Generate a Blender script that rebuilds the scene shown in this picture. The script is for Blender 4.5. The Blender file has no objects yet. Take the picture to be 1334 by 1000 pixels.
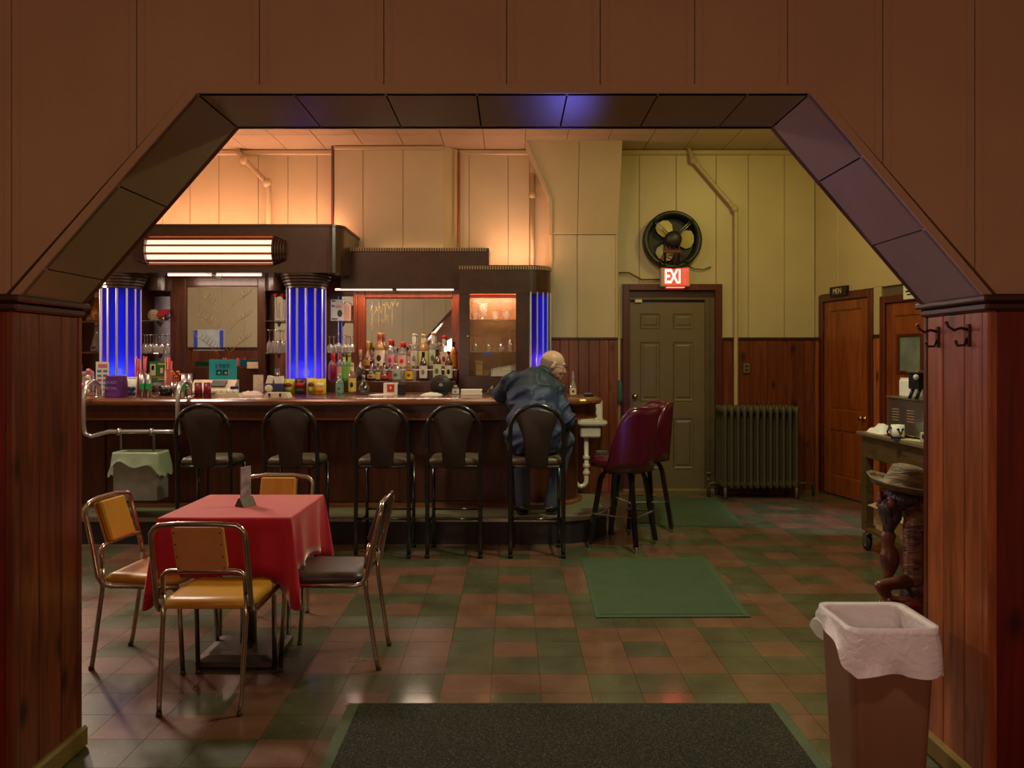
import bpy, bmesh, math, random
from mathutils import Vector, Matrix, noise as mnoise
R = random.Random(7)
PI = math.pi
C = bpy.context.scene.collection
# ---------------------------------------------------------------- camera, light, exposure
F = 1077.0; H = 1.52; VX, VY = 667.0, 468.0
def P(px, py, Y):                       # where a point seen at px,py and Y metres away stands
    return Vector(((px - VX) * Y / F, Y, H - (py - VY) * Y / F))
def PX(px, Y): return (px - VX) * Y / F
def PZ(py, Y): return H - (py - VY) * Y / F
sc = bpy.context.scene
cd = bpy.data.cameras.new('camera'); cam = bpy.data.objects.new('camera', cd); C.objects.link(cam)
cam.location = (0, 0, H); cam.rotation_euler = (PI / 2, 0, 0)
cd.sensor_width = 36; cd.lens = 36 * F / 1334; cd.shift_y = -(500 - VY) / 1334; cd.clip_start = .05
sc.camera = cam
sc.view_settings.view_transform = 'Standard'; sc.view_settings.look = 'None'
sc.view_settings.exposure = 0.0; sc.view_settings.gamma = 1.0
sc.view_settings.use_curve_mapping = False
w = bpy.data.worlds.new('world'); sc.world = w; w.use_nodes = True
w.node_tree.nodes['Background'].inputs[0].default_value = (.05, .045, .04, 1)
w.node_tree.nodes['Background'].inputs[1].default_value = .2
def lamp(name, kind, loc, power, col, size=.3, size_y=None, aim=None, spot=None, blend=.5):
    d = bpy.data.lights.new(name, kind); d.energy = power; d.color = col
    if kind == 'AREA':
        d.size = size
        if size_y: d.shape = 'RECTANGLE'; d.size_y = size_y
        else: d.shape = 'DISK'
    else: d.shadow_soft_size = size
    if spot: d.spot_size = spot; d.spot_blend = blend
    o = bpy.data.objects.new(name, d); C.objects.link(o); o.location = loc
    if aim is not None:
        o.rotation_euler = (Vector(aim) - Vector(loc)).to_track_quat('-Z', 'Y').to_euler()
    return o
# entrance room: warm reddish lamps behind the camera, below the ceiling
lamp('entrance_lamp', 'POINT', (-1.3, -.6, 1.75), 50, (1, .61, .47), .25)
lamp('entrance_lamp', 'POINT', (1.5, -.2, 1.45), 32, (1, .58, .46), .25)
lamp('added_can_spot', 'SPOT', (.8, 1.7, 3.1), 110, (1, .74, .64), .12, aim=(1.32, 3.02, .45), spot=.24, blend=.9)  # spot added to brighten the inside of the trash can
# bar room: ceiling lamps hidden above the arch
lamp('ceiling_lamp', 'AREA', (1.3, 5.2, 3.75), 72, (.95, .94, .60), .35, aim=(1.0, 5.4, 0))
lamp('ceiling_lamp', 'AREA', (2.6, 7.6, 3.8), 16, (1, .84, .22), .5, aim=(2.4, 9.2, 1.0))
lamp('ceiling_lamp', 'AREA', (-3.6, 6.2, 3.7), 105, (1, .86, .78), .5, aim=(-4.0, 3.8, 1.4))
lamp('ceiling_lamp', 'AREA', (-2.2, 6.4, 3.85), 24, (1, .48, .36), .6, aim=(-2.2, 9.4, 3.0))
lamp('canopy_uplight', 'AREA', (-3.4, 9.30, 3.0), 17, (1, .49, .37), 2.8, .08, aim=(-3.4, 9.40, 4))
lamp('cabinet_uplight', 'AREA', (-.1, 9.30, 2.60), 10, (1, .50, .38), .8, .08, aim=(-.1, 9.42, 4))
lamp('ceiling_lamp', 'AREA', (-.4, 6.6, 3.85), 14, (1, .70, .45), .5, aim=(-.4, 8.4, 1.5))
lamp('added_floor_streak_spot', 'SPOT', (4.0, 5.8, 2.6), 420, (.62, .72, 1), .15, aim=(2.9, 7.75, 0), spot=.5, blend=.8)  # unseen spot added to lay a cool streak on the floor
lamp('neon_stand_in', 'SPOT', (-1.55, 4.0, 1.5), 120, (.26, .18, 1), .25, aim=(1.3, 3.05, 2.0), spot=.42, blend=.8)  # added blue spots standing in for an unseen neon sign
lamp('neon_stand_in', 'SPOT', (.35, 4.7, 1.5), 24, (.16, .16, 1), .1, aim=(.12, 2.98, 2.42), spot=.2, blend=.8)  # added spot for the blue patch on the arch soffit
lamp('neon_stand_in', 'SPOT', (-.4, .5, .9), 190, (.25, .12, 1), .15, aim=(.98, 6.6, .98), spot=.10, blend=.8)  # added spot for the purple tint on the nearer tub stool
# tube lamps tucked under the canopy and header valances
lamp('under_canopy_lamp', 'AREA', (-3.15, 8.72, 2.39), 7, (1, .70, .52), .9, .06, aim=(-3.15, 9.0, 1.2))
lamp('under_canopy_lamp', 'AREA', (-4.95, 8.3, 2.3), 40, (1, .70, .50), .25, aim=(-3.0, 5.2, .6))
lamp('under_header_lamp', 'AREA', (-1.14, 8.98, 2.27), 13, (1, .74, .55), 1.2, .05, aim=(-1.14, 8.7, 1.2))
# ---------------------------------------------------------------- helpers
def lin(c):
    f = lambda u: (u / 255 / 12.92) if u <= 10 else ((u / 255 + .055) / 1.055) ** 2.4
    return (f(c[0]), f(c[1]), f(c[2]), 1)
def newmat(name):
    m = bpy.data.materials.new(name); m.use_nodes = True
    nt = m.node_tree; nt.nodes.clear()
    out = nt.nodes.new('ShaderNodeOutputMaterial')
    return m, nt, out
def nd(nt, t, **kw):
    n = nt.nodes.new('ShaderNode' + t)
    for k, v in kw.items():
        if k in n.inputs.keys(): n.inputs[k].default_value = v
        else: setattr(n, k, v)
    return n
def ramp(nt, src, stops):
    r = nt.nodes.new('ShaderNodeValToRGB'); nt.links.new(src, r.inputs[0])
    e = r.color_ramp.elements
    while len(e) < len(stops): e.new(.5)
    for i, (p, c) in enumerate(stops): e[i].position = p; e[i].color = c
    return r.outputs[0]
def mixc(nt, fac, a, b, mode='MIX'):
    n = nt.nodes.new('ShaderNodeMix'); n.data_type = 'RGBA'; n.blend_type = mode
    for s, v in ((n.inputs[0], fac), (n.inputs[6], a), (n.inputs[7], b)):
        if hasattr(v, 'is_linked'): nt.links.new(v, s)
        else: s.default_value = v
    return n.outputs[2]
def sc3(c, k): return (min(1, c[0] * k), min(1, c[1] * k), min(1, c[2] * k), 1)
def mat(name, col, rough=.5, metal=0., var=.12, vscale=9, bump=0., bscale=90, emit=0, ecol=None, coat=0, spec=.5, trans=0, stretch=None, dist=.004):
    m, nt, out = newmat(name)
    b = nd(nt, 'BsdfPrincipled'); nt.links.new(b.outputs[0], out.inputs[0])
    c = lin(col)
    b.inputs['Base Color'].default_value = c
    b.inputs['Roughness'].default_value = rough; b.inputs['Metallic'].default_value = metal
    b.inputs['Coat Weight'].default_value = coat; b.inputs['Specular IOR Level'].default_value = spec
    b.inputs['Coat Roughness'].default_value = .12
    b.inputs['Transmission Weight'].default_value = trans
    tc = nd(nt, 'TexCoord').outputs['Object']
    if stretch:
        mp = nd(nt, 'Mapping'); nt.links.new(tc, mp.inputs[0]); mp.inputs['Scale'].default_value = stretch; tc = mp.outputs[0]
    if var:
        n = nd(nt, 'TexNoise', Scale=vscale, Detail=4.0); nt.links.new(tc, n.inputs[0])
        nt.links.new(ramp(nt, n.outputs[0], [(.3, sc3(c, 1 - var)), (.7, sc3(c, 1 + var))]), b.inputs['Base Color'])
    if bump:
        n = nd(nt, 'TexNoise', Scale=bscale, Detail=3.0); nt.links.new(tc, n.inputs[0])
        bp = nd(nt, 'Bump', Strength=bump, Distance=dist); nt.links.new(n.outputs[0], bp.inputs['Height'])
        nt.links.new(bp.outputs[0], b.inputs['Normal'])
    if emit:
        b.inputs['Emission Color'].default_value = lin(ecol or col); b.inputs['Emission Strength'].default_value = emit
    return m
def wood(name, c1, c2, knots=True, scale=(14, 14, 1.1), rough=.35, coat=.25, vary=.25, bump=.08):
    m, nt, out = newmat(name)
    b = nd(nt, 'BsdfPrincipled', Roughness=rough); nt.links.new(b.outputs[0], out.inputs[0])
    b.inputs['Coat Weight'].default_value = coat; b.inputs['Coat Roughness'].default_value = .2
    tc = nd(nt, 'TexCoord').outputs['Object']
    oi = nd(nt, 'ObjectInfo').outputs['Random']
    mul = nd(nt, 'Math', operation='MULTIPLY'); mul.inputs[1].default_value = 37.; nt.links.new(oi, mul.inputs[0])
    ad = nd(nt, 'VectorMath', operation='ADD'); nt.links.new(tc, ad.inputs[0]); nt.links.new(mul.outputs[0], ad.inputs[1])
    mp = nd(nt, 'Mapping'); mp.inputs['Scale'].default_value = scale; nt.links.new(ad.outputs[0], mp.inputs[0])
    n = nd(nt, 'TexNoise', Scale=1.6, Detail=7.0, Distortion=1.2); nt.links.new(mp.outputs[0], n.inputs[0])
    col = ramp(nt, n.outputs[0], [(.28, lin(c1)), (.72, lin(c2))])
    vr = ramp(nt, oi, [(0, (1 - vary,) * 3 + (1,)), (1, (1 + vary * .4,) * 3 + (1,))])
    col = mixc(nt, 1., col, vr, 'MULTIPLY')
    if knots:
        mp2 = nd(nt, 'Mapping'); mp2.inputs['Scale'].default_value = tuple(s * (.36 if s > 5 else 2.4) for s in scale); nt.links.new(ad.outputs[0], mp2.inputs[0])
        v = nd(nt, 'TexVoronoi', Scale=1.0); nt.links.new(mp2.outputs[0], v.inputs[0])
        k = ramp(nt, v.outputs['Distance'], [(.07, (1, 1, 1, 1)), (.21, (0, 0, 0, 1))])
        col = mixc(nt, k, col, sc3(lin(c1), .35))
    nt.links.new(col, b.inputs['Base Color'])
    if bump:
        bp = nd(nt, 'Bump', Strength=bump, Distance=.004); nt.links.new(n.outputs[0], bp.inputs['Height']); nt.links.new(bp.outputs[0], b.inputs['Normal'])
    return m
def thin_glass(name, tint=(1, 1, 1), refl=.12, rough=.03, body=None, bodyfac=0.):
    """clear or tinted glass: see-through with a Fresnel reflection, and a share of body colour for filled bottles"""
    m, nt, out = newmat(name)
    tr = nd(nt, 'BsdfTransparent'); tr.inputs[0].default_value = tuple(tint) + (1,)
    gl = nd(nt, 'BsdfGlossy', Roughness=rough); gl.inputs[0].default_value = (1, 1, 1, 1)
    lw = nd(nt, 'LayerWeight', Blend=.35)
    mr = nd(nt, 'MapRange'); mr.inputs['To Min'].default_value = refl * .5; mr.inputs['To Max'].default_value = min(1, refl * 5)
    nt.links.new(lw.outputs['Facing'], mr.inputs[0])
    sh = tr.outputs[0]
    if body:
        df = nd(nt, 'BsdfPrincipled', Roughness=.15); df.inputs['Base Color'].default_value = lin(body)
        mx0 = nd(nt, 'MixShader'); mx0.inputs[0].default_value = bodyfac
        nt.links.new(sh, mx0.inputs[1]); nt.links.new(df.outputs[0], mx0.inputs[2]); sh = mx0.outputs[0]
    mx = nd(nt, 'MixShader'); nt.links.new(mr.outputs[0], mx.inputs[0])
    nt.links.new(sh, mx.inputs[1]); nt.links.new(gl.outputs[0], mx.inputs[2]); nt.links.new(mx.outputs[0], out.inputs[0])
    return m
def plastic_film(name, col, transl=.5, rough=.25):
    m, nt, out = newmat(name)
    b = nd(nt, 'BsdfPrincipled', Roughness=rough); b.inputs['Base Color'].default_value = lin(col)
    t = nd(nt, 'BsdfTranslucent'); t.inputs[0].default_value = lin(col)
    n = nd(nt, 'TexNoise', Scale=22.0, Detail=3.0, Distortion=1.5); nt.links.new(nd(nt, 'TexCoord').outputs['Object'], n.inputs[0])
    bp = nd(nt, 'Bump', Strength=.5, Distance=.01); nt.links.new(n.outputs[0], bp.inputs['Height'])
    nt.links.new(bp.outputs[0], b.inputs['Normal'])
    mx = nd(nt, 'MixShader'); mx.inputs[0].default_value = transl
    nt.links.new(b.outputs[0], mx.inputs[1]); nt.links.new(t.outputs[0], mx.inputs[2]); nt.links.new(mx.outputs[0], out.inputs[0])
    return m
def glow(name, col, strength):
    m, nt, out = newmat(name)
    e = nd(nt, 'Emission'); e.inputs[0].default_value = lin(col); e.inputs[1].default_value = strength
    nt.links.new(e.outputs[0], out.inputs[0]); return m

WM = {}                                   # world matrix of every parent
class MB:
    """collects shapes in world coordinates; build() links them as ONE mesh object"""
    def __init__(s, xf=None): s.v = []; s.f = []; s.m = []; s.sm = []; s.xf = xf; s.mi = 0
    def add(s, vs, fs, smooth=False):
        o = len(s.v)
        s.v += [tuple(s.xf(*p)) if s.xf else tuple(p) for p in vs]
        for f in fs: s.f.append([i + o for i in f]); s.m.append(s.mi); s.sm.append(smooth)
        return s
    def box(s, x0, x1, y0, y1, z0, z1, b=0.):
        if b <= 0:
            vs = [(x, y, z) for z in (z0, z1) for y in (y0, y1) for x in (x0, x1)]
            return s.add(vs, [(0, 2, 3, 1), (4, 5, 7, 6), (0, 1, 5, 4), (2, 6, 7, 3), (0, 4, 6, 2), (1, 3, 7, 5)])
        b = min(b, (x1 - x0) * .49, (y1 - y0) * .49, (z1 - z0) * .49)
        vs = []; ix = {}
        for i, x in enumerate((x0, x1)):
            for j, y in enumerate((y0, y1)):
                for k, z in enumerate((z0, z1)):
                    dx = b if i == 0 else -b; dy = b if j == 0 else -b; dz = b if k == 0 else -b
                    for a, p in enumerate(((x, y + dy, z + dz), (x + dx, y, z + dz), (x + dx, y + dy, z))):
                        ix[i, j, k, a] = len(vs); vs.append(p)
        g = lambda i, j, k, a: ix[i, j, k, a]
        fs = []
        for i in (0, 1): fs.append([g(i, 0, 0, 0), g(i, 1, 0, 0), g(i, 1, 1, 0), g(i, 0, 1, 0)])
        for j in (0, 1): fs.append([g(0, j, 0, 1), g(1, j, 0, 1), g(1, j, 1, 1), g(0, j, 1, 1)])
        for k in (0, 1): fs.append([g(0, 0, k, 2), g(1, 0, k, 2), g(1, 1, k, 2), g(0, 1, k, 2)])
        for i in (0, 1):
            for j in (0, 1): fs.append([g(i, j, 0, 0), g(i, j, 1, 0), g(i, j, 1, 1), g(i, j, 0, 1)])
        for i in (0, 1):
            for k in (0, 1): fs.append([g(i, 0, k, 0), g(i, 1, k, 0), g(i, 1, k, 2), g(i, 0, k, 2)])
        for j in (0, 1):
            for k in (0, 1): fs.append([g(0, j, k, 1), g(1, j, k, 1), g(1, j, k, 2), g(0, j, k, 2)])
        for i in (0, 1):
            for j in (0, 1):
                for k in (0, 1): fs.append([g(i, j, k, 0), g(i, j, k, 1), g(i, j, k, 2)])
        return s.add(vs, fs)
    def obox(s, c, size, rz=0, rx=0, b=0., ry=0):
        M = Matrix.Translation(c) @ Matrix.Rotation(rz, 4, 'Z') @ Matrix.Rotation(ry, 4, 'Y') @ Matrix.Rotation(rx, 4, 'X')
        t = MB(lambda x, y, z: M @ Vector((x, y, z))); t.box(-size[0] / 2, size[0] / 2, -size[1] / 2, size[1] / 2, -size[2] / 2, size[2] / 2, b)
        return s.add(t.v, t.f)
    def prism(s, poly, axis, a, b):
        n = len(poly)
        mk = {'X': lambda p, t: (t, p[0], p[1]), 'Y': lambda p, t: (p[0], t, p[1]), 'Z': lambda p, t: (p[0], p[1], t)}[axis]
        vs = [mk(p, a) for p in poly] + [mk(p, b) for p in poly]
        return s.add(vs, [list(range(n)), list(range(2 * n - 1, n - 1, -1))] + [(i, (i + 1) % n, n + (i + 1) % n, n + i) for i in range(n)])
    def tube(s, pts, r, n=8, closed=False, caps=True, smooth=True):
        pts = [Vector(p) for p in pts]; m = len(pts)
        rs = r if isinstance(r, (list, tuple)) else [r] * m
        T = []
        for i in range(m):
            a = pts[(i - 1) % m] if (closed or i) else pts[0]; c = pts[(i + 1) % m] if (closed or i < m - 1) else pts[-1]
            t = (c - a); T.append(t.normalized() if t.length > 1e-9 else Vector((0, 0, 1)))
        up = Vector((0, 0, 1)) if abs(T[0].z) < .9 else Vector((1, 0, 0))
        u = T[0].cross(up).normalized(); vs = []
        for i in range(m):
            u = (u - T[i] * u.dot(T[i])).normalized(); w_ = T[i].cross(u)
            for k in range(n):
                a = 2 * PI * k / n; vs.append(pts[i] + (u * math.cos(a) + w_ * math.sin(a)) * rs[i])
        fs = []
        for i in range(m if closed else m - 1):
            j = (i + 1) % m
            for k in range(n): fs.append((i * n + k, i * n + (k + 1) % n, j * n + (k + 1) % n, j * n + k))
        s.add(vs, fs, smooth)
        if caps and not closed:
            o = len(s.v) - len(vs)
            for base in (0, (m - 1) * n):
                s.f.append([o + base + k for k in range(n)]); s.m.append(s.mi); s.sm.append(False)
        return s
    def lathe(s, prof, c=(0, 0, 0), n=16, a0=0, a1=2 * PI, M=None, smooth=True, cap=True):
        full = abs(a1 - a0 - 2 * PI) < 1e-6; cols = n if full else n + 1; vs = []
        for r, z in prof:
            for k in range(cols):
                a = a0 + (a1 - a0) * k / n; p = Vector((r * math.cos(a), r * math.sin(a), z))
                vs.append((M @ p if M else p) + Vector(c))
        fs = []
        for i in range(len(prof) - 1):
            for k in range(n): fs.append((i * cols + k, i * cols + (k + 1) % cols, (i + 1) * cols + (k + 1) % cols, (i + 1) * cols + k))
        s.add(vs, fs, smooth)
        if full and cap:
            o = len(s.v) - len(vs)
            for base, pr in ((0, prof[0]), ((len(prof) - 1) * cols, prof[-1])):
                if pr[0] > 1e-5: s.f.append([o + base + k for k in range(cols)]); s.m.append(s.mi); s.sm.append(False)
        return s
    def ell(s, c, r, n=14, m=10, rot=None):
        vs = []; 
        for i in range(m + 1):
            t = PI * i / m
            for k in range(n):
                a = 2 * PI * k / n; p = Vector((r[0] * math.sin(t) * math.cos(a), r[1] * math.sin(t) * math.sin(a), r[2] * math.cos(t)))
                vs.append((rot @ p if rot else p) + Vector(c))
        return s.add(vs, [(i * n + k, i * n + (k + 1) % n, (i + 1) * n + (k + 1) % n, (i + 1) * n + k) for i in range(m) for k in range(n)], True)
    def cap(s, p0, r0, p1, r1, n=12):
        p0 = Vector(p0); p1 = Vector(p1); d = p1 - p0; L = d.length; d.normalize()
        pts = []; rs = []
        for i in range(6): a = PI / 2 * (1 - i / 5); pts.append(p0 - d * r0 * math.sin(a)); rs.append(max(r0 * math.cos(a), 1e-4))
        for i in range(6): a = PI / 2 * i / 5; pts.append(p1 + d * r1 * math.sin(a)); rs.append(max(r1 * math.cos(a), 1e-4))
        return s.tube(pts, rs, n)
    def loft(s, rings, closed=True, caps=True, smooth=False):
        n = len(rings[0]); vs = [p for r in rings for p in r]; fs = []
        for i in range(len(rings) - 1):
            for k in range(n if closed else n - 1): fs.append((i * n + k, i * n + (k + 1) % n, (i + 1) * n + (k + 1) % n, (i + 1) * n + k))
        if caps: fs += [list(range(n)), list(range((len(rings) - 1) * n, len(rings) * n))]
        return s.add(vs, fs, smooth)
    def mesh(s, name, mats):
        me = bpy.data.meshes.new(name); me.from_pydata(s.v, [], s.f)
        bm = bmesh.new(); bm.from_mesh(me); bmesh.ops.remove_doubles(bm, verts=bm.verts, dist=1e-6)
        bmesh.ops.recalc_face_normals(bm, faces=bm.faces); bm.to_mesh(me); bm.free()
        if len(me.polygons) == len(s.f):
            me.polygons.foreach_set('material_index', s.m); me.polygons.foreach_set('use_smooth', s.sm)
        else:
            sm = any(s.sm)
            for p in me.polygons: p.use_smooth = sm
        for m in (mats if isinstance(mats, (list, tuple)) else [mats]): me.materials.append(m)
        return me
    def build(s, name, mats, parent=None, **props):
        return link(name, s.mesh(name, mats), parent, **props)
def link(name, me, parent=None, **props):
    o = bpy.data.objects.new(name, me); C.objects.link(o)
    if parent is not None:
        o.parent = parent; o.matrix_parent_inverse = WM.get(parent.name, Matrix.Identity(4)).inverted()
    for k, v in props.items(): o[k] = v
    return o
def thing(name, label, cat, loc=(0, 0, 0), group=None):
    o = bpy.data.objects.new(name, None); C.objects.link(o); o.location = loc; o.empty_display_size = .1
    WM[o.name] = Matrix.Translation(loc)
    o['label'] = label; o['category'] = cat
    if group: o['group'] = group
    return o
def tag(o, label, cat, group=None):
    o['label'] = label; o['category'] = cat
    if group: o['group'] = group
    return o
def struct(o): o['kind'] = 'structure'; return o
def dup(root, loc, rz=0, label=None, group=None, scale=None):
    r = root.copy(); C.objects.link(r); r.location = loc; r.rotation_euler = (0, 0, rz)
    if scale: r.scale = scale
    if label: r['label'] = label
    if group: r['group'] = group
    def rec(a, b):
        for ch in a.children:
            c = ch.copy(); C.objects.link(c); c.parent = b; c.matrix_parent_inverse = ch.matrix_parent_inverse.copy(); rec(ch, c)
    rec(root, r); return r
def text(name, body, size, loc, m, parent, ext=.001, M=None, sx=1.0, bold=0.):
    cu = bpy.data.curves.new('t', 'FONT'); cu.body = body; cu.size = size; cu.extrude = ext; cu.align_x = 'CENTER'; cu.align_y = 'CENTER'; cu.resolution_u = 2; cu.offset = size * bold
    ob = bpy.data.objects.new('t', cu); C.objects.link(ob)
    dg = bpy.context.evaluated_depsgraph_get(); me = bpy.data.meshes.new_from_object(ob.evaluated_get(dg)); bpy.data.objects.remove(ob)
    me.name = name
    T = Matrix.Translation(loc) @ (M or Matrix.Identity(4)) @ Matrix.Rotation(PI / 2, 4, 'X') @ Matrix.Diagonal((sx, 1, 1, 1))
    me.transform(T); me.materials.clear(); me.materials.append(m)
    return link(name, me, parent)
def remesh(mb, vox, smooth=4):
    me = bpy.data.meshes.new('t'); me.from_pydata(mb.v, [], mb.f)
    bm = bmesh.new(); bm.from_mesh(me); bmesh.ops.remove_doubles(bm, verts=bm.verts, dist=1e-5); bmesh.ops.recalc_face_normals(bm, faces=bm.faces); bm.to_mesh(me); bm.free()
    ob = bpy.data.objects.new('t', me); C.objects.link(ob)
    md = ob.modifiers.new('r', 'REMESH'); md.mode = 'VOXEL'; md.voxel_size = vox
    if smooth: ms = ob.modifiers.new('s', 'SMOOTH'); ms.factor = .5; ms.iterations = smooth
    dg = bpy.context.evaluated_depsgraph_get(); out = bpy.data.meshes.new_from_object(ob.evaluated_get(dg)); bpy.data.objects.remove(ob)
    for p in out.polygons: p.use_smooth = True
    out.materials.clear(); return out
def arc(c, r, a0, a1, n): return [(c[0] + r * math.cos(a0 + (a1 - a0) * i / n), c[1] + r * math.sin(a0 + (a1 - a0) * i / n)) for i in range(n + 1)]
def rrect(x0, x1, y0, y1, r, n=4):
    return arc((x0 + r, y0 + r), r, PI, 1.5 * PI, n) + arc((x1 - r, y0 + r), r, 1.5 * PI, 2 * PI, n) + arc((x1 - r, y1 - r), r, 0, PI / 2, n) + arc((x0 + r, y1 - r), r, PI / 2, PI, n)
# ---------------------------------------------------------------- materials
PAINT = mat('cream_paint', (188, 170, 128), .42, var=.04, vscale=3, bump=.35, bscale=70, dist=.003)
TRIMP = mat('cream_trim_paint', (180, 160, 118), .38, var=.04)
NEARP = mat('tan_satin_paint', (172, 142, 108), .34, var=.05, vscale=2.5, bump=.4, bscale=110, dist=.003)
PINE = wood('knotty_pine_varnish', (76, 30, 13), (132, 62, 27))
PINEL = wood('knotty_pine_lit', (124, 62, 28), (186, 104, 54))  # lighter copy of the pine; light on the right jamb is in the colour
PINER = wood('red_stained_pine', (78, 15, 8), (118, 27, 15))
PINED = wood('knotty_pine_shaded', (84, 38, 14), (132, 64, 28))  # shaded copy of the pine; light falling off low down is in the colour
CASING = wood('red_stained_casing', (70, 26, 16), (106, 42, 24), knots=False)
DARKT = mat('dark_stained_trim', (58, 30, 22), .35, coat=.2)
DOORW = wood('orange_door_veneer', (112, 52, 14), (156, 80, 26), knots=False, scale=(6, 6, .8), vary=.05)
BARW = wood('dark_walnut', (52, 24, 14), (86, 42, 22), knots=False, scale=(10, 10, 1.0), rough=.3, coat=.35, vary=.1)
BARTOP = wood('bar_top_varnish', (92, 50, 22), (132, 78, 36), knots=False, scale=(1.0, 12, 12), rough=.2, coat=.6, vary=.05)
MAHOG = wood('mahogany_red', (92, 36, 16), (136, 58, 26), knots=False, scale=(10, 10, 1.0), rough=.28, coat=.4, vary=.1)
VENEER = wood('brown_veneer', (42, 22, 12), (66, 37, 18), knots=False, scale=(5, 5, 5), rough=.3, coat=.35, vary=.08)
OAK = wood('oak_cart', (64, 47, 23), (96, 73, 38), knots=False, scale=(14, 2.2, 14), rough=.45, coat=.1)
CHROME = mat('chrome', (215, 215, 215), .12, 1, var=0)
WORNC = mat('worn_chrome', (176, 166, 150), .22, 1, var=.12, vscale=30)
STEEL = mat('brushed_steel', (170, 168, 160), .35, 1, var=.06, vscale=40)
BLACKM = mat('black_enamel_metal', (14, 16, 22), .22, 0, var=.1, coat=.5)
BLACKP = mat('black_plastic', (16, 16, 18), .4, var=.1)
RUBBER = mat('black_rubber', (20, 19, 18), .8)
BROWNV = mat('brown_vinyl', (46, 34, 31), .42, var=.1, bump=.06)
SEATV = mat('taupe_vinyl', (84, 76, 60), .4, var=.08)
MUSTV = mat('mustard_vinyl', (196, 142, 46), .36, var=.08, vscale=5, bump=.05)
TANB = mat('tan_pressed_board', (200, 140, 82), .45, var=.12, vscale=6)
DKV = mat('dark_brown_vinyl', (62, 52, 48), .38, var=.1)
BURG = mat('burgundy_vinyl', (74, 11, 28), .26, var=.1, coat=.35)
REDCL = mat('red_tablecloth', (184, 16, 46), .75, var=.05, bump=.12, bscale=420, dist=.001)
CLEAR = thin_glass('clear_glass', (.95, .97, .96), .34, .05, (232, 230, 222), .10)  # white share of the colour stands in for glints on the glass
SHELFG = thin_glass('shelf_glass', (.9, .95, .92), .2)
PANE = thin_glass('window_pane', (.97, .97, .96), .05)
MIRROR = mat('mirror_silver', (196, 195, 200), .015, 1, var=0)
GOLD = mat('gold_paint', (150, 122, 66), .6, .1)
WHITE = mat('white_card', (228, 224, 214), .6, var=.03)
CREAM = mat('cream_plastic', (214, 204, 170), .4, var=.04)
PORC = mat('white_porcelain', (222, 220, 206), .15, var=.03, coat=.3)
BRASS = mat('brass', (190, 150, 80), .25, 1)
IRON = mat('olive_radiator_paint', (66, 62, 40), .5, var=.14, bump=.15, bscale=60)
CARD = mat('corrugated_card', (176, 146, 98), .8, var=.06)
LINER = plastic_film('white_bag_film', (234, 226, 224), .25)
LINERG = plastic_film('pale_green_bag_film', (196, 214, 180), .45)
PEACH = glow('peach_tube_glow', (255, 206, 176), 3)
b_ = REDCL.node_tree.nodes['Principled BSDF']; b_.inputs['Sheen Weight'].default_value = 1.; b_.inputs['Sheen Roughness'].default_value = .35; b_.inputs['Sheen Tint'].default_value = (1, .7, .62, 1)
# ================================================================ THE ROOM
YF, YB = 2.81, 3.23            # partition with the arch: faces towards the entrance and the bar
JL, JR = -1.69, 1.617          # jambs
AL, AR, AZ, JZ = -1.07, 1.012, 2.423, 1.715
BW = 9.63; CEIL = 3.96
# ---- floor: vinyl tiles, blocks of nine with a centre of the other colour
fl = struct(MB().box(-7, 5.6, -2.6, 9.9, -.06, -.004).build('floor', mat('tile_joint', (70, 58, 42), .8)))
def tilemat(name, col, col2):
    m, nt, out = newmat(name)
    b = nd(nt, 'BsdfPrincipled', Roughness=.34); nt.links.new(b.outputs[0], out.inputs[0])
    b.inputs['Coat Weight'].default_value = .55; b.inputs['Coat Roughness'].default_value = .11
    g = nd(nt, 'NewGeometry').outputs['Position']
    n = nd(nt, 'TexNoise', Scale=5.0, Detail=6.0); nt.links.new(g, n.inputs[0])
    c = ramp(nt, n.outputs[0], [(.3, lin(col)), (.7, lin(col2))])
    sn = nd(nt, 'VectorMath', operation='SNAP'); sn.inputs[1].default_value = (.2292, .2292, 10)
    of = nd(nt, 'VectorMath', operation='ADD'); of.inputs[1].default_value = (.326 + 2.292, -3.997 + 4.584, 0); nt.links.new(g, of.inputs[0]); nt.links.new(of.outputs[0], sn.inputs[0])
    wn = nd(nt, 'TexWhiteNoise'); nt.links.new(sn.outputs[0], wn.inputs[0])
    c = mixc(nt, 1., c, ramp(nt, wn.outputs[0], [(0, (.9, .9, .9, 1)), (1, (1.06, 1.06, 1.06, 1))]), 'MULTIPLY')
    v = nd(nt, 'TexNoise', Scale=30.0, Detail=2.0, Distortion=3.5); nt.links.new(g, v.inputs[0])
    k = ramp(nt, v.outputs[0], [(.66, (0, 0, 0, 1)), (.72, (.4, .4, .4, 1))])
    c = mixc(nt, k, c, lin((190, 170, 110)))
    nt.links.new(c, b.inputs['Base Color'])
    r = nd(nt, 'TexNoise', Scale=3.5, Detail=5.0); nt.links.new(g, r.inputs[0])
    nt.links.new(ramp(nt, r.outputs[0], [(.3, (.26,) * 3 + (1,)), (.75, (.5,) * 3 + (1,))]), b.inputs['Roughness'])
    bp = nd(nt, 'Bump', Strength=.12, Distance=.01); nt.links.new(n.outputs[0], bp.inputs['Height']); nt.links.new(bp.outputs[0], b.inputs['Normal'])
    return m
TR = tilemat('red_brown_vinyl_tile', (100, 70, 52), (122, 86, 65)); TG = tilemat('green_vinyl_tile', (66, 68, 46), (86, 88, 60))
T = .2292; X0, Y0 = -.326, 3.997
def isred(i, j):
    bi, bj = i // 3, j // 3; base = (bi + bj) % 2 == 1; return base != (i % 3 == 1 and j % 3 == 1)
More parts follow.
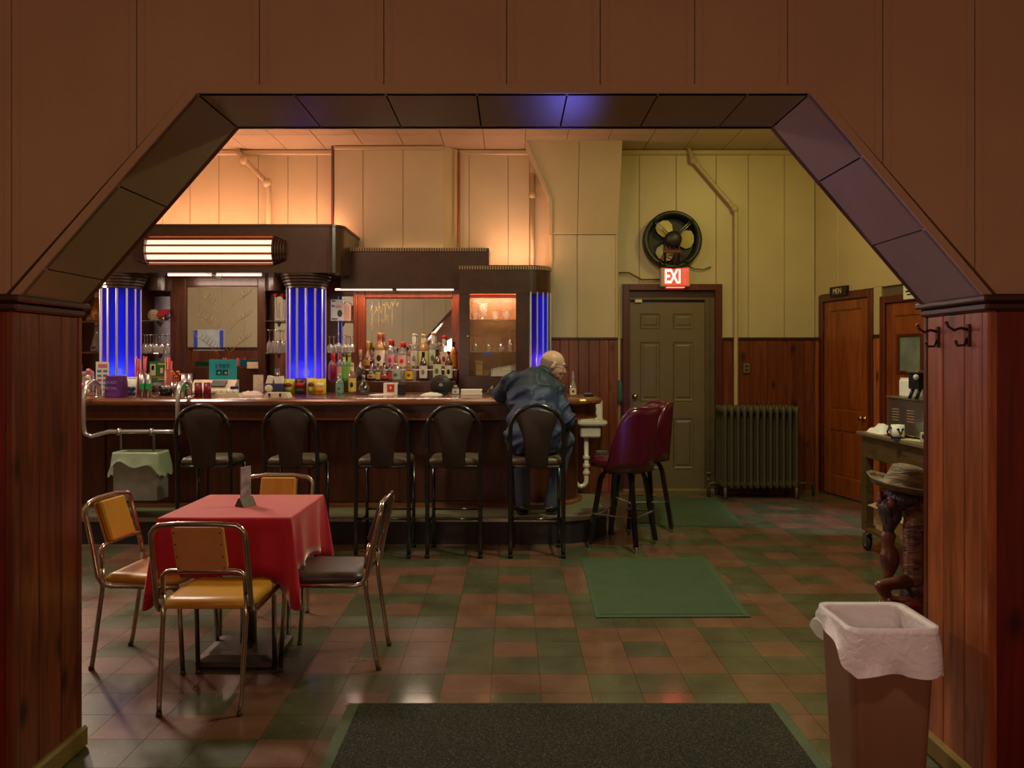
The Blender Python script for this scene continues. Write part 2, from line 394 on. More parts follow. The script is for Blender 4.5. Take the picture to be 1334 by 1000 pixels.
def tverts(cx, cy):
    h = T / 2 - .0004; e = .0007
    return [(cx - h, cy - h, -.004), (cx + h, cy - h, -.004), (cx + h, cy + h, -.004), (cx - h, cy + h, -.004), (cx - h + e, cy - h + e, 0), (cx + h - e, cy - h + e, 0), (cx + h - e, cy + h - e, 0), (cx - h + e, cy + h - e, 0)]
TF = [(4, 5, 6, 7), (0, 1, 5, 4), (1, 2, 6, 5), (2, 3, 7, 6), (3, 0, 4, 7)]
tm = {}
for red in (True, False): q = MB(); q.add(tverts(0, 0), TF); tm[red] = q.mesh('tile', TR if red else TG)
cells = []
for j in range(-24, 26):
    for i in range(-28, 26):
        cx, cy = X0 + (i + .5) * T, Y0 + (j + .5) * T
        if cy > 9.75 or cx > 5.3 or cx < -6.7: continue
        if 2.80 < cy < 3.24 and not (JL - .1 < cx < JR + .1): continue
        px = VX + F * cx / max(cy, .3); py = VY + F * H / max(cy, .3)
        vis = cy > 2.9 and 95 < px < 1205 and py < 1010
        if vis and cy < 3.8 and -.62 < cx < 1.1: vis = False
        if vis and 4.9 < cy < 6.25 and .6 < cx < 1.38: vis = False
        if vis and cy > 6.95 and cx < .75: vis = False
        cells.append((not vis, cy, i, j, cx, cy))
cells.sort(); rest = MB()
for n, (nv, _, i, j, cx, cy) in enumerate(cells):
    if not nv and n < 295:
        o = link('tile', tm[isred(i, j)], fl); o.location = (cx, cy, 0)
    else:
        rest.mi = 0 if isred(i, j) else 1; rest.add(tverts(cx, cy), TF)
rest.build('far_tiles', [TR, TG], fl, kind='stuff')
# ---- partition with the arch
core = MB().prism([(-7, 0), (JL - .02, 0), (JL - .02, JZ + .01), (AL - .013, AZ + .02), (AR + .013, AZ + .02), (JR + .02, JZ + .01), (JR + .02, 0), (5.6, 0), (5.6, 4.1), (-7, 4.1)], 'Y', YF + .022, YB - .022)
wf = struct(core.build('wall_front', mat('lath_core', (70, 52, 38), .8)))
def zb(x, off):                # lower edge of the panelling over the arch
    d = off; p = [(-20, JZ + .028), (JL - d, JZ + .028), (AL - d * .45, AZ + d), (AR + d * .45, AZ + d), (JR + d, JZ + .028), (20, JZ + .028)]
    for a, b in zip(p, p[1:]):
        if a[0] <= x <= b[0]: return a[1] + (b[1] - a[1]) * (x - a[0]) / max(b[0] - a[0], 1e-6)
def archpanel(x0, x1, off, ztop, ya, yb, m, bead_y=None):
    bp = [JL - off, AL - off * .45, AR + off * .45, JR + off]
    xs = [x0] + [b for b in bp if x0 + .004 < b < x1 - .004] + [x1]
    q = MB(); q.prism([(x, zb(x, off)) for x in xs] + [(x1, ztop), (x0, ztop)], 'Y', ya, yb)
    if bead_y is not None:
        for xb in (x0 + .024, x1 - .028):
            q.box(xb, xb + .004, bead_y[0], bead_y[1], zb(xb + .002, off) + .012, ztop)
    return q.build('panel', m, wf)
seam = [-3.4, -2.98, -2.55, -2.12] + [PX(x, YF) for x in (15, 178, 338, 500, 660, 782, 905, 1026, 1150, 1270)] + [1.9, 2.22, 2.6, 3.0, 3.4]
for a, b in zip(seam, seam[1:]): archpanel(a + .0015, b - .0015, .03, 3.28, YF, YF + .022, NEARP, (YF - .0015, YF + .004))
seamb = [-6.9 + .41 * k for k in range(13)] + [-1.6, -1.2, -.8, -.4, 0, .4, .8, 1.2, 1.6, 2.0, 2.4, 2.8, 3.2, 3.6, 4.0, 4.4, 4.8]
for a, b in zip(seamb, seamb[1:]):
    if b - a > .02: archpanel(a + .002, b - .002, .03, CEIL, YB - .022, YB, PAINT)
# arch trim boards, both faces
o1 = [(JL, JZ), (AL, AZ), (AR, AZ), (JR, JZ)]; k = .0285
o2 = [(JL - .034, JZ), (AL - k * .45, AZ + k), (AR + k * .45, AZ + k), (JR + .034, JZ)]
for ya, yb, m in ((YF - .007, YF + .022, NEARP), (YB - .022, YB + .012, CASING)):
    for i in range(3):
        MB().prism([o1[i], o1[i + 1], o2[i + 1], o2[i]], 'Y', ya, yb).build('trim_board', m, wf)
# soffit panels
SOFF = mat('olive_soffit_paint', (146, 124, 88), .25, var=.05, vscale=4, bump=.12, bscale=120, dist=.003)
def soffit(p0, p1, cuts, m=SOFF):
    p0 = Vector((p0[0], p0[1])); p1 = Vector((p1[0], p1[1])); d = p1 - p0; nrm = Vector((d.y, -d.x)).normalized() * -.018
    if (nrm.y < 0): nrm = -nrm
    for a, b in zip([0] + cuts, cuts + [1]):
        g = .003 / d.length
        u = p0 + d * (a + g); v = p0 + d * (b - g)
        MB().prism([tuple(u), tuple(v), tuple(v + nrm), tuple(u + nrm)], 'Y', YF + .002, YB - .002).build('soffit_panel', m, wf)
soffit((AL, AZ), (AR, AZ), [(PX(x, YF) - AL) / (AR - AL) for x in (382, 502, 621, 739, 858, 975)])
soffit((JL, JZ), (AL, AZ), [.16, .56]); soffit((JR, JZ), (AR, AZ), [.35, .70])
# jamb boards, corner posts, boards beside the arch
def plank(x0, x1, y0, y1, z0, z1, m=PINE, parent=None, b=.004): return MB().box(x0, x1, y0, y1, z0, z1, b).build('plank', m, parent or wf)
for sx, jx in ((-1, JL), (1, JR)):
    ys = [YF + .03, 2.955, 3.10, YB - .012]
    for a, b in zip(ys, ys[1:]):
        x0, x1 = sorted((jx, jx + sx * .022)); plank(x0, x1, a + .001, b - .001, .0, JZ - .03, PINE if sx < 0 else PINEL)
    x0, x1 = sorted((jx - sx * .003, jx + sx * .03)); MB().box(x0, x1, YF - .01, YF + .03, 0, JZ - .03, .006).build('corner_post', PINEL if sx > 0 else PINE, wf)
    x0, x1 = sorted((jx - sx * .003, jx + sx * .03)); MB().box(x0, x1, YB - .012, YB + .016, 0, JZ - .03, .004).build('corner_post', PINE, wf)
    xs = jx + sx * .03
    for wd in (.115, .14, .13, .14, .13, .14, .13, .14, .13, .14, .14, .14):
        x0, x1 = sorted((xs, xs + sx * wd)); plank(x0 + .001, x1 - .001, YF - .004, YF + .022, 0, JZ - .03, PINER); xs += sx * wd
    # cornice on top of the boards: a ledge and a cove under it
    x0, x1 = sorted((jx - sx * .03, jx + sx * 1.75)); MB().box(x0, x1, YF - .035, YB + .035, JZ, JZ + .024, .006).build('cornice_ledge', DARKT, wf)
    x0, x1 = sorted((jx - sx * .016, jx + sx * 1.75)); MB().box(x0, x1, YF - .02, YB + .02, JZ - .03, JZ, .008).build('cornice_cove', DARKT, wf)
    x0, x1 = sorted((jx - sx * .022, jx + sx * .02)); MB().box(x0, x1, YF - .03, YB + .03, 0, .085, .01).build('baseboard', mat('olive_base', (120, 96, 34), .5) if sx > 0 else bpy.data.materials['olive_base'] if 'olive_base' in bpy.data.materials else mat('olive_base', (120, 96, 34), .5), wf)
# bar side of the partition: board wainscot (seen in the mirrors)
for xa, xb in ((-6.8, JL - .04), (JR + .04, 4.8)):
    n = int((xb - xa) / .16); st = (xb - xa) / n
    for i in range(n): plank(xa + i * st + .001, xa + (i + 1) * st - .001, YB - .02, YB + .004, 0, JZ - .02, PINE, b=.005)
    MB().box(xa, xb, YB - .02, YB + .02, JZ - .02, JZ + .026, .006).build('wainscot_cap', DARKT, wf)
# ---- rest of the entrance room
for nm, bx in (('wall_near_left', (-3.6, -3.5, -2.5, YF, 0, 3.3)), ('wall_near_right', (3.5, 3.6, -2.5, YF, 0, 3.3)), ('wall_near_back', (-3.6, 3.6, -2.6, -2.5, 0, 3.3))):
    struct(MB().box(*bx).build(nm, NEARP))
struct(MB().box(-3.6, 3.6, -2.6, YF + .03, 3.28, 3.36).build('ceiling_near', NEARP))
# ---- bar room: back wall
wb = struct(MB().box(-6.9, 4.1, BW + .02, BW + .12, 0, 4.1).build('wall_back', mat('plaster_core', (96, 84, 60), .8)))
WZ = 1.765
def vpanel(x0, x1, z0, z1, y=BW, parent=wb, m=PAINT, name='panel'): return MB().box(x0 + .0025, x1 - .0025, y, y + .02, z0, z1, .003).build(name, m, parent)
xs = [-6.8, -6.3, -5.8, -5.3, -4.8, -4.3] + [PX(x, BW) for x in (212, 247.5, 285, 336.5, 375, 413, 440)]
for a, b in zip(xs, xs[1:]): vpanel(a, b, 1.0, CEIL - .06)
xs = [PX(x, BW) for x in (596, 611, 662, 690)] + [.45]
for a, b in zip(xs, xs[1:]): vpanel(a, b, 1.0, CEIL - .06)
xs = [1.21] + [PX(x, BW) for x in (833, 881, 933, 975, 1022)] + [3.53]
for a, b in zip(xs, xs[1:]): vpanel(a, b, WZ if a > 2.3 else 2.39, CEIL - .06)
vpanel(1.21, 1.30, WZ, 2.39)
for xa, xb in ((-6.8, -2.06), (-.62, .2), (1.25, 3.5)):
    MB().box(xa, xb, BW - .035, BW + .02, CEIL - .065, CEIL - .005, .012).build('cornice', TRIMP, wb)
# wainscot right of the exit door
xs = [2.455] + [PX(x, BW) for x in (955, 976, 999.6, 1013, 1026, 1049)] + [3.53]
for a, b in zip(xs, xs[1:]): plank(a + .001, b - .001, BW, BW + .022, 0, WZ - .02, PINED, wb)
plank(1.2, 1.29, BW, BW + .022, 0, WZ - .02, PINED, wb)
MB().box(2.46, 3.53, BW - .015, BW + .02, WZ - .02, WZ + .012, .004).build('wainscot_cap', DARKT, wb)
# chimney breast behind the bar
bx0, bx1, by = PX(435, 9.45), PX(578, 9.45), 9.45
br = MB().prism([(bx0, by + .02), (bx1, by + .02), (PX(597, BW), BW), (PX(597, BW), BW + .05), (bx0, BW + .05)], 'Z', 1.0, CEIL).build('chimney_breast', PAINT, wb)
xs = [bx0, PX(473, by), PX(525, by), bx1]
for a, b in zip(xs, xs[1:]): vpanel(a, b, 1.6, CEIL - .05, by, wb)
MB().box(bx0 - .03, bx0, by - .01, BW + .02, 1.6, CEIL, .006).build('corner_strip', CASING, wb)
MB().box(bx0, bx1, by - .03, by + .02, CEIL - .05, CEIL - .005, .01).build('cornice', TRIMP, wb)
# leaning hood and chase right of the bar
cy = 9.42; cx0, cx1, cm = PX(717, cy), 1.205, PX(752, cy); hz = PZ(305.5, cy)
ch = MB().box(cx0, cx1, cy + .016, BW + .05, 0, hz).build('chase', PAINT, wb)
for a, b in ((cx0, cm), (cm, cx1)): vpanel(a + .004, b - .004, WZ, hz - .003, cy, wb)
for a in (cx0, cx1 - .028): MB().box(a, a + .028, cy - .012, cy + .01, WZ, hz, .004).build('corner_strip', TRIMP, wb)
ty = 9.22
def hood(z): return cy - .02 + (ty - cy + .02) * (z - hz) / (CEIL - hz)
z1 = PZ(262, 9.36)
lf = [(cx0, hz), (cx0, z1), (PX(685, ty), CEIL)]
outl = [(cx0, hz), (cx1, hz), (PX(811, ty), CEIL), (PX(685, ty), CEIL), (cx0, z1)]
q = MB(); n = len(outl)
q.add([(x, hood(z) + .016, z) for x, z in outl] + [(x, BW + .05, z) for x, z in outl], [list(range(n)), list(range(2 * n - 1, n - 1, -1))] + [(i, (i + 1) % n, n + (i + 1) % n, n + i) for i in range(n)])
q.build('hood', PAINT, wb)
for pts in ([(cx0 + .004, hz), (cm - .003, hz), (cm + .004, CEIL), (PX(685, ty) + .004, CEIL), (cx0 + .004, z1)], [(cm + .003, hz), (cx1 - .003, hz), (PX(811, ty) - .003, CEIL), (cm + .010, CEIL)]):
    n = len(pts); q = MB(); q.add([(x, hood(z), z) for x, z in pts] + [(x, hood(z) + .018, z) for x, z in pts], [list(range(n)), list(range(2 * n - 1, n - 1, -1))] + [(i, (i + 1) % n, n + (i + 1) % n, n + i) for i in range(n)])
    q.build('panel', PAINT, wb)
q = MB(); e = [(cx0 - .014, hz), (cx0 - .014, z1 + .004), (PX(685, ty) - .016, CEIL)]
q.loft([[(x + dx, hood(z) + dy, z) for dx, dy in ((0, -.014), (.034, -.014), (.034, .03), (0, .03))] for x, z in e]); q.build('edge_strip', TRIMP, wb)
xs = [PX(x, cy) for x in (717, 729.5, 741, 753.5, 767, 781, 793)] + [cx1]
for a, b in zip(xs, xs[1:]): plank(a + .001, b - .001, cy - .004, cy + .018, 0, WZ - .02, PINED, wb)
MB().box(cx0, cx1, cy - .02, cy + .01, WZ - .02, WZ + .006, .004).build('wainscot_cap', DARKT, wb)
# ---- ceiling with boards
ce = struct(MB().box(-6.9, 5.6, YB - .2, BW + .15, CEIL + .012, CEIL + .1).build('ceiling', mat('ceiling_core', (90, 78, 56), .8)))
cw = 56.6 * 8.76 / F; c0 = PX(685, 8.76); cme = MB().box(-cw / 2 + .003, cw / 2 - .003, -.457, .457, CEIL, CEIL + .014, .003).mesh('ceiling_board', mat('ceiling_paint', (184, 166, 132), .5, var=.04, bump=.1, bscale=120))
for i in range(-14, 11):
    for j in range(0, 7):
        yc = 8.99 + .46 - .92 * j
        if yc < 3.5: continue
        if j > 2 and (i + j) % 1: continue
        o = link('ceiling_board', cme, ce); o.location = (c0 + (i + .5) * cw, yc, 0)
# ---- left wall far off frame, right wall slanting away
struct(MB().box(-6.9, -6.8, YB, BW, 0, 4.1).build('wall_left', PAINT))
def XR(s, t, z): return (3.53 + .196 * s - .9806 * t, BW - .9806 * s - .196 * t, z)
def RB(): return MB(XR)
wr = struct(RB().box(-.1, 6.6, -.16, -.022, 0, 4.1).build('wall_right', bpy.data.materials['plaster_core']))
ss = [.0, .464, .993, 1.52, 2.05, 2.58, 3.1, 3.65, 4.2, 4.7, 5.25, 5.8, 6.4]
for a, b in zip(ss, ss[1:]):
    z0 = 2.26 if b < 2.3 else WZ
    RB().box(a + .0025, b - .0025, -.022, 0, z0, CEIL, .003).build('panel', PAINT, wr)
RB().box(.0, .1, -.022, 0, WZ, 2.27, .002).build('panel', PAINT, wr)
RB().box(1.09, 1.21, -.022, 0, WZ, 2.27, .002).build('panel', PAINT, wr)
for a, b in ((.0, .1), (1.09, 1.21)): RB().box(a, b, -.022, .002, 0, WZ - .02, .003).build('plank', PINEL, wr)
s = 2.25
while s < 6.3: RB().box(s + .001, s + .139, -.022, .002, 0, WZ - .02, .003).build('plank', PINEL, wr); s += .14
for a, b in ((0, .1), (1.09, 1.21), (2.25, 6.4)): RB().box(a, b, -.022, .016, WZ - .02, WZ + .012, .003).build('wainscot_cap', DARKT, wr)
# ---- doors
# door_1: grey-brown six-panel exit door
dx0, dx1, dz = PX(821, 9.6), PX(918, 9.6), PZ(394, 9.6)
DOORM = mat('olive_brown_door_paint', (104, 90, 62), .4, var=.04)
d1 = struct(MB().box(dx0, dx1, 9.612, 9.65, .012, dz).build('door_1', DOORM))
def casing_box(mk, a, b, z0, z1, name, m, parent, y0, y1): return mk().box(a, b, y0, y1, z0, z1, .004).build(name, m, parent)
for (xa, xb), rows in (((834, 860), ((408, 428), (445, 522), (544, 610))), ((877, 903.5), ((408, 428), (445, 522), (544, 610)))):
    for ya, yb in rows:
        a, b, z1_, z0_ = PX(xa, 9.6), PX(xb, 9.6), PZ(ya, 9.6), PZ(yb, 9.6)
        q = MB()
        for i, (d, y) in enumerate(((0, 9.606), (.014, 9.6125), (.034, 9.6125), (.05, 9.605))): pass
        rings = [[(a + d, y, z0_ + d), (b - d, y, z0_ + d), (b - d, y, z1_ - d), (a + d, y, z1_ - d)] for d, y in ((0, 9.612), (.004, 9.602), (.018, 9.6115), (.034, 9.6115), (.05, 9.603))]
        q.loft(rings, caps=False); q.add(rings[-1], [(0, 1, 2, 3)]); q.build('door_panel', DOORM, d1)
kn = MB().lathe([(.0, 0), (.03, .002), (.03, .008), (.012, .014), (.012, .03), (.026, .04), (.03, .055), (.02, .068), (0, .07)], (PX(827, 9.6), 9.612, PZ(516, 9.6)), 14, M=Matrix.Rotation(PI / 2, 4, 'X')); kn.build('door_knob', BRASS, d1)
MB().lathe([(.0, 0), (.014, .0), (.012, .008), (0, .01)], (PX(823, 9.6), 9.612, PZ(509, 9.6)), 10, M=Matrix.Rotation(PI / 2, 4, 'X')).build('deadbolt', BRASS, d1)
FR = mat('dark_olive_door_frame', (84, 72, 46), .4)
tc = PZ(370, 9.6)
for a, b, z0, z1, y0, y1, nm, m in ((PX(811, 9.6), PX(819.5, 9.6), 0, tc, 9.575, 9.65, 'casing_left', CASING), (PX(931.5, 9.6), PX(940.5, 9.6), 0, tc, 9.575, 9.65, 'casing_right', CASING),
                              (PX(819.5, 9.6), PX(931.5, 9.6), PZ(378, 9.6), tc, 9.575, 9.65, 'casing_head', CASING), (PX(819.5, 9.6), PX(931.5, 9.6), PZ(387, 9.6), PZ(378, 9.6), 9.625, 9.65, 'shaded_header_board', DARKT),  # header is dark because the shadow there is put into its colour
                              (PX(819.5, 9.6), PX(921, 9.6), dz + .03, PZ(387, 9.6), 9.605, 9.65, 'frame_head', FR), (dx0, dx1, dz, dz + .03, 9.635, 9.65, 'head_gap', BLACKP),
                              (dx1 + .002, PX(925, 9.6), 0, PZ(387, 9.6), 9.60, 9.65, 'frame_stop', FR), (PX(925, 9.6), PX(931.5, 9.6), 0, PZ(387, 9.6), 9.612, 9.65, 'frame_side', FR), (PX(819.5, 9.6), dx0 - .001, 0, dz + .03, 9.605, 9.65, 'frame_side', FR),
                              (PX(812, 9.5), PX(932, 9.5), 0.0, .02, 9.53, 9.63, 'threshold', mat('worn_threshold', (128, 112, 64), .6))):
    MB().box(a, b, y0, y1, z0, z1, .003).build(nm, m, d1)
tag(MB().box(PX(827, 9.6), PX(836, 9.6), 9.575, 9.61, PZ(394, 9.6), PZ(390, 9.6), .003).build('door_contact', CREAM), 'small white alarm contact at the top of the grey exit door', 'sensor')
# door_2 and door_3 on the slanting wall
def flush_door(name, s0, s1, ztop, kind):
    d = struct(RB().box(s0 + .085, s1 - .085, -.03, -.01, .012, ztop - .08).build(name, DOORW))
    for a, b, z0, z1, nm in ((s0, s0 + .08, 0, ztop, 'casing_far'), (s1 - .08, s1, 0, ztop, 'casing_near'), (s0 + .08, s1 - .08, ztop - .075, ztop, 'casing_head')):
        RB().box(a, b, -.022, .02, z0, z1, .004).build(nm, CASING, d)
    return d
d2 = flush_door('door_2', .10, 1.09, 2.25, 0)
def stile(d, a, b, z0, z1, nm='stile'): RB().box(a, b, -.02, .0, z0, z1, .004).build(nm, DOORW, d)
for a, b in ((.187, .30), (.89, 1.003)): stile(d2, a, b, .012, 2.168)
for z0, z1 in ((.012, .225), (.735, .96), (2.06, 2.168)): stile(d2, .302, .888, z0, z1, 'rail')
RB().box(.32, .87, -.012, -.006, .245, .715, .003).build('door_panel', DOORW, d2); RB().box(.32, .87, -.012, -.006, .98, 2.04, .003).build('door_panel', DOORW, d2)
def knobR(d, s, z):
    M = Matrix.Rotation(PI / 2, 4, 'Y') @ Matrix.Identity(4)
    q = MB(lambda x, y, z_: XR(s + x, z_, z + y)); q.lathe([(0, 0), (.03, .002), (.028, .01), (.012, .016), (.012, .034), (.028, .045), (.03, .058), (.018, .07), (0, .072)], (0, 0, 0), 12); q.build('door_knob', BRASS, d)
knobR(d2, .945, .90)
for z in (.3, 1.85): RB().box(.178, .192, -.0, .012, z, z + .11, .003).build('hinge', DARKT, d2)
d3 = flush_door('door_3', 1.21, 2.22, 2.16, 1)
for a, b in ((1.297, 1.42), (2.0, 2.133)): stile(d3, a, b, .012, 2.078)
for z0, z1 in ((.012, .225), (1.95, 2.078)): stile(d3, 1.422, 1.998, z0, z1, 'rail')
RB().box(1.46, 1.50, -.012, .004, 1.38, 1.77, .003).build('window_frame', CASING, d3); RB().box(1.80, 1.84, -.012, .004, 1.38, 1.77, .003).build('window_frame', CASING, d3)
RB().box(1.50, 1.80, -.012, .004, 1.38, 1.41, .003).build('window_frame', CASING, d3); RB().box(1.50, 1.80, -.012, .004, 1.74, 1.77, .003).build('window_frame', CASING, d3)
RB().box(1.5, 1.8, -.012, -.006, 1.41, 1.74).build('window_pane', mat('frosted_pane', (120, 130, 120), .12, var=.2, vscale=6), d3)
# ================================================================ THE BAR
ZT = 1.19
bar = thing('bar_counter', 'long dark wooden bar counter with rounded end and raised foot step', 'bar', (-2, 7.5, 0))
def endout(y0, x1, r, yb, x0=-5.6, n=10):      # counter outline in plan: straight front, rounded right end
    return [(x0, yb), (x0, y0)] + arc((x1 - r, y0 + r), r, -PI / 2, 0, n) + [(x1, yb)]
def ringz(o, z): return [(x, y, z) for x, y in o]
rings = []
for d, z in ((.05, 1.125), (.012, 1.13), (0, 1.145), (0, 1.165), (.012, 1.18), (.03, ZT - .004), (.05, ZT)):
    rings.append(ringz(endout(7.0 + d, .80 - d, .40 - d, 7.85), z))
MB().loft(rings, smooth=False).build('bar_top', BARTOP, bar)
MB().loft([ringz(endout(7.055, .755, .40, 7.8), 1.012), ringz(endout(7.055, .755, .40, 7.8), 1.125)]).build('apron', BARW, bar)
MB().loft([ringz(endout(7.045, .765, .41, 7.8), 1.004), ringz(endout(7.045, .765, .41, 7.8), 1.02)]).build('apron_bead', BARTOP, bar)
q = MB()
for i in range(150):
    x = -3.75 + i * .0258
    if x < .3: q.box(x, x + .01, 7.049, 7.057, 1.078, 1.088)
q.build('dentil_holes', BLACKP, bar, kind='stuff')
body = MB().loft([ringz(endout(7.34, .62, .45, 7.82), .215), ringz(endout(7.34, .62, .45, 7.82), 1.012)]).build('body', BARW, bar)
x = -5.5
while x < .1:
    q = MB().box(x + .005, x + .095, 7.322, 7.345, .23, 1.0, .004); q.build('stile', BARW, bar)
    MB().box(x + .105, min(x + .995, .12), 7.33, 7.345, .26, .97, .006).build('front_panel', BARW, bar)
    x += .9
MB().loft([ringz(endout(7.30, .66, .47, 7.82), .212), ringz(endout(7.30, .66, .47, 7.82), .235), ringz(endout(7.325, .635, .46, 7.82), .25)]).build('base_moulding', BARTOP, bar)
STEPT = mat('step_linoleum', (104, 104, 76), .5, var=.1)
MB().loft([ringz(endout(6.80, .83, .50, 8.0), 0), ringz(endout(6.80, .83, .50, 8.0), .195)]).build('step_riser', mat('step_riser_navy', (34, 32, 36), .5), bar)
MB().loft([ringz(endout(6.795, .835, .50, 8.0), .195), ringz(endout(6.795, .835, .50, 8.0), .215)]).build('foot_step', STEPT, bar)
MB().loft([ringz(endout(6.785, .845, .51, 8.0), .188), ringz(endout(6.785, .845, .51, 8.0), .219), ringz(endout(6.82, .81, .47, 8.0), .221)], caps=False).build('step_nosing', STEEL, bar)
for i in range(24): MB().lathe([(.006, 0), (.004, .004), (0, .005)], (-3.6 + i * .17, 6.785, .204), 6, M=Matrix.Rotation(PI / 2, 4, 'X')).build('screw', DARKT, bar)
# inner work ledge (a raised rail along the bartender's side)
MB().box(-5.5, .5, 7.86, 7.96, 1.0, ZT + .01, .006).build('service_ledge', BARW, bar)

# ================================================================ THE BACK BAR
bb = thing('back_bar', 'dark wooden art deco back bar with blue lit columns, mirrors and a deep rounded canopy', 'back bar', (-2.6, 9.0, 0))
MB().box(-5.6, -.565, 8.62, 9.35, 0, 1.02, .01).build('counter', BARW, bb)
MB().box(-5.6, -.565, 8.60, 9.35, 1.02, 1.05, .008).build('counter_top', BARTOP, bb)
# canopy: deep fascia with a rounded right corner
def cano(d, x0=-5.4): return [(x0, 9.55), (x0, 8.5 + d)] + arc((-1.75 - .16, 8.5 + .16), .16 - d, -PI / 2, 0, 8) + [(-1.75 - d, 9.45)]
cz0, cz1 = PZ(355, 8.5), PZ(293.5, 8.5)
MB().loft([ringz(cano(0), cz0), ringz(cano(0), cz1)], smooth=False).build('canopy', VENEER, bb)
MB().loft([ringz(cano(-.012), cz1 - .012), ringz(cano(-.012), cz1 + .012)]).build('canopy_lip', DARKT, bb)
# tube lamps: on the canopy roof, under the canopy and over the middle mirror
def tubelamp(a, b, r=.016, m=PEACH): return MB().tube([a, b], r, 8).build('tube_lamp', m, bb)
UPG = glow('peach_uplight_tube', (255, 168, 128), 36)
for xa in (-5.1, -3.9, -2.85): tubelamp((xa, 9.36, cz1 + .035), (xa + .95, 9.36, cz1 + .035), .018, UPG)
for xa, xb in ((PX(221, 8.7), PX(277, 8.7)), (PX(284, 8.7), PX(342, 8.7))): tubelamp((xa, 8.66, cz0 - .006), (xb, 8.66, cz0 - .006), .012)
# long lit lamp on the canopy front
ml = thing('canopy_lamp', 'wide ribbed lamp with glowing peach slats on the canopy above the bar', 'lamp', (PX(271, 8.4), 8.5, PZ(325, 8.5)))
lx0, lx1 = PX(188, 8.4), PX(353, 8.4); zc = PZ(325, 8.42); rz_ = .155
for xa, xb, nm in ((lx0 - .13, lx0, 'end_rings'), (lx1, lx1 + .13, 'end_rings')):
    q = MB()
    for i in range(5):
        t = (i + .5) / 5; t = t if xa < lx0 - .05 else 1 - t
        r = .105 + .05 * t; xx = xa + (xb - xa) * (i / 5); M = Matrix.Rotation(PI / 2, 4, 'Y')
        pr = arc((0, 0), r, -PI / 2 * 1.0, PI / 2, 12)
        q.prism([(8.505 - u * .75, zc + v_) for u, v_ in pr], 'X', xx + .002, xx + (xb - xa) / 5 - .004)
    q.build(nm, VENEER, ml)
SLATG = glow('peach_slat_glow', (255, 214, 180), 1.7)
MB().prism([(8.505 - u * .6, zc + v_) for u, v_ in arc((0, 0), .125, -PI / 2, PI / 2, 14)], 'X', lx0 + .005, lx1 - .005).build('lit_diffuser', SLATG, ml)
for i in range(6):
    a = -PI / 2 + .16 + (PI - .32) * i / 5
    u, v_ = math.cos(a) * .14, math.sin(a) * .15
    MB().obox(((lx0 + lx1) / 2, 8.505 - u * .72, zc + v_), (lx1 - lx0, .03, .02), rx=a * .5, b=.003).build('slat', mat('copper_slat', (150, 86, 56), .3, .7) if i == 0 else bpy.data.materials['copper_slat'], ml)
MB().tube([(PX(276, 8.5) - .05, 8.49, cz0 - .01), (PX(280, 8.5), 8.48, cz0 - .03), (PX(286, 8.5), 8.48, cz0 - .06), (PX(291, 8.5), 8.49, cz0 - .02)], .005, 6).build('pull_cord', WHITE, ml)
# columns with blue glass strips
m, nt, out = newmat('cobalt_glass')
t = nd(nt, 'BsdfTranslucent'); nt.links.new(ramp(nt, nd(nt, 'ObjectInfo').outputs['Random'], [(0, (.10, .20, .95, 1)), (.5, (.2, .14, .95, 1)), (1, (.34, .12, .8, 1))]), t.inputs[0])
tr = nd(nt, 'BsdfTransparent'); tr.inputs[0].default_value = (.12, .12, .8, 1)
g = nd(nt, 'BsdfPrincipled', Roughness=.08); g.inputs['Base Color'].default_value = (.012, .012, .22, 1)
mx = nd(nt, 'MixShader'); mx.inputs[0].default_value = .4; nt.links.new(t.outputs[0], mx.inputs[1]); nt.links.new(tr.outputs[0], mx.inputs[2])
mx2 = nd(nt, 'MixShader'); mx2.inputs[0].default_value = .3; nt.links.new(mx.outputs[0], mx2.inputs[1]); nt.links.new(g.outputs[0], mx2.inputs[2]); nt.links.new(mx2.outputs[0], out.inputs[0])
COBALT = m
STRIPM = mat('bright_strip_metal', (212, 212, 220), .32, .5, var=0)
WHITEG = plastic_film('milk_glass', (226, 230, 240), .5, .15); GREENG = plastic_film('green_mottled_glass', (60, 130, 80), .4, .15)
TUBEB = glow('blue_white_tube', (150, 170, 255), 4.5); BULB = glow('column_bulb', (255, 225, 200), 60)
def strip_col(cx, cyy, r, z0, z1, angs, parent, nstrip, white=-1):
    a0, a1 = angs; st = (a1 - a0) / nstrip
    for i in range(nstrip):
        u0, u1 = a0 + st * i + .035, a0 + st * (i + 1) - .035
        p = [(cx + r * math.cos(u0), cyy + r * math.sin(u0)), (cx + r * math.cos(u1), cyy + r * math.sin(u1))]
        k = (r - .008) / r
        p2 = [(cx + (x - cx) * k, cyy + (y - cyy) * k) for x, y in p]
        MB().prism([p[0], p[1], p2[1], p2[0]], 'Z', z0, z1).build('glass_strip', WHITEG if i == white else COBALT, parent)
    for i in range(nstrip + 1):
        a = a0 + st * i; M = Matrix.Translation((cx + (r + .001) * math.cos(a), cyy + (r + .001) * math.sin(a), (z0 + z1) / 2)) @ Matrix.Rotation(a, 4, 'Z')
        q = MB(lambda x, y, z: M @ Vector((x, y, z))); q.box(-.01, .008, -.011, .011, -(z1 - z0) / 2, (z1 - z0) / 2, .003); q.build('chrome_strip', STRIPM, parent)
    MB().tube([(cx, cyy, z0 + .42), (cx, cyy, z1 - .05)], .03, 8).build('tube_lamp', TUBEB, parent)
    MB().ell((cx + .02, cyy - r * .45, z0 + .33), (.035, .035, .05), 10, 8).build('bulb', BULB, parent)
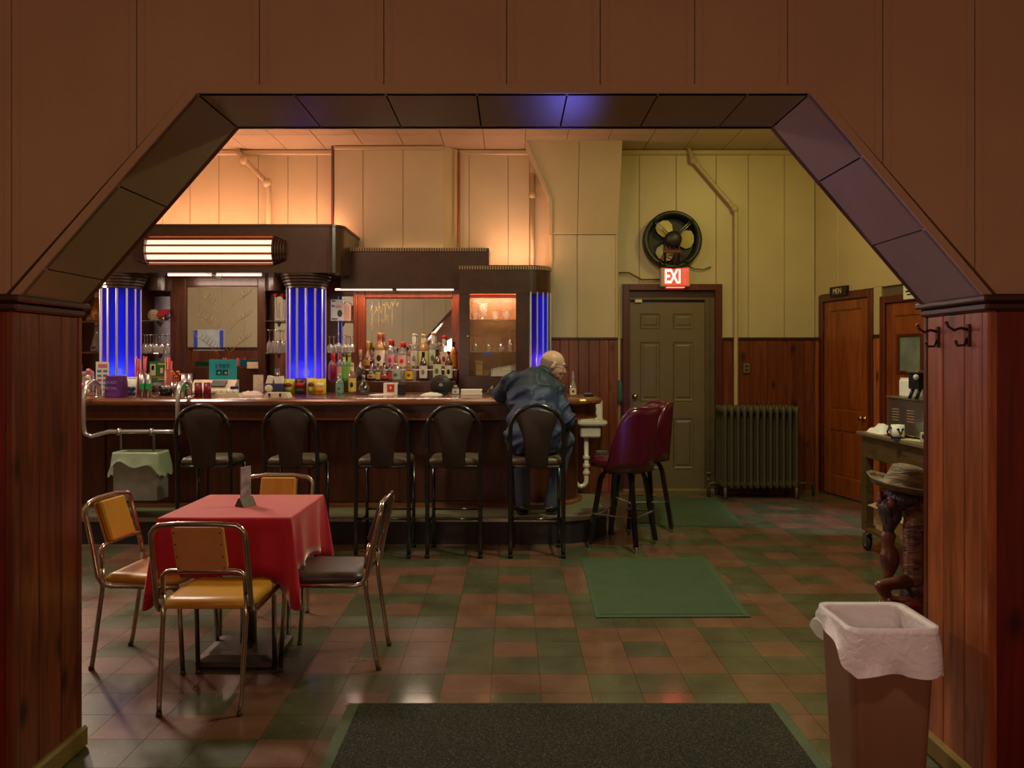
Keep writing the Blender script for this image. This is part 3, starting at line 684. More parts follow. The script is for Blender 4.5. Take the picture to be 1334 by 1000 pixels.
for cx in (PX(158, 8.75), PX(399, 8.75)):
    co = MB().lathe([(.165, .9), (.205, .95), (.205, 1.03), (.19, 1.05), (0.0, 1.05)], (cx, 8.75, 0), 20).build('column', BARW, bb)
    strip_col(cx, 8.75, .2, 1.05, 2.26, (-PI - .05, .05), co, 7, 1 if cx < -3 else -1)
    MB().lathe([(.165, 1.05), (.165, 2.26)], (cx, 8.75, 0), 12, a0=.12, a1=PI - .12).build('column_back', mat('column_back_white', (196, 196, 206), .5) if cx < -3 else bpy.data.materials['column_back_white'], co)
    zt, n = 2.26, 5
    pr = [(0, 2.255)]
    for i in range(n): r = .205 + .014 * i; pr += [(r, zt + i * .031), (r + .006, zt + i * .031 + .004), (r + .006, zt + i * .031 + .024), (r, zt + i * .031 + .029)]
    pr += [(.20, zt + .16), (0, zt + .16)]
    MB().lathe(pr, (cx, 8.75, 0), 24, smooth=False).build('capital', VENEER, co)
# back boarding of the unit
MB().box(-5.4, -.57, 9.22, 9.30, 1.05, 2.5, .0).build('back_board', BARW, bb)
def mirror_with_frame(x0, x1, z0, z1, fx0, fx1, fz0, fz1, y, m=MAHOG):
    fr = MB().box(fx0, x0, y - .03, y + .03, fz0, fz1, .006).build('mirror_frame', m, bb)
    for a, b, c, d in ((x1, fx1, fz0, fz1), (x0 - .002, x1 + .002, fz0, z0), (x0 - .002, x1 + .002, z1, fz1)):
        MB().box(a, b, y - .03, y + .03, c, d, .006).build('frame_rail', m, fr)
    for a, b, c, d in ((x0, x0 + .012, z0, z1), (x1 - .012, x1, z0, z1), (x0, x1, z0, z0 + .012), (x0, x1, z1 - .012, z1)):
        MB().box(a, b, y - .012, y + .0, c, d).build('bead', m, fr)
    return MB().box(x0, x1, y - .004, y + .01, z0, z1).build('mirror', MIRROR, fr)
Ym = 9.12
mirror_with_frame(PX(243, Ym), PX(337, Ym), PZ(478, Ym), PZ(373, Ym), PX(223, Ym), PX(347, Ym), 1.05, 2.42, Ym, BARW)
mirror_with_frame(PX(476, Ym), PX(590, Ym), 1.1, PZ(388, Ym), PX(466, Ym), PX(599, Ym), 1.05, 2.30, Ym, MAHOG)
MB().box(PX(461, Ym), PX(466, Ym), 9.08, 9.2, 1.05, 2.30, .004).build('pilaster', MAHOG, bb)
# gilt sprigs etched on the mirrors
def sprig(x, z, w_, h, flip, y=9.1145):
    q = MB(); s_ = -1 if flip else 1
    st = [(x + s_ * w_ * (t ** 1.4), y, z + h * t) for t in [i / 8 for i in range(9)]]
    q.tube(st, .0016, 5)
    for i in range(2, 9):
        p = st[i]
        for sd in (-1, 1): q.tube([p, (p[0] + sd * .035, y, p[2] + .03), (p[0] + sd * .05, y, p[2] + .075)], [.0012, .0026, .0008], 5)
    q.build('gilt_sprig', GOLD, bb)
xm0, xm1 = PX(243, Ym), PX(337, Ym)
for k_, z in enumerate((1.55, 1.80, 2.03)):
    sprig(xm0 + .36, z, .22, .2, True); sprig(xm0 + .45, z, .22, .2, False)
xg, zg = PX(500, Ym), PZ(420, Ym)
for j, (dz, ln) in enumerate(((.13, .26), (-.05, .16))):
    q = MB(); pts = []
    for i in range(60):
        t = i / 59; pts.append((xg - .1 + t * ln, 9.112, zg + dz + .1 * t + .035 * math.sin(t * 38) + .02 * math.sin(t * 17)))
    q.tube(pts, .002, 5); q.tube([(xg - .13, 9.112, zg + dz + .06), (xg - .15, 9.112, zg + dz - .02), (xg - .11, 9.112, zg + dz - .05), (xg - .08, 9.112, zg + dz + .02)], .002, 5); q.build('gilt_script', GOLD, bb)
q = MB()
for x in (485, 494, 502, 511): q.tube([(PX(x, Ym), 9.113, 1.5), (PX(x, Ym), 9.113, 2.15)], .0016, 4)
q.build('gilt_stripes', GOLD, bb)
# header over the middle mirror, with a fluted crown
hx0, hx1 = -1.86, PX(637, 8.95); hz0, hz1 = PZ(376, 8.95), PZ(322, 8.95)
hd = MB().box(hx0, hx1, 8.95, 9.5, hz0, hz1 - .045, .006).build('header', VENEER, bb)
MB().box(hx0, hx1, 8.955, 9.5, hz1 - .045, hz1 - .008).build('crown', DARKT, hd)
def flutes(x0, x1, y, z0, z1, parent):
    q = MB(); n = int((x1 - x0) / .027)
    for i in range(n): q.box(x0 + i * .027, x0 + i * .027 + .015, y - .008, y + .006, z0, z1, .002)
    return q.build('flutes', FLUTE, parent, kind='stuff')
INLAY = mat('inlay_brown', (110, 84, 44), .5)
FLUTE = mat('crown_flutes', (156, 138, 98), .35)
flutes(hx0, hx1, 8.95, hz1 - .045, hz1, hd)
def chevron(cx, y, z0, z1, parent, nl=7, st=.028, left=True, right=True):
    q = MB(); h = z1 - z0
    for i in range(nl):
        for s_ in ([-1] if left else []) + ([1] if right else []):
            x0 = cx + s_ * (.0 + i * st); q.tube([(x0, y - .001, z0), (x0 + s_ * h * .8, y - .001, z1)], .0016, 4)
    q.build('inlay_lines', INLAY, parent)
chevron(-.72, 8.95, hz0 + .02, hz1 - .05, hd, 8, .03)
for xa, xb in ((PX(437, 9.0), PX(511, 9.0)), (PX(517, 9.0), PX(591, 9.0))): tubelamp((xa, 8.99, hz0 - .004), (xb, 8.99, hz0 - .004), .010)
# shelf niches: rounded heads, mirrored backs, glass shelves
def niche(x0, x1, headed, zs, y=9.10):
    cx = (x0 + x1) / 2; w_ = x1 - x0
    if headed:
        MB().prism(arc((cx, y + .0), w_ * .56, -PI, 0, 14), 'Z', PZ(378, 8.95), 2.42).build('niche_head', VENEER, bb)
    MB().box(x0 + w_ * .28, x1, 9.195, 9.21, 1.06, 2.22).build('niche_mirror', MIRROR, bb)
    for z in zs: MB().prism([(x0 - .02, 9.19)] + arc((cx, 9.06), w_ * .55, -PI, 0, 10) + [(x1 + .02, 9.19)], 'Z', z - .012, z).build('glass_shelf', SHELFG, bb)
    for z in zs: MB().prism([(9.19, z - .012), (9.19, z - .06), (9.12, z - .012)], 'X', cx - .005, cx + .005).build('shelf_bracket', DARKT, bb)
ZS1, ZS2 = PZ(418, 9.1), PZ(459.5, 9.1)
niche(PX(186, 9.1), PX(222, 9.1), True, (ZS1, ZS2)); niche(PX(347, 9.1), PX(374, 9.1), True, (ZS1, ZS2)); niche(PX(429, 9.1), PX(461, 9.1), False, (PZ(417.5, 9.1), PZ(459, 9.1)))
# far left end: orange wooden side board, two more shelves
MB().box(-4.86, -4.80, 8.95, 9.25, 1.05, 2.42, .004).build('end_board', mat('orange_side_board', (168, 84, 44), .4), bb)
MB().box(-4.55, -4.36, 9.195, 9.21, 1.05, 2.3).build('niche_mirror', MIRROR, bb)
for z in (PZ(418, 9.0), PZ(458, 9.0)): MB().box(-4.72, -4.38, 8.95, 9.2, z - .02, z, .004).build('shelf', BARTOP, bb)
# stepped bottle rack in front of the middle mirror
RZ1, RZ2 = PZ(496, 8.85), PZ(481, 9.0)
MB().box(-1.93, -.59, 8.74, 9.08, 1.05, RZ1, .006).build('bottle_step', BARW, bb)
MB().box(-1.62, -.59, 8.94, 9.085, RZ1, RZ2, .006).build('bottle_step', BARW, bb)
# ---------------------------------------------------------------- display cabinet at the right end
dc = thing('display_cabinet', 'wooden display cabinet with a lit glass door and rounded blue glass corner', 'cabinet', (-.1, 9.05, 0))
kx0, ky = -.56, 8.75; kr = .235; kcx, kcy = .185, ky + kr; ktop = PZ(345, 8.75)
gx0, gx1, gz0, gz1 = PX(612, ky), PX(672, ky), PZ(490, ky), PZ(383, ky)
def cab(d, x1=None): return [(kx0 - d, 9.4), (kx0 - d, ky - d)] + arc((kcx, kcy), kr + d, -PI / 2, 0, 10) + [(kcx + kr + d, 9.4)]
MB().loft([ringz(cab(0), 0), ringz(cab(0), gz0)]).build('base', VENEER, dc)
kt = MB().loft([ringz(cab(0), gz1 + .002), ringz(cab(0), ktop - .05)]).build('frieze', VENEER, dc)
MB().loft([ringz(cab(.004), ktop - .05), ringz(cab(.004), ktop - .01), ringz(cab(-.01), ktop)]).build('crown', DARKT, dc)
q = MB(); o_ = cab(.004); n = 28
for i in range(n): x = kx0 + i * .027; q.box(x, x + .015, ky - .012, ky + .004, ktop - .048, ktop - .008, .002)
for i in range(14):
    a = -PI / 2 + PI / 2 * (i + .5) / 14; M = Matrix.Translation((kcx + (kr + .006) * math.cos(a), kcy + (kr + .006) * math.sin(a), ktop - .028)) @ Matrix.Rotation(a, 4, 'Z')
    t_ = MB(lambda x, y, z: M @ Vector((x, y, z))); t_.box(-.006, .006, -.0075, .0075, -.02, .02); q.add(t_.v, t_.f)
q.build('flutes', FLUTE, dc, kind='stuff')
chevron(-.06, ky, gz1 + .06, ktop - .06, dc, 9, .026)
MB().box(kx0, gx0, ky, ky + .03, gz0, gz1 + .002, .003).build('stile', VENEER, dc); MB().box(gx1, kcx, ky, ky + .03, gz0, gz1 + .002, .003).build('stile', VENEER, dc)
MB().box(kx0, kx0 + .03, ky + .03, 9.4, gz0, gz1).build('side_panel', VENEER, dc); MB().box(gx1 + .05, gx1 + .08, ky + .03, 9.2, gz0, gz1).build('side_panel', VENEER, dc)
MB().box(kx0, kcx, 9.16, 9.19, gz0, gz1).build('back_panel', mat('tan_reflection_back', (176, 136, 98), .3, var=.1), dc)  # bright tan stands in for the room reflected in a mirrored back
dr = MB().box(gx0 - .008, gx1 + .008, ky - .004, ky + .002, gz0 - .006, gz1 + .006).build('door', PANE, dc)
MB().lathe([(0, 0), (.012, 0), (.009, .012), (.014, .02), (0, .028)], (PX(610, ky), ky, PZ(438, ky)), 10, M=Matrix.Rotation(PI / 2, 4, 'X')).build('knob', CHROME, dr)
CZ1, CZ2 = PZ(416.5, 8.92), PZ(458, 8.92)
for z in (CZ1, CZ2): MB().box(kx0 + .03, gx1 + .05, 8.82, 9.155, z - .012, z).build('glass_shelf', SHELFG, dc)
MB().tube([(gx0, ky + .062, gz1 - .022), (gx1, ky + .062, gz1 - .022)], .008, 8).build('tube_lamp', glow('cabinet_tube', (255, 206, 160), 130), dc)
MB().box(gx0, gx1, ky + .032, ky + .04, gz1 - .036, gz1).build('valance', mat('red_valance_glowing', (196, 60, 40), .5, emit=.25), dc)  # strip is no lamp; a weak glow of its own makes it look lit
MB().box(kx0 + .03, gx1 + .05, 8.83, 9.15, gz1 - .012, gz1, 0).build('lamp_cover', mat('red_cabinet_top', (170, 60, 40), .5), dc)
q = MB()
for i in range(5):
    x = gx0 + .04 + i * .1; q.tube([(x, ky - .0055, gz0 + .02), (x, ky - .0055, gz1 - .04)], .0014, 4)
for i in range(8):
    q.tube([(gx0 + .12 + i * .025, ky - .0055, CZ1 + .01 - i * .01), (gx0 + .32 + i * .02, ky - .0055, CZ1 - .2)], .0014, 4)
    q.tube([(gx1 - .02 - i * .03, ky - .0055, CZ1 - .02), (gx1 - .16 - i * .03, ky - .0055, CZ1 - .16)], .0014, 4)
q.tube([(gx0 + .02, ky - .0055, gz1 - .09), (gx1 - .02, ky - .0055, gz1 - .09)], .0016, 4); q.tube([(gx0 + .02, ky - .0055, gz0 + .06), (gx1 - .02, ky - .0055, gz0 + .06)], .0016, 4)
q.build('gilt_lines', GOLD, dr)
co = MB().loft([[(x, y, z) for x, y in arc((kcx, kcy), kr - .07, -PI / 2, 0, 6) + [(kcx, kcy)]] for z in (gz0 - .02, gz1)]).build('corner_core', mat('corner_core_white', (200, 200, 210), .4), dc)
a0, a1 = -PI / 2 + .06, .02
for i in range(5):
    st = (a1 - a0) / 5; u0, u1 = a0 + st * i + .05, a0 + st * (i + 1) - .05
    p = [(kcx + kr * math.cos(u), kcy + kr * math.sin(u)) for u in (u0, u1)]; p2 = [(kcx + (kr - .008) * math.cos(u), kcy + (kr - .008) * math.sin(u)) for u in (u0, u1)]
    MB().prism([p[0], p[1], p2[1], p2[0]], 'Z', gz0 - .02, gz1 + .03).build('glass_strip', GREENG if i == 3 else COBALT, dc)
for i in range(6):
    a = a0 + (a1 - a0) * i / 5; M = Matrix.Translation((kcx + (kr + .001) * math.cos(a), kcy + (kr + .001) * math.sin(a), (gz0 + gz1) / 2 + .005)) @ Matrix.Rotation(a, 4, 'Z')
    q = MB(lambda x, y, z: M @ Vector((x, y, z))); q.box(-.01, .007, -.007, .007, -(gz1 - gz0) / 2 - .02, (gz1 - gz0) / 2 + .02, .003); q.build('chrome_strip', STRIPM, dc)
MB().tube([(kcx + .13, kcy - .13, gz0 + .3), (kcx + .13, kcy - .13, gz1)], .012, 8).build('tube_lamp', TUBEB, dc)
MB().ell((kcx + .12, kcy - .14, gz0 + .16), (.025, .025, .04), 10, 8).build('bulb', BULB, dc)
# strip lamps lying on top of the cabinet and header, washing the wall
for xa, xb, y, z in ((-.50, .30, 9.28, ktop + .02), (-1.5, -.4, 9.40, hz1 + .01)):
    MB().tube([(xa, y, z), (xb, y, z)], .016, 8).build('tube_lamp', UPG if xa > -1 else glow('dim_uplight', (255, 196, 140), 3.5), dc if xa > -1 else bb)
# ================================================================ SEATING
# bar stool, authored at the origin: back towards -y, seat towards the bar
def hoop(w_, z0, zs, ztop, y0, ytop, n=14):
    pts = [(-w_ / 2, y0, z0), (-w_ / 2, y0, zs * .5), (-w_ / 2, y0, zs)]
    r = w_ / 2; zc = ztop - r * .95
    pts.append((-w_ / 2, y0 + (ytop - y0) * .3, (zs + zc) / 2))
    for i in range(n + 1):
        a = PI - PI * i / n; pts.append((r * math.cos(a), y0 + (ytop - y0) * (.6 + .4 * math.sin(a)), zc + r * .95 * math.sin(a)))
    pts += [(w_ / 2, y0 + (ytop - y0) * .3, (zs + zc) / 2), (w_ / 2, y0, zs), (w_ / 2, y0, zs * .5), (w_ / 2, y0, z0)]
    return pts
bs = thing('bar_stool', 'black metal bar stool with arched back, first from the hanging bin', 'bar stool', (0, 0, 0), 'arched back bar stools along the counter')
MB().tube(hoop(.405, 0, .74, 1.172, 0, -.05), .0165, 8).build('back_frame', BLACKM, bs)
pad = [(-.155, 1.075), (-.12, 1.12), (-.06, 1.142), (0, 1.148), (.06, 1.142), (.12, 1.12), (.155, 1.075), (.14, 1.02), (.115, .95), (.098, .88), (.09, .80), (.085, .72), (.06, .69), (-.06, .69), (-.085, .72), (-.09, .80), (-.098, .88), (-.115, .95), (-.14, 1.02)]
def padring(k, y): 
    return [(x * k, y - .045 * max(0, (z - .74)) / .4, .92 + (z - .92) * k) for x, z in pad]
MB().loft([padring(.93, -.022), padring(1, -.014), padring(1, .012), padring(.93, .022)], smooth=True).build('backrest', BROWNV, bs)
q = MB(); q.loft([[(x, y, z) for x, y in rrect(-.195 + d, .195 - d, .01 + d, .40 - d, .06 - d * .5)] for d, z in ((.02, .705), (0, .715), (0, .745), (.015, .762), (.05, .768))], smooth=True); q.build('seat', SEATV, bs)
q = MB()
q.tube([(x, y, .70) for x, y in rrect(-.19, .19, 0, .39, .03)], .011, 6, closed=True); q.build('seat_frame', BLACKM, bs)
for sx in (-1, 1): MB().tube([(sx * .19, .375, 0), (sx * .188, .375, .7)], .0135, 8).build('leg', BLACKM, bs)
for nm, z, y0 in (('footrest', .31, .375), ('stretcher', .30, 0.0)): MB().tube([(-.195, y0, z), (.195, y0, z)], .009, 6).build(nm, BLACKM, bs)
for sx in (-1, 1): MB().tube([(sx * .2, 0, .26), (sx * .19, .375, .26)], .009, 6).build('stretcher', BLACKM, bs)
for sx in (-1, 1):
    for y in (0, .375): MB().lathe([(.019, 0), (.019, .03), (.014, .032)], (sx * (.2025 if y == 0 else .19), y, 0), 8).build('rubber_foot', RUBBER, bs)
bs.location = (-2.355, 6.32, 0)
for x, rz, lb in ((-1.69, -.02, 'black metal bar stool with arched back, straight behind the back of the far dinette chair'), (-.992, -.02, 'black metal bar stool with arched back, middle one of the five along the counter'),
              (-.445, .0, 'black metal bar stool with arched back, empty one just before the seated man'), (.19, 0, 'black metal bar stool with arched back that the man sits on')):
    dup(bs, (x, 6.32, 0), rz, lb)
# burgundy tub stool: faces +x at the origin, legs set diamond-wise
vs_ = thing('tub_stool', 'burgundy vinyl tub stool with black legs, nearer one, its shell turned towards the camera', 'bar stool', (0, 0, 0), 'burgundy tub stools by the bar end')
q = MB(); q.loft([[(x, y, z) for x, y in rrect(-.20 + d, .23 - d, -.215 + d, .215 - d, .12)] for d, z in ((.03, .645), (0, .66), (0, .70), (.02, .725), (.07, .735))], smooth=True); q.build('seat', BURG, vs_)
def shell(rr, thick):
    rings = []
    n = 22
    for j, t in enumerate((0, .2, .45, .7, .9, 1.0)):
        ring = []
        for i in range(n + 1):
            u = -1 + 2 * i / n; a = PI + u * 1.78
            hmax = .67 + .435 * (math.cos(PI / 2 * min(1, max(0, (abs(u) - .52) / .48))) ** .9); z = .625 + (hmax - .60) * t
            ex = 1 + .03 * t
            ring.append((-.0 + (rr * 1.02) * ex * math.cos(a) - .035 * t, rr * ex * math.sin(a) * 1.0, z))
        rings.append(ring)
    return rings
A = shell(.245, 0); B = shell(.213, 0)
q = MB(); q.loft(A, closed=False, caps=False, smooth=True); q.loft([[(x, y, z) for x, y, z in r] for r in B], closed=False, caps=False, smooth=True)
def zip_(a, b): 
    n = len(a); q.add(a + b, [(i, i + 1, n + i + 1, n + i) for i in range(n - 1)], True)
zip_(A[-1], B[-1]); zip_(A[0], B[0]); zip_([r[0] for r in A], [r[0] for r in B]); zip_([r[-1] for r in A], [r[-1] for r in B])
q.build('backrest_shell', BURG, vs_)
edge = [tuple((Vector(a) + Vector(b)) / 2) for a, b in zip(A[-1], B[-1])]
MB().tube(edge, .018, 8).build('piping', BURG, vs_)
MB().lathe([(.16, .60), (.16, .64), (.0, .645)], n=16).build('swivel_plate', BLACKM, vs_)
for k in range(4):
    a = PI / 4 + k * PI / 2; c_, s_ = math.cos(a), math.sin(a)
    M = Matrix.Rotation(a, 4, 'Z'); q = MB(lambda x, y, z: M @ Vector((x, y, z)))
    q.loft([[(x - .022, -.017, z), (x + .012, -.017, z), (x + .012, .017, z), (x - .022, .017, z)] for x, z in ((.13, .62), (.17, .60), (.20, .54), (.29, .03))]); q.build('leg', BLACKM, vs_)
    MB().lathe([(.012, 0), (.012, .03), (.017, .032), (.017, .05)], (.289 * c_, .289 * s_, 0), 8).build('glide', CHROME, vs_)
fr = [(.262 * math.cos(PI / 4 + k * PI / 2), .262 * math.sin(PI / 4 + k * PI / 2), .27) for k in range(4)]
MB().tube(fr, .011, 8, closed=True).build('foot_ring', mat('bright_ring', (200, 200, 200), .3, .8), vs_)
vs_.location = (.905, 6.75, 0); vs_.rotation_euler.z = PI - .55
dup(vs_, (1.16, 7.42, 0), PI + .25, 'burgundy vinyl tub stool standing behind the nearer one, beside the exit door')
# a folded grey cloth lies on the nearer tub stool's seat
tag(MB().loft([[(x, y, z + .0) for x, y in rrect(.70, .80, 6.86, 6.95, .02)] for z in (.737, .755)]).build('folded_cloth', mat('grey_cloth', (70, 74, 76), .9)), 'small dark grey folded cloth on the seat of the nearer burgundy stool', 'cloth')

# dinette chair, faces +y at the origin (origin below the middle of the seat)
def chair_parts(root, seatm, padm, backm):
    w2 = .205
    pts = [(-w2, .20, .425), (-w2, -.14, .42), (-w2, -.185, .43), (-w2, -.21, .47), (-w2 + .002, -.235, .60)]
    pts += [(-w2 + .004, -.272, .755)] + [(-w2 + .06 - .056 * math.cos(a), -.279, .765 + .052 * math.sin(a)) for a in (.3, .8, 1.25)]
    pts += [(-.08, -.290, .823), (.08, -.290, .823)]
    pts += [(w2 - .06 + .056 * math.cos(a), -.279, .765 + .052 * math.sin(a)) for a in (1.25, .8, .3)] + [(w2 - .004, -.272, .755)]
    pts += [(w2 - .002, -.235, .60), (w2, -.21, .47), (w2, -.185, .43), (w2, -.14, .42), (w2, .20, .425)]
    MB().tube(pts, .0125, 8).build('back_frame', WORNC, root)
    for sx in (-1, 1):
        MB().tube([(sx * .172, -.262, 0), (sx * .176, -.25, .06), (sx * .18, -.20, .40), (sx * .18, -.20, .50)], .0115, 8).build('leg', WORNC, root)
        MB().lathe([(.0135, 0), (.0135, .016), (.012, .018)], (sx * .172, -.262, 0), 8).build('foot_cap', DKV, root)
        MB().tube([(sx * .185, .215, 0), (sx * .187, .195, .38), (sx * .18, .16, .415), (sx * .17, .10, .418)], .0115, 8).build('leg', WORNC, root)
        MB().lathe([(.0135, 0), (.0135, .016), (.012, .018)], (sx * .185, .215, 0), 8).build('foot_cap', DKV, root)
    ip = [(-.18, -.20, .50), (-.178, -.205, .555)] + [(-.14 - .038 * math.cos(a), -.212, .575 + .03 * math.sin(a)) for a in (.4, .9, 1.4)] + [(-.08, -.222, .608), (.08, -.222, .608)] + [(.14 + .038 * math.cos(a), -.212, .575 + .03 * math.sin(a)) for a in (1.4, .9, .4)] + [(.178, -.205, .555), (.18, -.20, .50)]
    MB().tube(ip, .0115, 8).build('back_rail', WORNC, root)
    th = math.atan2(.075, .21); M = Matrix.Translation((0, -.252, .708)) @ Matrix.Rotation(th * .95, 4, 'X')
    q = MB(lambda x, y, z: M @ Vector((x, y, z))); q.box(-.105, .105, -.002, .032, -.105, .103, .008); q.build('backrest_cushion', padm, root)
    q = MB(lambda x, y, z: M @ Vector((x, y, z))); q.box(-.108, .108, -.012, -.002, -.107, .105, .003); bb_ = q.build('backrest_board', backm, root)
    q = MB(lambda x, y, z: M @ Vector((x, y, z)))
    for sx in (-1, 1):
        for z in (-.085, -.03, .03, .085): q.lathe([(.004, 0), (.003, .002), (0, .003)], (sx * .098, -.012, z), 6, M=Matrix.Rotation(PI / 2, 4, 'X'))
    q.build('screws', RUBBER, bb_)
    q = MB()
    def so(d): return [(-.175 + d, -.185 + d), (.175 - d, -.185 + d), (.195 - d, -.15), (.205 - d, .10), (.19 - d, .18), (.12, .21 - d), (-.12, .21 - d), (-.19 + d, .18), (-.205 + d, .10), (-.195 + d, -.15)]
    q.loft([[(x, y, z) for x, y in so(d)] for d, z in ((.015, .428), (0, .436), (0, .455), (.012, .47), (.05, .476))], smooth=True); q.build('seat', seatm, root)
dch = thing('dinette_chair', 'chrome dinette chair with mustard seat, its board back nearest to the camera', 'chair', (0, 0, 0), 'dinette chairs around the red table')
chair_parts(dch, MUSTV, MUSTV, TANB)
dch.location = (-1.335, 3.79, 0)
dup(dch, (-1.785, 4.2, 0), -PI / 2 - .10, 'chrome dinette chair with mustard cushion, beside the wood-clad jamb under the hanging bin')
dup(dch, (-1.40, 4.70, 0), PI, 'chrome dinette chair mostly hidden behind the red table, in front of the bar stools')
d2c = thing('dinette_chair', 'chrome dinette chair with dark brown seat, facing the table from its open floor side', 'chair', (0, 0, 0), 'dinette chairs around the red table')
chair_parts(d2c, DKV, DKV, BROWNV); d2c.location = (-.915, 4.22, 0); d2c.rotation_euler.z = PI / 2
# ---- pedestal table and cloth
tb = thing('pedestal_table', 'square pedestal table under the red cloth with a grey steel post and flat base', 'table', (-1.385, 4.33, 0))
tx0, tx1, ty0, ty1 = -1.715, -1.075, 4.01, 4.70
MB().box(tx0 + .012, tx1 - .012, ty0 + .012, ty1 - .012, .715, .745, .006).build('tabletop', BARW, tb)
MB().tube([(-1.37, 4.3, .04), (-1.37, 4.3, .715)], .043, 14).build('post', STEEL, tb)
MB().box(-1.44, -1.31, 4.22, 4.36, .70, .716, .004).build('mount_plate', BLACKM, tb)
MB().loft([[(x, y, z) for x, y in rrect(-1.565 + d, -1.175 - d, 4.06 + d, 4.46 - d, .02)] for d, z in ((0, 0.009), (0, .035), (.05, .052), (.12, .055))]).build('base', mat('grey_base', (92, 84, 74), .4, .6), tb)
def cloth():
    N = 40; per = []
    rx0, rx1, ry0, ry1 = tx0, tx1, ty0, ty1; rad = .012
    side = [((rx0, ry0), (rx1, ry0), (0, -1)), ((rx1, ry0), (rx1, ry1), (1, 0)), ((rx1, ry1), (rx0, ry1), (0, 1)), ((rx0, ry1), (rx0, ry0), (-1, 0))]
    for si, (a, b, nn) in enumerate(side):
        pn = side[(si - 1) % 4][2]
        for i in range(9):          # rounded corner
            t = i / 9; d = Vector(pn).lerp(Vector(nn), t).normalized(); per.append((Vector(a), d, math.sin(PI * t), 0))
        for i in range(N):
            t = i / N; per.append((Vector(a).lerp(Vector(b), t), Vector(nn), 0, t))
    rings = []
    lev = [0, .03, .1, .25, .5, .75, 1.0]
    for li, l in enumerate(lev):
        ring = []
        for k, (p, d, cn, t) in enumerate(per):
            edge = min(t, 1 - t) * 2 if cn == 0 else 0
            near = max(0, 1 - edge / .40) ** 1.25
            drop = .28 + .125 * near + .02 * cn + .008 * math.sin(k * .37)
            out = (.012 + .016 * math.sin(k * .31) * min(1, edge * 2)) + .045 * cn + .018 * near
            fold = -.03 * math.sin(PI * min(1, edge / .42)) * (1 if edge < .42 else 0)
            z = .749 - (drop * l if l > 0 else 0); o = (.004 + (out + fold) * (l ** .8)) if l > 0 else 0
            ring.append((p.x + d.x * o, p.y + d.y * o, z if li else .752))
        rings.append(ring)
    inner = [(p.x * .96 + (rx0 + rx1) / 2 * .04, p.y * .96 + (ry0 + ry1) / 2 * .04, .753) for p, _, _, _ in per]
    q = MB(); q.loft([inner] + rings, caps=False, smooth=False); q.add(inner, [list(range(len(inner)))])
    for i in range(len(q.sm)): q.sm[i] = True
    o = q.build('tablecloth', REDCL)
    md = o.modifiers.new('solid', 'SOLIDIFY'); md.thickness = .0015
    return o
tag(cloth(), 'red square tablecloth hanging over the pedestal table', 'tablecloth')
# small menu stand on the cloth
Pm = P(320, 660, 4.33); mh = thing('menu_holder', 'small upright printed card in a wooden wedge holder on the red cloth', 'card holder', (Pm.x, 4.33, .754))
M0 = Matrix.Translation((Pm.x, 4.33, .754)) @ Matrix.Rotation(-.5 + PI / 2, 4, 'Z')
q = MB(lambda x, y, z: M0 @ Vector((x, y, z))); q.prism([(-.032, 0), (.032, 0), (.006, .045), (-.006, .045)], 'X', -.045, .045); q.build('wedge', OAK, mh)
CARDP = mat('printed_card', (150, 140, 150), .5, var=.45, vscale=28, dist=.001)
q = MB(lambda x, y, z: M0 @ Vector((x, y, z))); q.box(-.035, .035, -.003, .003, .03, .205, .001); q.build('card', CARDP, mh)

# ================================================================ FLOOR MATS
GRM = mat('green_ribbed_mat', (66, 86, 54), .8, var=.1, vscale=6)
def ribmat(name, label, corners, ribs):
    t = thing(name, label, 'mat', (corners[0][0], corners[0][1], 0))
    c = [Vector((x, y)) for x, y in corners]; q = MB()
    q.prism([tuple(v) for v in c], 'Z', .001, .006); q.build('border', mat('mat_border', (58, 78, 50), .7), t)
    q = MB(); bl = lambda u, v: (c[0].lerp(c[1], u)).lerp(c[3].lerp(c[2], u), v)
    for i in range(ribs):
        u0, u1 = .035 + .93 * i / ribs, .035 + .93 * (i + .6) / ribs
        p = [bl(u0, .03), bl(u1, .03), bl(u1, .97), bl(u0, .97)]
        q.prism([tuple(v) for v in p], 'Z', .006, .010)
    q.build('ribs', GRM, t, kind='stuff'); return t
def fp(px, py): Y = F * H / (py - VY); return (PX(px, Y), Y)
ribmat('floor_mat', 'green ribbed rubber mat on the open tile floor between the tub stools and the doorway', [fp(776, 805), fp(978, 804), fp(920, 727), fp(757, 727)], 70)
ribmat('floor_mat', 'green ribbed rubber mat lying before the exit door beside the radiator', [fp(820, 686), fp(970, 686), fp(934, 648), fp(815, 648)], 60)
em = thing('entrance_mat', 'large black speckled carpet mat with green edges across the archway', 'mat', (.25, 3.2, 0))
c = [fp(460, 917), fp(1017, 919)]; xa, xb, yt = c[0][0], c[1][0], c[0][1]
MB().box(xa - .02, xb, 2.2, yt, .001, .007, .003).build('border', mat('mat_green_edge', (72, 82, 52), .7), em)
def carpetmat():
    m, nt, out = newmat('black_carpet'); b = nd(nt, 'BsdfPrincipled', Roughness=.95); nt.links.new(b.outputs[0], out.inputs[0])
    g = nd(nt, 'TexCoord').outputs['Object']; n = nd(nt, 'TexNoise', Scale=140., Detail=2.); nt.links.new(g, n.inputs[0])
    nt.links.new(ramp(nt, n.outputs[0], [(.4, lin((22, 22, 14))), (.62, lin((60, 62, 40))), (.75, lin((110, 104, 72)))]), b.inputs['Base Color'])
    bp = nd(nt, 'Bump', Strength=1., Distance=.01); nt.links.new(n.outputs[0], bp.inputs['Height']); nt.links.new(bp.outputs[0], b.inputs['Normal']); return m
MB().box(xa + .03, xb - .05, 2.25, yt - .015, .007, .012, .004).build('carpet', carpetmat(), em)

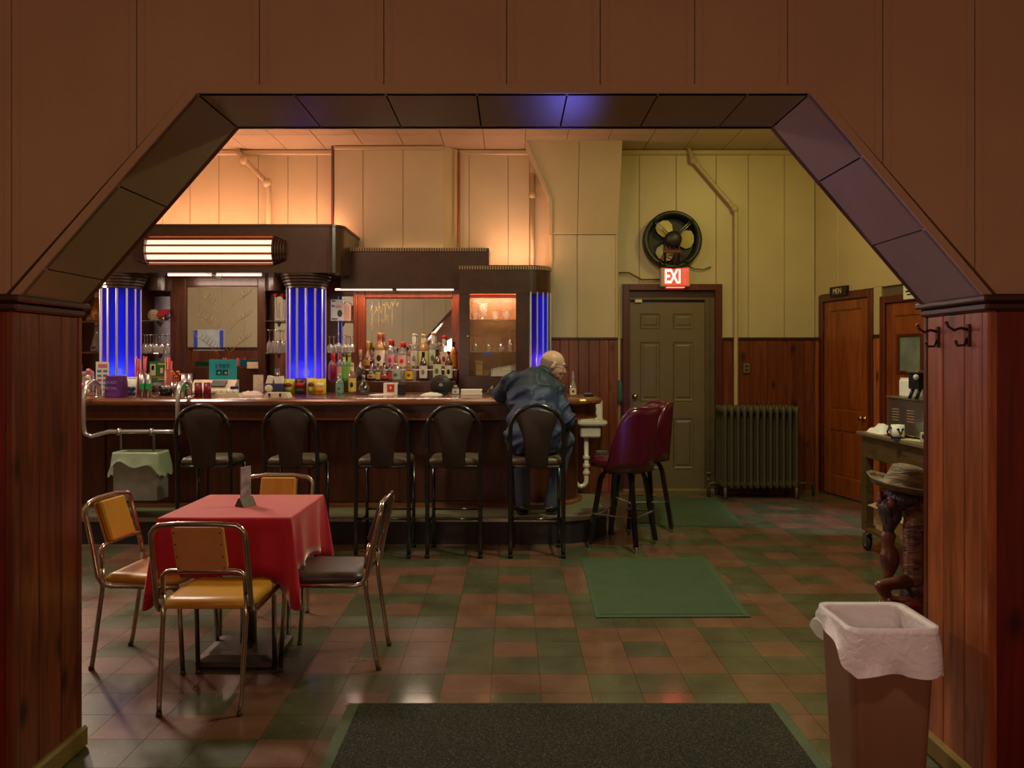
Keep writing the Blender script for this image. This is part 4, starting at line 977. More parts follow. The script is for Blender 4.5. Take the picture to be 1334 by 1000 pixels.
# ================================================================ SERVICE RAIL AND HANGING BIN
sr = thing('service_rail', 'bent chrome service rail hooping over the bar top', 'rail', (-3.2, 7.0, ZT))
def railhoop(x): return [(x, 7.16, ZT), (x, 7.16, ZT + .06), (x, 7.13, ZT + .12), (x, 7.06, ZT + .148), (x, 6.97, ZT + .13), (x, 6.91, ZT + .06), (x, 6.90, ZT), (x, 6.90, .98), (x, 6.92, .90)]
xl, xr = -3.575, -2.79; zr = .915
RAIL = mat('polished_rail', (206, 206, 204), .24, .85, var=0)
MB().tube(railhoop(xl) + [(xl + .05, 6.93, .875), (xl + .12, 6.93, .895), (xl + .2, 6.93, zr), (xr - .1, 6.93, zr), (xr - .03, 6.93, zr)], .019, 10).build('tube', RAIL, sr)
MB().tube(railhoop(xr) + [(xr + .01, 6.93, .895), (xr - .03, 6.93, zr)], .019, 10).build('tube', RAIL, sr)
for x in (xl, xr): MB().lathe([(.04, 0), (.04, .006), (.02, .012)], (x, 7.16, ZT), 12).build('flange', CHROME, sr)
hb = thing('hanging_bin', 'grey steel bin with pale green liner hanging from the service rail', 'bin', (-3.2, 6.9, .5))
hx0, hx1, hy0, hy1, hz0_, hz1_ = PX(147, 6.75), PX(205, 6.75), 6.75, 6.97, PZ(652, 6.75), PZ(589, 6.8)
q = MB(); q.loft([[(x, y, z) for x, y in rrect(hx0, hx1, hy0, hy1, .008)] for z in (hz0_, hz1_)], caps=False); q.add([(hx0, hy0, hz0_), (hx1, hy0, hz0_), (hx1, hy1, hz0_), (hx0, hy1, hz0_)], [(0, 1, 2, 3)]); q.build('box', mat('grey_bin_steel', (132, 132, 126), .4, .2), hb)
for px in (155.5, 198): x = PX(px, 6.93); MB().tube([(x, 6.97, hz1_ - .08), (x, 6.965, zr - .03), (x, 6.94, zr + .022), (x, 6.91, zr + .022), (x, 6.905, zr - .03)], .014, 4).build('strap', STEEL, hb)
def liner(x0, x1, y0, y1, z, hemf, m, parent, rad=.03, flare=.03, depth=.25, n=12, shr=.06):
    per = rrect(x0 - .004, x1 + .004, y0 - .004, y1 + .004, rad, 5); pts = []
    for i, a in enumerate(per):
        b = per[(i + 1) % len(per)]
        for j in range(3 if (Vector(a) - Vector(b)).length < .05 else n): t = j / (3 if (Vector(a) - Vector(b)).length < .05 else n); pts.append((a[0] + (b[0] - a[0]) * t, a[1] + (b[1] - a[1]) * t))
    cx, cy_ = (x0 + x1) / 2, (y0 + y1) / 2; rings = []
    for d in (1, .7, .4, .15, .04, .0): rings.append([(cx + (x - cx) * (.87 - shr * d), cy_ + (y - cy_) * (.87 - shr * d), z - depth * d) for x, y in pts])
    rings.append([(x, y, z + .006) for x, y in pts])
    for l in (.1, .4, .7, 1.0):
        ring = []
        for k, (x, y) in enumerate(pts):
            h = hemf((x - cx) / (x1 - x0) * 2, (y - cy_) / (y1 - y0) * 2, k); wv = mnoise.noise(Vector((x * 14, y * 14, l * 2)))
            f = 1 + (flare * l + .02 * wv * l) / max(.1, (x1 - x0) / 2)
            ring.append((cx + (x - cx) * f, cy_ + (y - cy_) * f, z - h * l + .004 * wv))
        rings.append(ring)
    q = MB(); q.loft(rings, caps=False, smooth=True); return q.build('bag_liner', m, parent)
liner(hx0, hx1, hy0, hy1, hz1_, lambda u, v, k: .085 + .12 * abs(u) ** 4 + .03 * math.sin(u * 3.2 + 1) + .012 * math.sin(k), LINERG, hb, .01, .03, .12)

# ================================================================ WALL FITTINGS
# radiator
rd = thing('radiator', 'old olive cast iron column radiator standing by the exit door', 'radiator', (2.7, 9.2, 0))
n = 12; rx0, rx1 = PX(939, 9.05), PX(1040, 9.05); pit = (rx1 - rx0) / n
sect = None
for i in range(n):
    x = rx0 + (i + .5) * pit; q = MB()
    outl_ = [(8.98, .14), (8.98, .95)] + arc((9.05, .955), .07, PI, PI / 2, 4) + [(9.2, 1.03)] + arc((9.29, .955), .07, PI / 2, 0, 4) + [(9.36, .14), (9.31, .10), (9.03, .10)]
    if sect is None:
        for y in (9.0, 9.11, 9.23, 9.335):
            q.lathe([(.0, .10), (.024, .13), (.02, .18), (.02, .92), (.026, .97), (.018, 1.005), (0, 1.01)], (0, y, 0), 8)
        for z in (.15, .96): q.lathe([(0, -.19), (.034, -.17), (.042, -.05), (.042, .05), (.034, .17), (0, .19)], (0, 9.17, z), 10, M=Matrix.Rotation(PI / 2, 4, 'X'))
        if True: q.lathe([(.024, .0), (.016, .05), (.02, .13)], (0, 9.0, 0), 8) if False else None
        sect = q.mesh('section', IRON)
    o = link('section', sect, rd); o.location = (x - 2.7, -9.2, 0); o.matrix_parent_inverse = Matrix.Identity(4)
for x in (rx0 + pit / 2, rx1 - pit / 2):
    for y in (9.0, 9.335): MB().lathe([(.026, 0), (.016, .05), (.022, .14)], (x, y, 0), 8).build('foot', IRON, rd)
MB().tube([(rx0 - .11, 9.15, 0), (rx0 - .11, 9.15, .10), (rx0 - .1, 9.15, .15), (rx0, 9.15, .15)], .02, 8).build('inlet_pipe', IRON, rd)
MB().lathe([(.02, .17), (.03, .19), (.012, .2), (.012, .25), (.045, .255), (.045, .275), (0, .28)], (rx0 - .11, 9.15, 0), 10).build('valve', IRON, rd)
MB().tube([(rx1, 9.15, .15), (rx1 + .12, 9.15, .15), (rx1 + .2, 9.16, .14), (rx1 + .22, 9.2, 0.0)], .014, 6).build('return_pipe', IRON, rd)
# pipes on the wall
def pipe(label, pts, r, m=TRIMP, joints=()):
    t = thing('conduit_pipe', label, 'pipe', pts[0]); MB().tube(pts, r, 8).build('tube', m, t)
    for p, ax in joints: MB().ell(p, (r * 1.7, r * 1.7, r * 1.9), 10, 6).build('joint', m, t)
    return t
def wp(px, py, Y): return tuple(P(px, py, Y))
a, b, c_, d_ = wp(309, 196, 9.56), wp(318, 208, 9.56), wp(348, 238, 9.56), wp(351, 330, 9.56)
pipe('cream painted pipe bending down the wall behind the lit canopy', [a, b, c_, (c_[0] + .02, 9.56, c_[2] - .05), (c_[0] + .02, 9.56, 1.9)], .032, TRIMP, [(b, 0), (c_, 0)])
a, b, c_ = wp(897, 193, 9.57), wp(903, 209, 9.57), wp(957, 272, 9.57)
pipe('cream painted pipe slanting then dropping behind the radiator', [a, b, c_, (c_[0] + .015, 9.57, c_[2] - .06), (c_[0] + .015, 9.57, 1.0), (c_[0] + .015, 9.57, .02)], .026, TRIMP, [(b, 0), (c_, 0)])
c_ = wp(597.5, 198, 9.55); pipe('thin copper-toned pipe in the corner beside the chimney breast', [c_, (c_[0], 9.55, 1.9)], .018, mat('copper_pipe_paint', (150, 92, 58), .4))
c_ = wp(693.5, 226, 9.57); pipe('cream painted pipe beside the slanting hood edge', [c_, (c_[0], 9.57, 1.9)], .026, TRIMP, [((c_[0], 9.57, c_[2] - .25), 0)])
c_ = wp(806, 398, 9.5); pipe('pale vertical pipe next to the exit door casing', [(1.235, 9.55, 2.3), (1.235, 9.55, .2)], .018, TRIMP)
tag(MB().lathe([(.035, 0), (.04, .04), (.04, .2), (.03, .25), (0, .26)], (1.235, 9.52, 1.02), 10).build('wall_box', mat('teal_box', (60, 90, 84), .5)), 'small dull teal box on the pipe beside the exit door', 'box')
sw = thing('wall_outlet', 'small brown outlet box on the board wainscot above the radiator', 'outlet', tuple(P(972.5, 480, 9.62)))
MB().box(PX(968.5, 9.6), PX(977, 9.6), 9.60, 9.632, PZ(486, 9.6), PZ(473, 9.6), .005).build('box', mat('outlet_brown', (96, 84, 58), .5), sw)
for dz in (-.022, .022): MB().box(PX(971, 9.6), PX(974.5, 9.6), 9.597, 9.601, P(0, 479.5, 9.6).z + dz - .012, P(0, 479.5, 9.6).z + dz + .012, .002).build('socket', BLACKP, sw)
# fan
fc = P(875.5, 313, 9.55); fan = thing('wall_fan', 'round black exhaust fan with pale blades above the exit door', 'fan', tuple(fc))
MF = Matrix.Translation(fc) @ Matrix.Rotation(PI / 2, 4, 'X')

q = MB(); q.lathe([(.335, -.07), (.335, .06), (.325, .075), (.29, .075), (.285, .05), (.26, -.06), (.27, -.07)], (0, 0, 0), 36, M=MF, cap=False); q.build('shroud', mat('fan_olive_black', (44, 48, 38), .35, .3), fan)
MB().lathe([(0, -.068), (.275, -.066)], (0, 0, 0), 28, M=MF, cap=False).build('back_plate', mat('fan_backing', (40, 42, 30), .6), fan)
BLD = mat('pale_yellow_blade', (196, 178, 104), .4)
for k in range(3):
    M = MF @ Matrix.Rotation(math.radians(8 + k * 118), 4, 'Z'); q = MB(lambda x, y, z: M @ Vector((x, y, z)))
    o_ = [(.05, -.03), (.09, -.08), (.15, -.115), (.21, -.105), (.25, -.05), (.255, .02), (.23, .075), (.17, .09), (.10, .07), (.05, .03)]
    q.add([(x, y, .0 + y * .25) for x, y in o_] + [(x, y, -.004 + y * .25) for x, y in o_], [list(range(10)), list(range(19, 9, -1))] + [(i, (i + 1) % 10, 10 + (i + 1) % 10, 10 + i) for i in range(10)]); q.build('blade', BLD, fan)
MB().lathe([(.0, -.02), (.095, -.01), (.10, .05), (.095, .10), (.06, .13), (0, .135)], (0, 0, 0), 18, M=MF).build('motor', mat('motor_brown_black', (38, 34, 28), .45), fan)
for ang in (135, 45, -60, -120):
    a = math.radians(ang); c2, s2 = math.cos(a), math.sin(a); q = MB()
    for o2 in (-.012, .012): q.tube([MF @ Vector((.06 * c2 - o2 * s2, .06 * s2 + o2 * c2, .05)), MF @ Vector((.30 * c2 - o2 * s2, .30 * s2 + o2 * c2, .078))], .006, 6)
    q.build('bracket', STEEL if ang > 0 else mat('red_oxide', (96, 26, 26), .5), fan)
    MB().ell(MF @ Vector((.295 * c2, .295 * s2, .082)), (.022, .02, .022), 8, 6).build('bolt', BLACKP, fan)
for sx in (-1, 1): MB().tube([MF @ Vector((sx * .085 - .02, .02, .09)), MF @ Vector((sx * .075 - .02, -.29, .09))], .013, 6).build('strut', BLACKP, fan)
MB().box(fc.x - .12, fc.x + .09, 9.44, 9.46, fc.z - .16, fc.z - .12, .005).build('cross_bar', mat('red_oxide_bar', (90, 28, 28), .5), fan)
q = MB(); rr = random.Random(3)
for i in range(3): q.tube([MF @ Vector((rr.uniform(-.06, .06), -.06, .09)), MF @ Vector((rr.uniform(-.12, .16), -.12, .1)), MF @ Vector((rr.uniform(-.1, .14), -.2, .09)), MF @ Vector((rr.uniform(-.05, .1), -.27, .08))], .006, 5)
q.build('wiring', mat('dark_red_wire', (90, 18, 22), .5), fan)
tag(MB().tube([wp(897, 347, 9.6), wp(905, 350, 9.6), wp(916, 351, 9.59), wp(926, 347.5, 9.6), (PX(926, 9.6), 9.635, PZ(347, 9.6))], .006, 6).build('fan_cord', BLACKP), 'short dark cord looping from the fan into the wall', 'cord')
tag(MB().tube([wp(806, 355, 9.58), wp(819, 355, 9.58), wp(836, 364, 9.58), wp(863, 364, 9.58)], .009, 6).build('sign_cable', mat('cable_brown', (70, 52, 30), .6)), 'brown cable running along the wall to the exit sign', 'cable')
# exit sign
ex0, ex1, ez0, ez1 = PX(861, 9.5), PX(899, 9.5), PZ(373.5, 9.5), PZ(348, 9.5)
ex = thing('exit_sign', 'lit exit sign with glowing red letters above the grey door', 'sign', ((ex0 + ex1) / 2, 9.5, ez0))
MB().box(ex0, ex1, 9.5, 9.63, ez0, ez1, .012).build('housing', mat('sign_housing', (196, 176, 150), .5), ex)
ef = MB().box(ex0 + .03, ex1 - .012, 9.492, 9.5, ez0 + .012, ez1 - .012, .003).build('face', mat('sign_face', (190, 110, 80), .5, var=0, emit=.5, ecol=(255, 80, 56)), ex)
EXR = glow('exit_letter_red', (255, 110, 98), 9); EXD = glow('exit_letter_dim', (255, 96, 84), 1.0)
exc = (ex0 + ex1) / 2 + .01; zz = (ez0 + ez1) / 2
for ch_, dx_, m_ in (('E', -.105, EXR), ('X', -.03, EXR), ('I', .035, EXR), ('T', .095, EXD)):
    text('lettering', ch_, .225, (exc + dx_, 9.4905, zz), m_, ef, sx=.62, ext=.0015, bold=.02)
MB().box(ex0 + .07, ex1 - .06, 9.51, 9.56, ez0 - .008, ez0 - .0005).build('down_light', glow('exit_down_light', (255, 110, 90), 3), ex)
# washroom sign on door_2, and another on door_3
Mr = Matrix(((.196, .9806, 0, 0), (-.9806, .196, 0, 0), (0, 0, 1, 0), (0, 0, 0, 1)))
ms = thing('washroom_sign', 'small black sign reading MEN on top of the washroom door casing', 'sign', XR(.5, .03, 2.25))
RB().box(.37, .67, .0, .05, 2.215, 2.325, .004).build('board', BLACKP, ms)
text('lettering', 'MEN', .085, XR(.52, .052, 2.27), CREAM, ms, M=Mr, sx=.95)
s2_ = thing('door_sign', 'white sign plate above the far washroom door beside the arch', 'sign', XR(1.75, .03, 2.15))
RB().box(1.60, 1.95, .02, .035, 2.10, 2.25, .004).build('plate', WHITE, s2_)
RB().box(1.64, 1.91, .035, .038, 2.17, 2.185).build('printed_line', BLACKP, s2_); RB().box(1.66, 1.89, .035, .038, 2.14, 2.152).build('printed_line', BLACKP, s2_)
# framed map on the bar side of the partition, seen in the mirror
mp_ = thing('wall_map', 'white map with blue side bands on the bar wall, seen reflected in the mirror', 'map', (-5.5, 3.25, 1.7))
MB().box(-5.78, -5.22, YB, YB + .015, 1.68, 2.06, .003).build('sheet', mat('map_sheet', (206, 214, 206), .5, var=.12, vscale=7), mp_)
for a in (-5.77, -5.30): MB().box(a, a + .07, YB + .014, YB + .018, 1.69, 2.05).build('band', mat('map_blue', (64, 84, 190), .5), mp_)
# sink behind the bar end
sk = thing('wall_sink', 'old white wall sink with backsplash and drain trap beyond the bar end', 'sink', (.9, 9.2, .8))
sx0, sx1 = PX(752, 9.15), PX(790, 9.0)
MB().box(PX(757, 9.36), PX(785, 9.36), 9.34, 9.40, .80, PZ(520, 9.36), .02).build('backsplash', PORC, sk)
q = MB(); q.loft([[(x, y, z) for x, y in rrect(sx0 + d, sx1 - d, 8.98 + d, 9.36, .04)] for d, z in ((.0, .80), (-.012, .82), (-.012, .845), (.0, .852), (.04, .85), (.07, .79), (.09, .74))], caps=False, smooth=False); q.build('basin', PORC, sk)
MB().box(sx0 + .03, sx1 - .06, 9.02, 9.36, PZ(570, 9.02), .78, .015).build('bowl_underside', PORC, sk)
tx_ = PX(764, 9.1)
MB().tube([(tx_, 9.12, .66), (tx_, 9.12, .22), (tx_ + .0, 9.12, .17), (tx_ - .02, 9.12, .135), (tx_ - .06, 9.12, .12), (tx_ - .1, 9.12, .135), (tx_ - .12, 9.12, .18), (tx_ - .12, 9.14, .22), (tx_ - .12, 9.38, .24)], .026, 10).build('drain_trap', PORC, sk)
for z in (.42, .33, .25): MB().lathe([(.034, 0), (.038, .01), (.038, .03), (.034, .04)], (tx_, 9.12, z), 12).build('trap_nut', PORC, sk)
MB().tube([(sx1 - .1, 9.3, .85), (sx1 - .1, 9.3, .95), (sx1 - .1, 9.22, .98), (sx1 - .1, 9.2, .94)], .012, 8).build('faucet', CHROME, sk)
# coat hooks on the right jamb
def coathook(y, label):
    t = thing('coat_hook', label, 'hook', (JR, y, 1.62), 'coat hooks on the jamb'); m_ = mat('hook_bronze', (84, 58, 40), .35, .8)
    z0 = 1.615
    MB().box(JR - .008, JR, y - .012, y + .012, z0 - .05, z0 + .03, .004).build('plate', m_, t)
    MB().tube([(JR - .006, y, z0 + .01), (JR - .032, y - .004, z0 + .016), (JR - .055, y - .004, z0 + .008), (JR - .074, y - .004, z0 + .02), (JR - .084, y - .004, z0 + .038)], [.006, .005, .005, .005, .007], 7).build('upper_arm', m_, t)
    MB().tube([(JR - .006, y, z0 - .02), (JR - .018, y - .002, z0 - .045), (JR - .042, y - .002, z0 - .046), (JR - .05, y - .002, z0 - .028)], [.006, .005, .005, .007], 7).build('lower_arm', m_, t)
coathook(2.925, 'bronze coat hook on the wooden jamb, the one closer to the entrance'); coathook(3.135, 'bronze coat hook on the wooden jamb, the one closer to the bar room')

# ================================================================ BY THE RIGHT JAMB
# trash can with liner
tcn = thing('trash_can', 'brown square trash can with white bag liner standing against the jamb', 'trash can', (1.33, 2.98, 0))
TCM = mat('brown_bin_plastic', (128, 90, 64), .42, var=.06)
rg = []
for d, z in ((.028, .0), (.024, .02), (.0, .56), (-.008, .565), (-.008, .585), (.006, .585), (.01, .56), (.05, .05)):
    rg.append([(x, y, z) for x, y in rrect(1.17 + d, 1.475 - d, 2.855 + d, 3.15 - d, .035)])
q = MB(); q.loft(rg, caps=True); q.build('body', TCM, tcn)
def hem(u, v, k):
    h = .155
    if v < -.5 and u < .1: h = .15 - .0 * u
    if u < -.55:
        s_ = min(1, (-u - .55) / .45); g = .045 + .105 * max(0, -v) ** 2.5 + .06 * max(0, v) ** 6; h = h * (1 - s_) + g * s_
    return h + .006 * math.sin(k * .5)
liner(1.165, 1.48, 2.85, 3.155, .588, hem, LINER, tcn, .04, .022, .3, 16, .2)
# cart on casters
ct = thing('serving_cart', 'oak serving cart on casters by the far wall holding an oven', 'cart', (3.1, 6.0, 0))
ax0, ax1, ay0, ay1 = 2.80, 3.45, 5.2, 6.62; ctop = .945
MB().box(ax0 - .03, ax1, ay0 - .03, ay1 + .04, ctop - .03, ctop, .006).build('cart_top', mat('cart_top_laminate', (110, 92, 66), .4), ct)
MB().box(ax0, ax0 + .025, ay0, ay1, ctop - .20, ctop - .03, .003).build('apron', OAK, ct); MB().box(ax0 + .025, ax1, ay1 - .025, ay1, ctop - .20, ctop - .03, .003).build('apron', OAK, ct)
for x in (ax0, ax1 - .07):
    for y in (ay0, ay1 - .08): MB().box(x - .002, x + .06, y, y + .082, .16, ctop - .03, .003).build('leg', OAK, ct)
MB().box(ax0, ax1, ay0, ay1, .16, .19, .003).build('shelf', OAK, ct)
for x in (ax0 + .03, ax1 - .05):
    for y in (ay0 + .05, ay1 - .05):
        cs = MB().box(x - .014, x + .02, y - .03, y + .03, .135, .16, .004).build('caster', STEEL, ct)
        for o2 in (-.026, .02): MB().box(x + o2, x + o2 + .006, y - .02, y + .045, .05, .14, .002).build('fork', STEEL, cs)
        wh = MB().lathe([(.02, -.014), (.045, -.018), (.06, -.014), (.062, 0), (.06, .014), (.045, .018), (.02, .014)], (x, y + .02, .063), 18, M=Matrix.Rotation(PI / 2, 4, 'Y')); wh.build('wheel', RUBBER, cs)
        MB().lathe([(0, -.02), (.03, -.02), (.03, .02), (0, .02)], (x, y + .02, .063), 12, M=Matrix.Rotation(PI / 2, 4, 'Y')).build('hub', CREAM, cs)
for (xa, xb, ya, yb, h), lb in (((2.86, 3.05, 6.25, 6.5, .19), 'open tan cardboard box on the lower shelf of the cart, closer to its casters'), ((2.88, 3.25, 5.5, 6.15, .15), 'long flat cardboard box on the lower cart shelf behind the carved figure')):
    bx_ = thing('cardboard_box', lb, 'box', ((xa + xb) / 2, (ya + yb) / 2, .19))
    q = MB(); q.loft([[(x, y, z) for x, y in ((xa, ya), (xb, ya), (xb, yb), (xa, yb))] for z in (.191, .19 + h)], caps=False); q.add([(xa, ya, .191), (xb, ya, .191), (xb, yb, .191), (xa, yb, .191)], [(0, 1, 2, 3)])
    o = q.build('box_walls', CARD, bx_); md = o.modifiers.new('s', 'SOLIDIFY'); md.thickness = .005
    MB().obox((xa - .03, (ya + yb) / 2, .19 + h + .005), (.07, yb - ya, .004), ry=-.3).build('flap', CARD, bx_)
# stainless oven with louvres
ov = thing('countertop_oven', 'stainless countertop oven with louvred side panel on the serving cart', 'oven', (3.1, 5.9, ctop))
oy0, oy1 = 5.35, 6.32; oz1 = PZ(518, 6.3)
MB().box(2.872, 3.36, oy0, oy1, ctop + .02, oz1, .008).build('case', STEEL, ov)
MB().box(2.86, 3.37, oy0 - .01, oy1 + .01, oz1, oz1 + .014, .004).build('lid', STEEL, ov)
for gy in (6.18, 5.95, 5.72):
    for gz in (oz1 - .08, oz1 - .26):
        q = MB()
        for i in range(5): q.obox((2.870, gy, gz - i * .02), (.012, .10, .006), ry=.5)
        q.build('louvre', mat('louvre_steel', (190, 186, 172), .3, .9), ov)
for x in (2.9, 3.33):
    for y in (oy0 + .05, oy1 - .05): MB().lathe([(.015, 0), (.02, .02)], (x, y, ctop), 8).build('foot', RUBBER, ov)
# black dispenser and white box on top of the oven
oy = oz1 + .014
wbx = thing('napkin_box', 'white box on top of the steel oven beside the black dispenser', 'box', (3.1, 6.1, oy))
MB().box(2.885, 2.985, 5.99, 6.17, oy, oy + .135, .012).build('carton', WHITE, wbx); MB().box(2.89, 2.98, 6.0, 6.16, oy + .135, oy + .142, .003).build('carton_top', WHITE, wbx)
dp = thing('drink_dispenser', 'black dispenser with white badge on splayed legs atop the oven', 'dispenser', (3.1, 5.75, oy))
dY = 5.78; dpx0, dpx1 = PX(1183, 5.9), PX(1204, 5.9)
MB().box(dpx0, dpx1 + .05, dY - .02, dY + .12, PZ(507, dY), PZ(486, dY), .006).build('tank', BLACKP, dp); MB().box(dpx0 - .01, dpx1 + .06, dY - .03, dY + .13, PZ(486, dY), PZ(483, dY), .003).build('lid', STEEL, dp)
MB().lathe([(0, 0), (.02, .0), (.018, .004), (0, .004)], (PX(1191.5, dY), dY - .02, PZ(491, dY)), 12, M=Matrix.Rotation(PI / 2, 4, 'X')).build('badge', WHITE, dp)
for sx in (0, 1):
    for y in (dY, dY + .1): x = (dpx0 + .03 if sx == 0 else dpx1 + .02); MB().tube([(x, y, PZ(507, dY) + .01), (x + (-.03 if sx == 0 else .03), y, oy)], .012, 6).build('leg', BLACKP, dp)
# things on the cart top
mg = thing('coffee_mug', 'white mug with a black dog face pattern and dark handle on the cart', 'mug', (PX(1169.5, 5.95), 5.95, ctop))
mx, my = PX(1169.5, 5.95), 5.95
mr = .045
MB().lathe([(0, 0), (mr, .0), (mr, .105), (mr - .004, .105), (mr - .006, .01), (0, .01)], (mx, my, ctop), 24).build('cup', WHITE, mg)
MB().lathe([(mr + .0006, .002), (mr + .0006, .022)], (mx, my, ctop), 24, cap=False).build('dark_band', mat('mug_blue', (26, 30, 70), .4), mg)
for u, z, ru, rz2, m_ in ((-.35, .075, .012, .009, BLACKP), (.35, .075, .012, .009, BLACKP), (-.22, .06, .006, .012, BLACKP), (.22, .06, .006, .012, BLACKP), (0, .045, .010, .01, BLACKP), (0, .028, .008, .006, mat('mug_pink', (150, 50, 90), .5))):
    a = -PI / 2 + u; MB().ell((mx + mr * math.cos(a), my + mr * math.sin(a), ctop + z), (ru, .003, rz2), 10, 6).build('face_mark', m_, mg)
MB().tube([(mx - mr + .002, my, ctop + .085), (mx - mr - .022, my, ctop + .08), (mx - mr - .03, my, ctop + .055), (mx - mr - .02, my, ctop + .03), (mx - mr + .002, my, ctop + .025)], .006, 8).build('handle', BLACKP, mg)
def crumple(name, label, cat, c, sz, m, seed, parent=None):
    q = MB(); nx, ny = 12, 9; vs = []
    for j in range(ny + 1):
        for i in range(nx + 1):
            u, v = i / nx - .5, j / ny - .5; e = max(0, 1 - (2 * abs(u)) ** 4) * max(0, 1 - (2 * abs(v)) ** 4)
            vs.append((c[0] + u * sz[0], c[1] + v * sz[1], c[2] + sz[2] * (e * (.65 + .5 * mnoise.noise(Vector((u * 5 + seed, v * 5, seed))))) + .001))
    q.add(vs, [(j * (nx + 1) + i, j * (nx + 1) + i + 1, (j + 1) * (nx + 1) + i + 1, (j + 1) * (nx + 1) + i) for j in range(ny) for i in range(nx)], True)
    q.add([(c[0] - sz[0] / 2, c[1] - sz[1] / 2, c[2]), (c[0] + sz[0] / 2, c[1] - sz[1] / 2, c[2]), (c[0] + sz[0] / 2, c[1] + sz[1] / 2, c[2]), (c[0] - sz[0] / 2, c[1] + sz[1] / 2, c[2])], [(0, 1, 2, 3)])
    return tag(q.build(name, m), label, cat)
crumple('paper_bag', 'crumpled white paper wrapper at the corner of the cart top', 'paper', (2.91, 6.46, ctop), (.20, .26, .09), WHITE, 1.3)
crumple('red_cloth', 'crumpled dark red cloth behind the mug on the cart', 'cloth', (2.90, 6.18, ctop), (.15, .22, .045), mat('dark_red_cloth', (130, 26, 34), .8), 4.1)
tag(MB().obox((2.86, 5.86, ctop + .004), (.13, .24, .006), rz=.3).build('leaflet', mat('leaflet_print', (196, 190, 130), .6, var=.25, vscale=18)), 'yellowish printed leaflet under the mug on the cart', 'leaflet')
rad = thing('small_radio', 'small pale grey radio at the near edge of the cart top', 'radio', (2.86, 5.55, ctop))
MB().box(2.81, 2.93, 5.44, 5.70, ctop, ctop + .075, .006).build('case', mat('radio_grey', (176, 172, 158), .4), rad); MB().box(2.806, 2.811, 5.52, 5.66, ctop + .035, ctop + .06, .001).build('display', BLACKP, rad)
# ================================================================ BOTTLES
_mc = {}
def cm(col, rough=.5, emit=0):
    k = (tuple(col), rough)
    if k not in _mc: _mc[k] = mat('print_%02d' % len(_mc) if rough != .35 else 'cap_%02d' % len(_mc), col, rough, var=.05)
    return _mc[k]
_gc = {}
GL = {'clear': ((.92, .95, .94), (205, 208, 202), .22), 'amber': ((.55, .28, .08), (150, 82, 30), .6), 'brown': ((.3, .14, .06), (74, 38, 22), .7), 'dark': ((.1, .06, .06), (24, 16, 18), .85), 'red': ((.6, .08, .1), (160, 24, 40), .75), 'green': ((.45, .75, .2), (120, 190, 70), .55), 'teal': ((.5, .8, .7), (120, 176, 160), .5), 'gold': ((.8, .6, .25), (190, 140, 70), .6), 'rose': ((.75, .5, .45), (176, 120, 104), .4), 'orange': ((.9, .5, .1), (220, 140, 40), .65), 'purple': ((.3, .15, .4), (84, 48, 96), .7)}
def glassm(k):
    if k not in _gc: t, b, f = GL[k]; _gc[k] = thin_glass(k + '_bottle_glass', t, .14, .05, b, f)
    return _gc[k]
PRO = {'std': [(0, 0), (.93, 0), (1, .02), (1, .56), (.92, .64), (.52, .74), (.38, .80), (.36, .90)],
       'long': [(0, 0), (.93, 0), (1, .02), (1, .38), (.85, .46), (.45, .56), (.32, .66), (.28, .92)],
       'bell': [(0, 0), (1, 0), (1, .06), (.88, .28), (.62, .46), (.36, .58), (.26, .70), (.24, .92)],
       'round': [(0, 0), (.72, 0), (.9, .08), (1, .22), (.95, .36), (.62, .52), (.36, .62), (.3, .90)],
       'squat': [(0, 0), (.95, 0), (1, .03), (1, .66), (.8, .76), (.5, .80), (.48, .84)]}
LZ = {'std': (.10, .52), 'long': (.08, .34), 'bell': (.06, .2), 'round': (.14, .34), 'squat': (.1, .6)}
def bottle(px, w_, yb, yt, Y, z0, kind, glass, label_col, cap_col, desc, group=None, mark=None, neck=None, cap_h=.10, name='bottle', cat='bottle'):
    x = PX(px, Y); r = w_ / 2 * Y / F; h = (yb - yt) * Y / F; t = thing(name, desc, cat, (x, Y, z0), group)
    pr = PRO[kind]; nr = pr[-1][0]
    MB().lathe([(a * r, b * h * (1 if b < .85 else (1 - cap_h) / pr[-1][1])) for a, b in pr] + [(nr * r * .95, h * (1 - cap_h))], (x, Y, z0), 14).build('glass_body', glassm(glass), t)
    if cap_col: MB().lathe([(nr * r * 1.12, h * (1 - cap_h)), (nr * r * 1.14, h * .985), (nr * r, h), (0, h)], (x, Y, z0), 12).build('cap', cm(cap_col, .35), t)
    if label_col:
        a, b = LZ[kind]; k = 1.012
        rr_ = lambda z: next((pr[i][0] + (pr[i + 1][0] - pr[i][0]) * (z - pr[i][1]) / (pr[i + 1][1] - pr[i][1]) for i in range(1, len(pr) - 1) if pr[i][1] <= z <= pr[i + 1][1]), 1)
        lb = MB().lathe([(rr_(a + (b - a) * i / 4) * r * k + .0006, (a + (b - a) * i / 4) * h) for i in range(5)], (x, Y, z0), 18, cap=False).build('label', cm(label_col), t)
        if mark:
            mz = h * (a + b) / 2; mm = MB().ell((x, Y - r * k * .985, z0 + mz), (r * .42, r * .12, h * (b - a) * .22), 8, 6); mm.build('label_print', cm(mark), lb)
    if neck:
        MB().lathe([(nr * r * 1.25 + .0008, h * .70), (nr * r * 1.16 + .0008, h * (1 - cap_h) - .002)], (x, Y, z0), 12, cap=False).build('neck_label', cm(neck), t)
    return t
W, CRM, RED, BLK, YEL = (228, 222, 206), (222, 206, 160), (206, 34, 44), (20, 18, 20), (222, 190, 60)
YA, ZA = 7.78, ZT
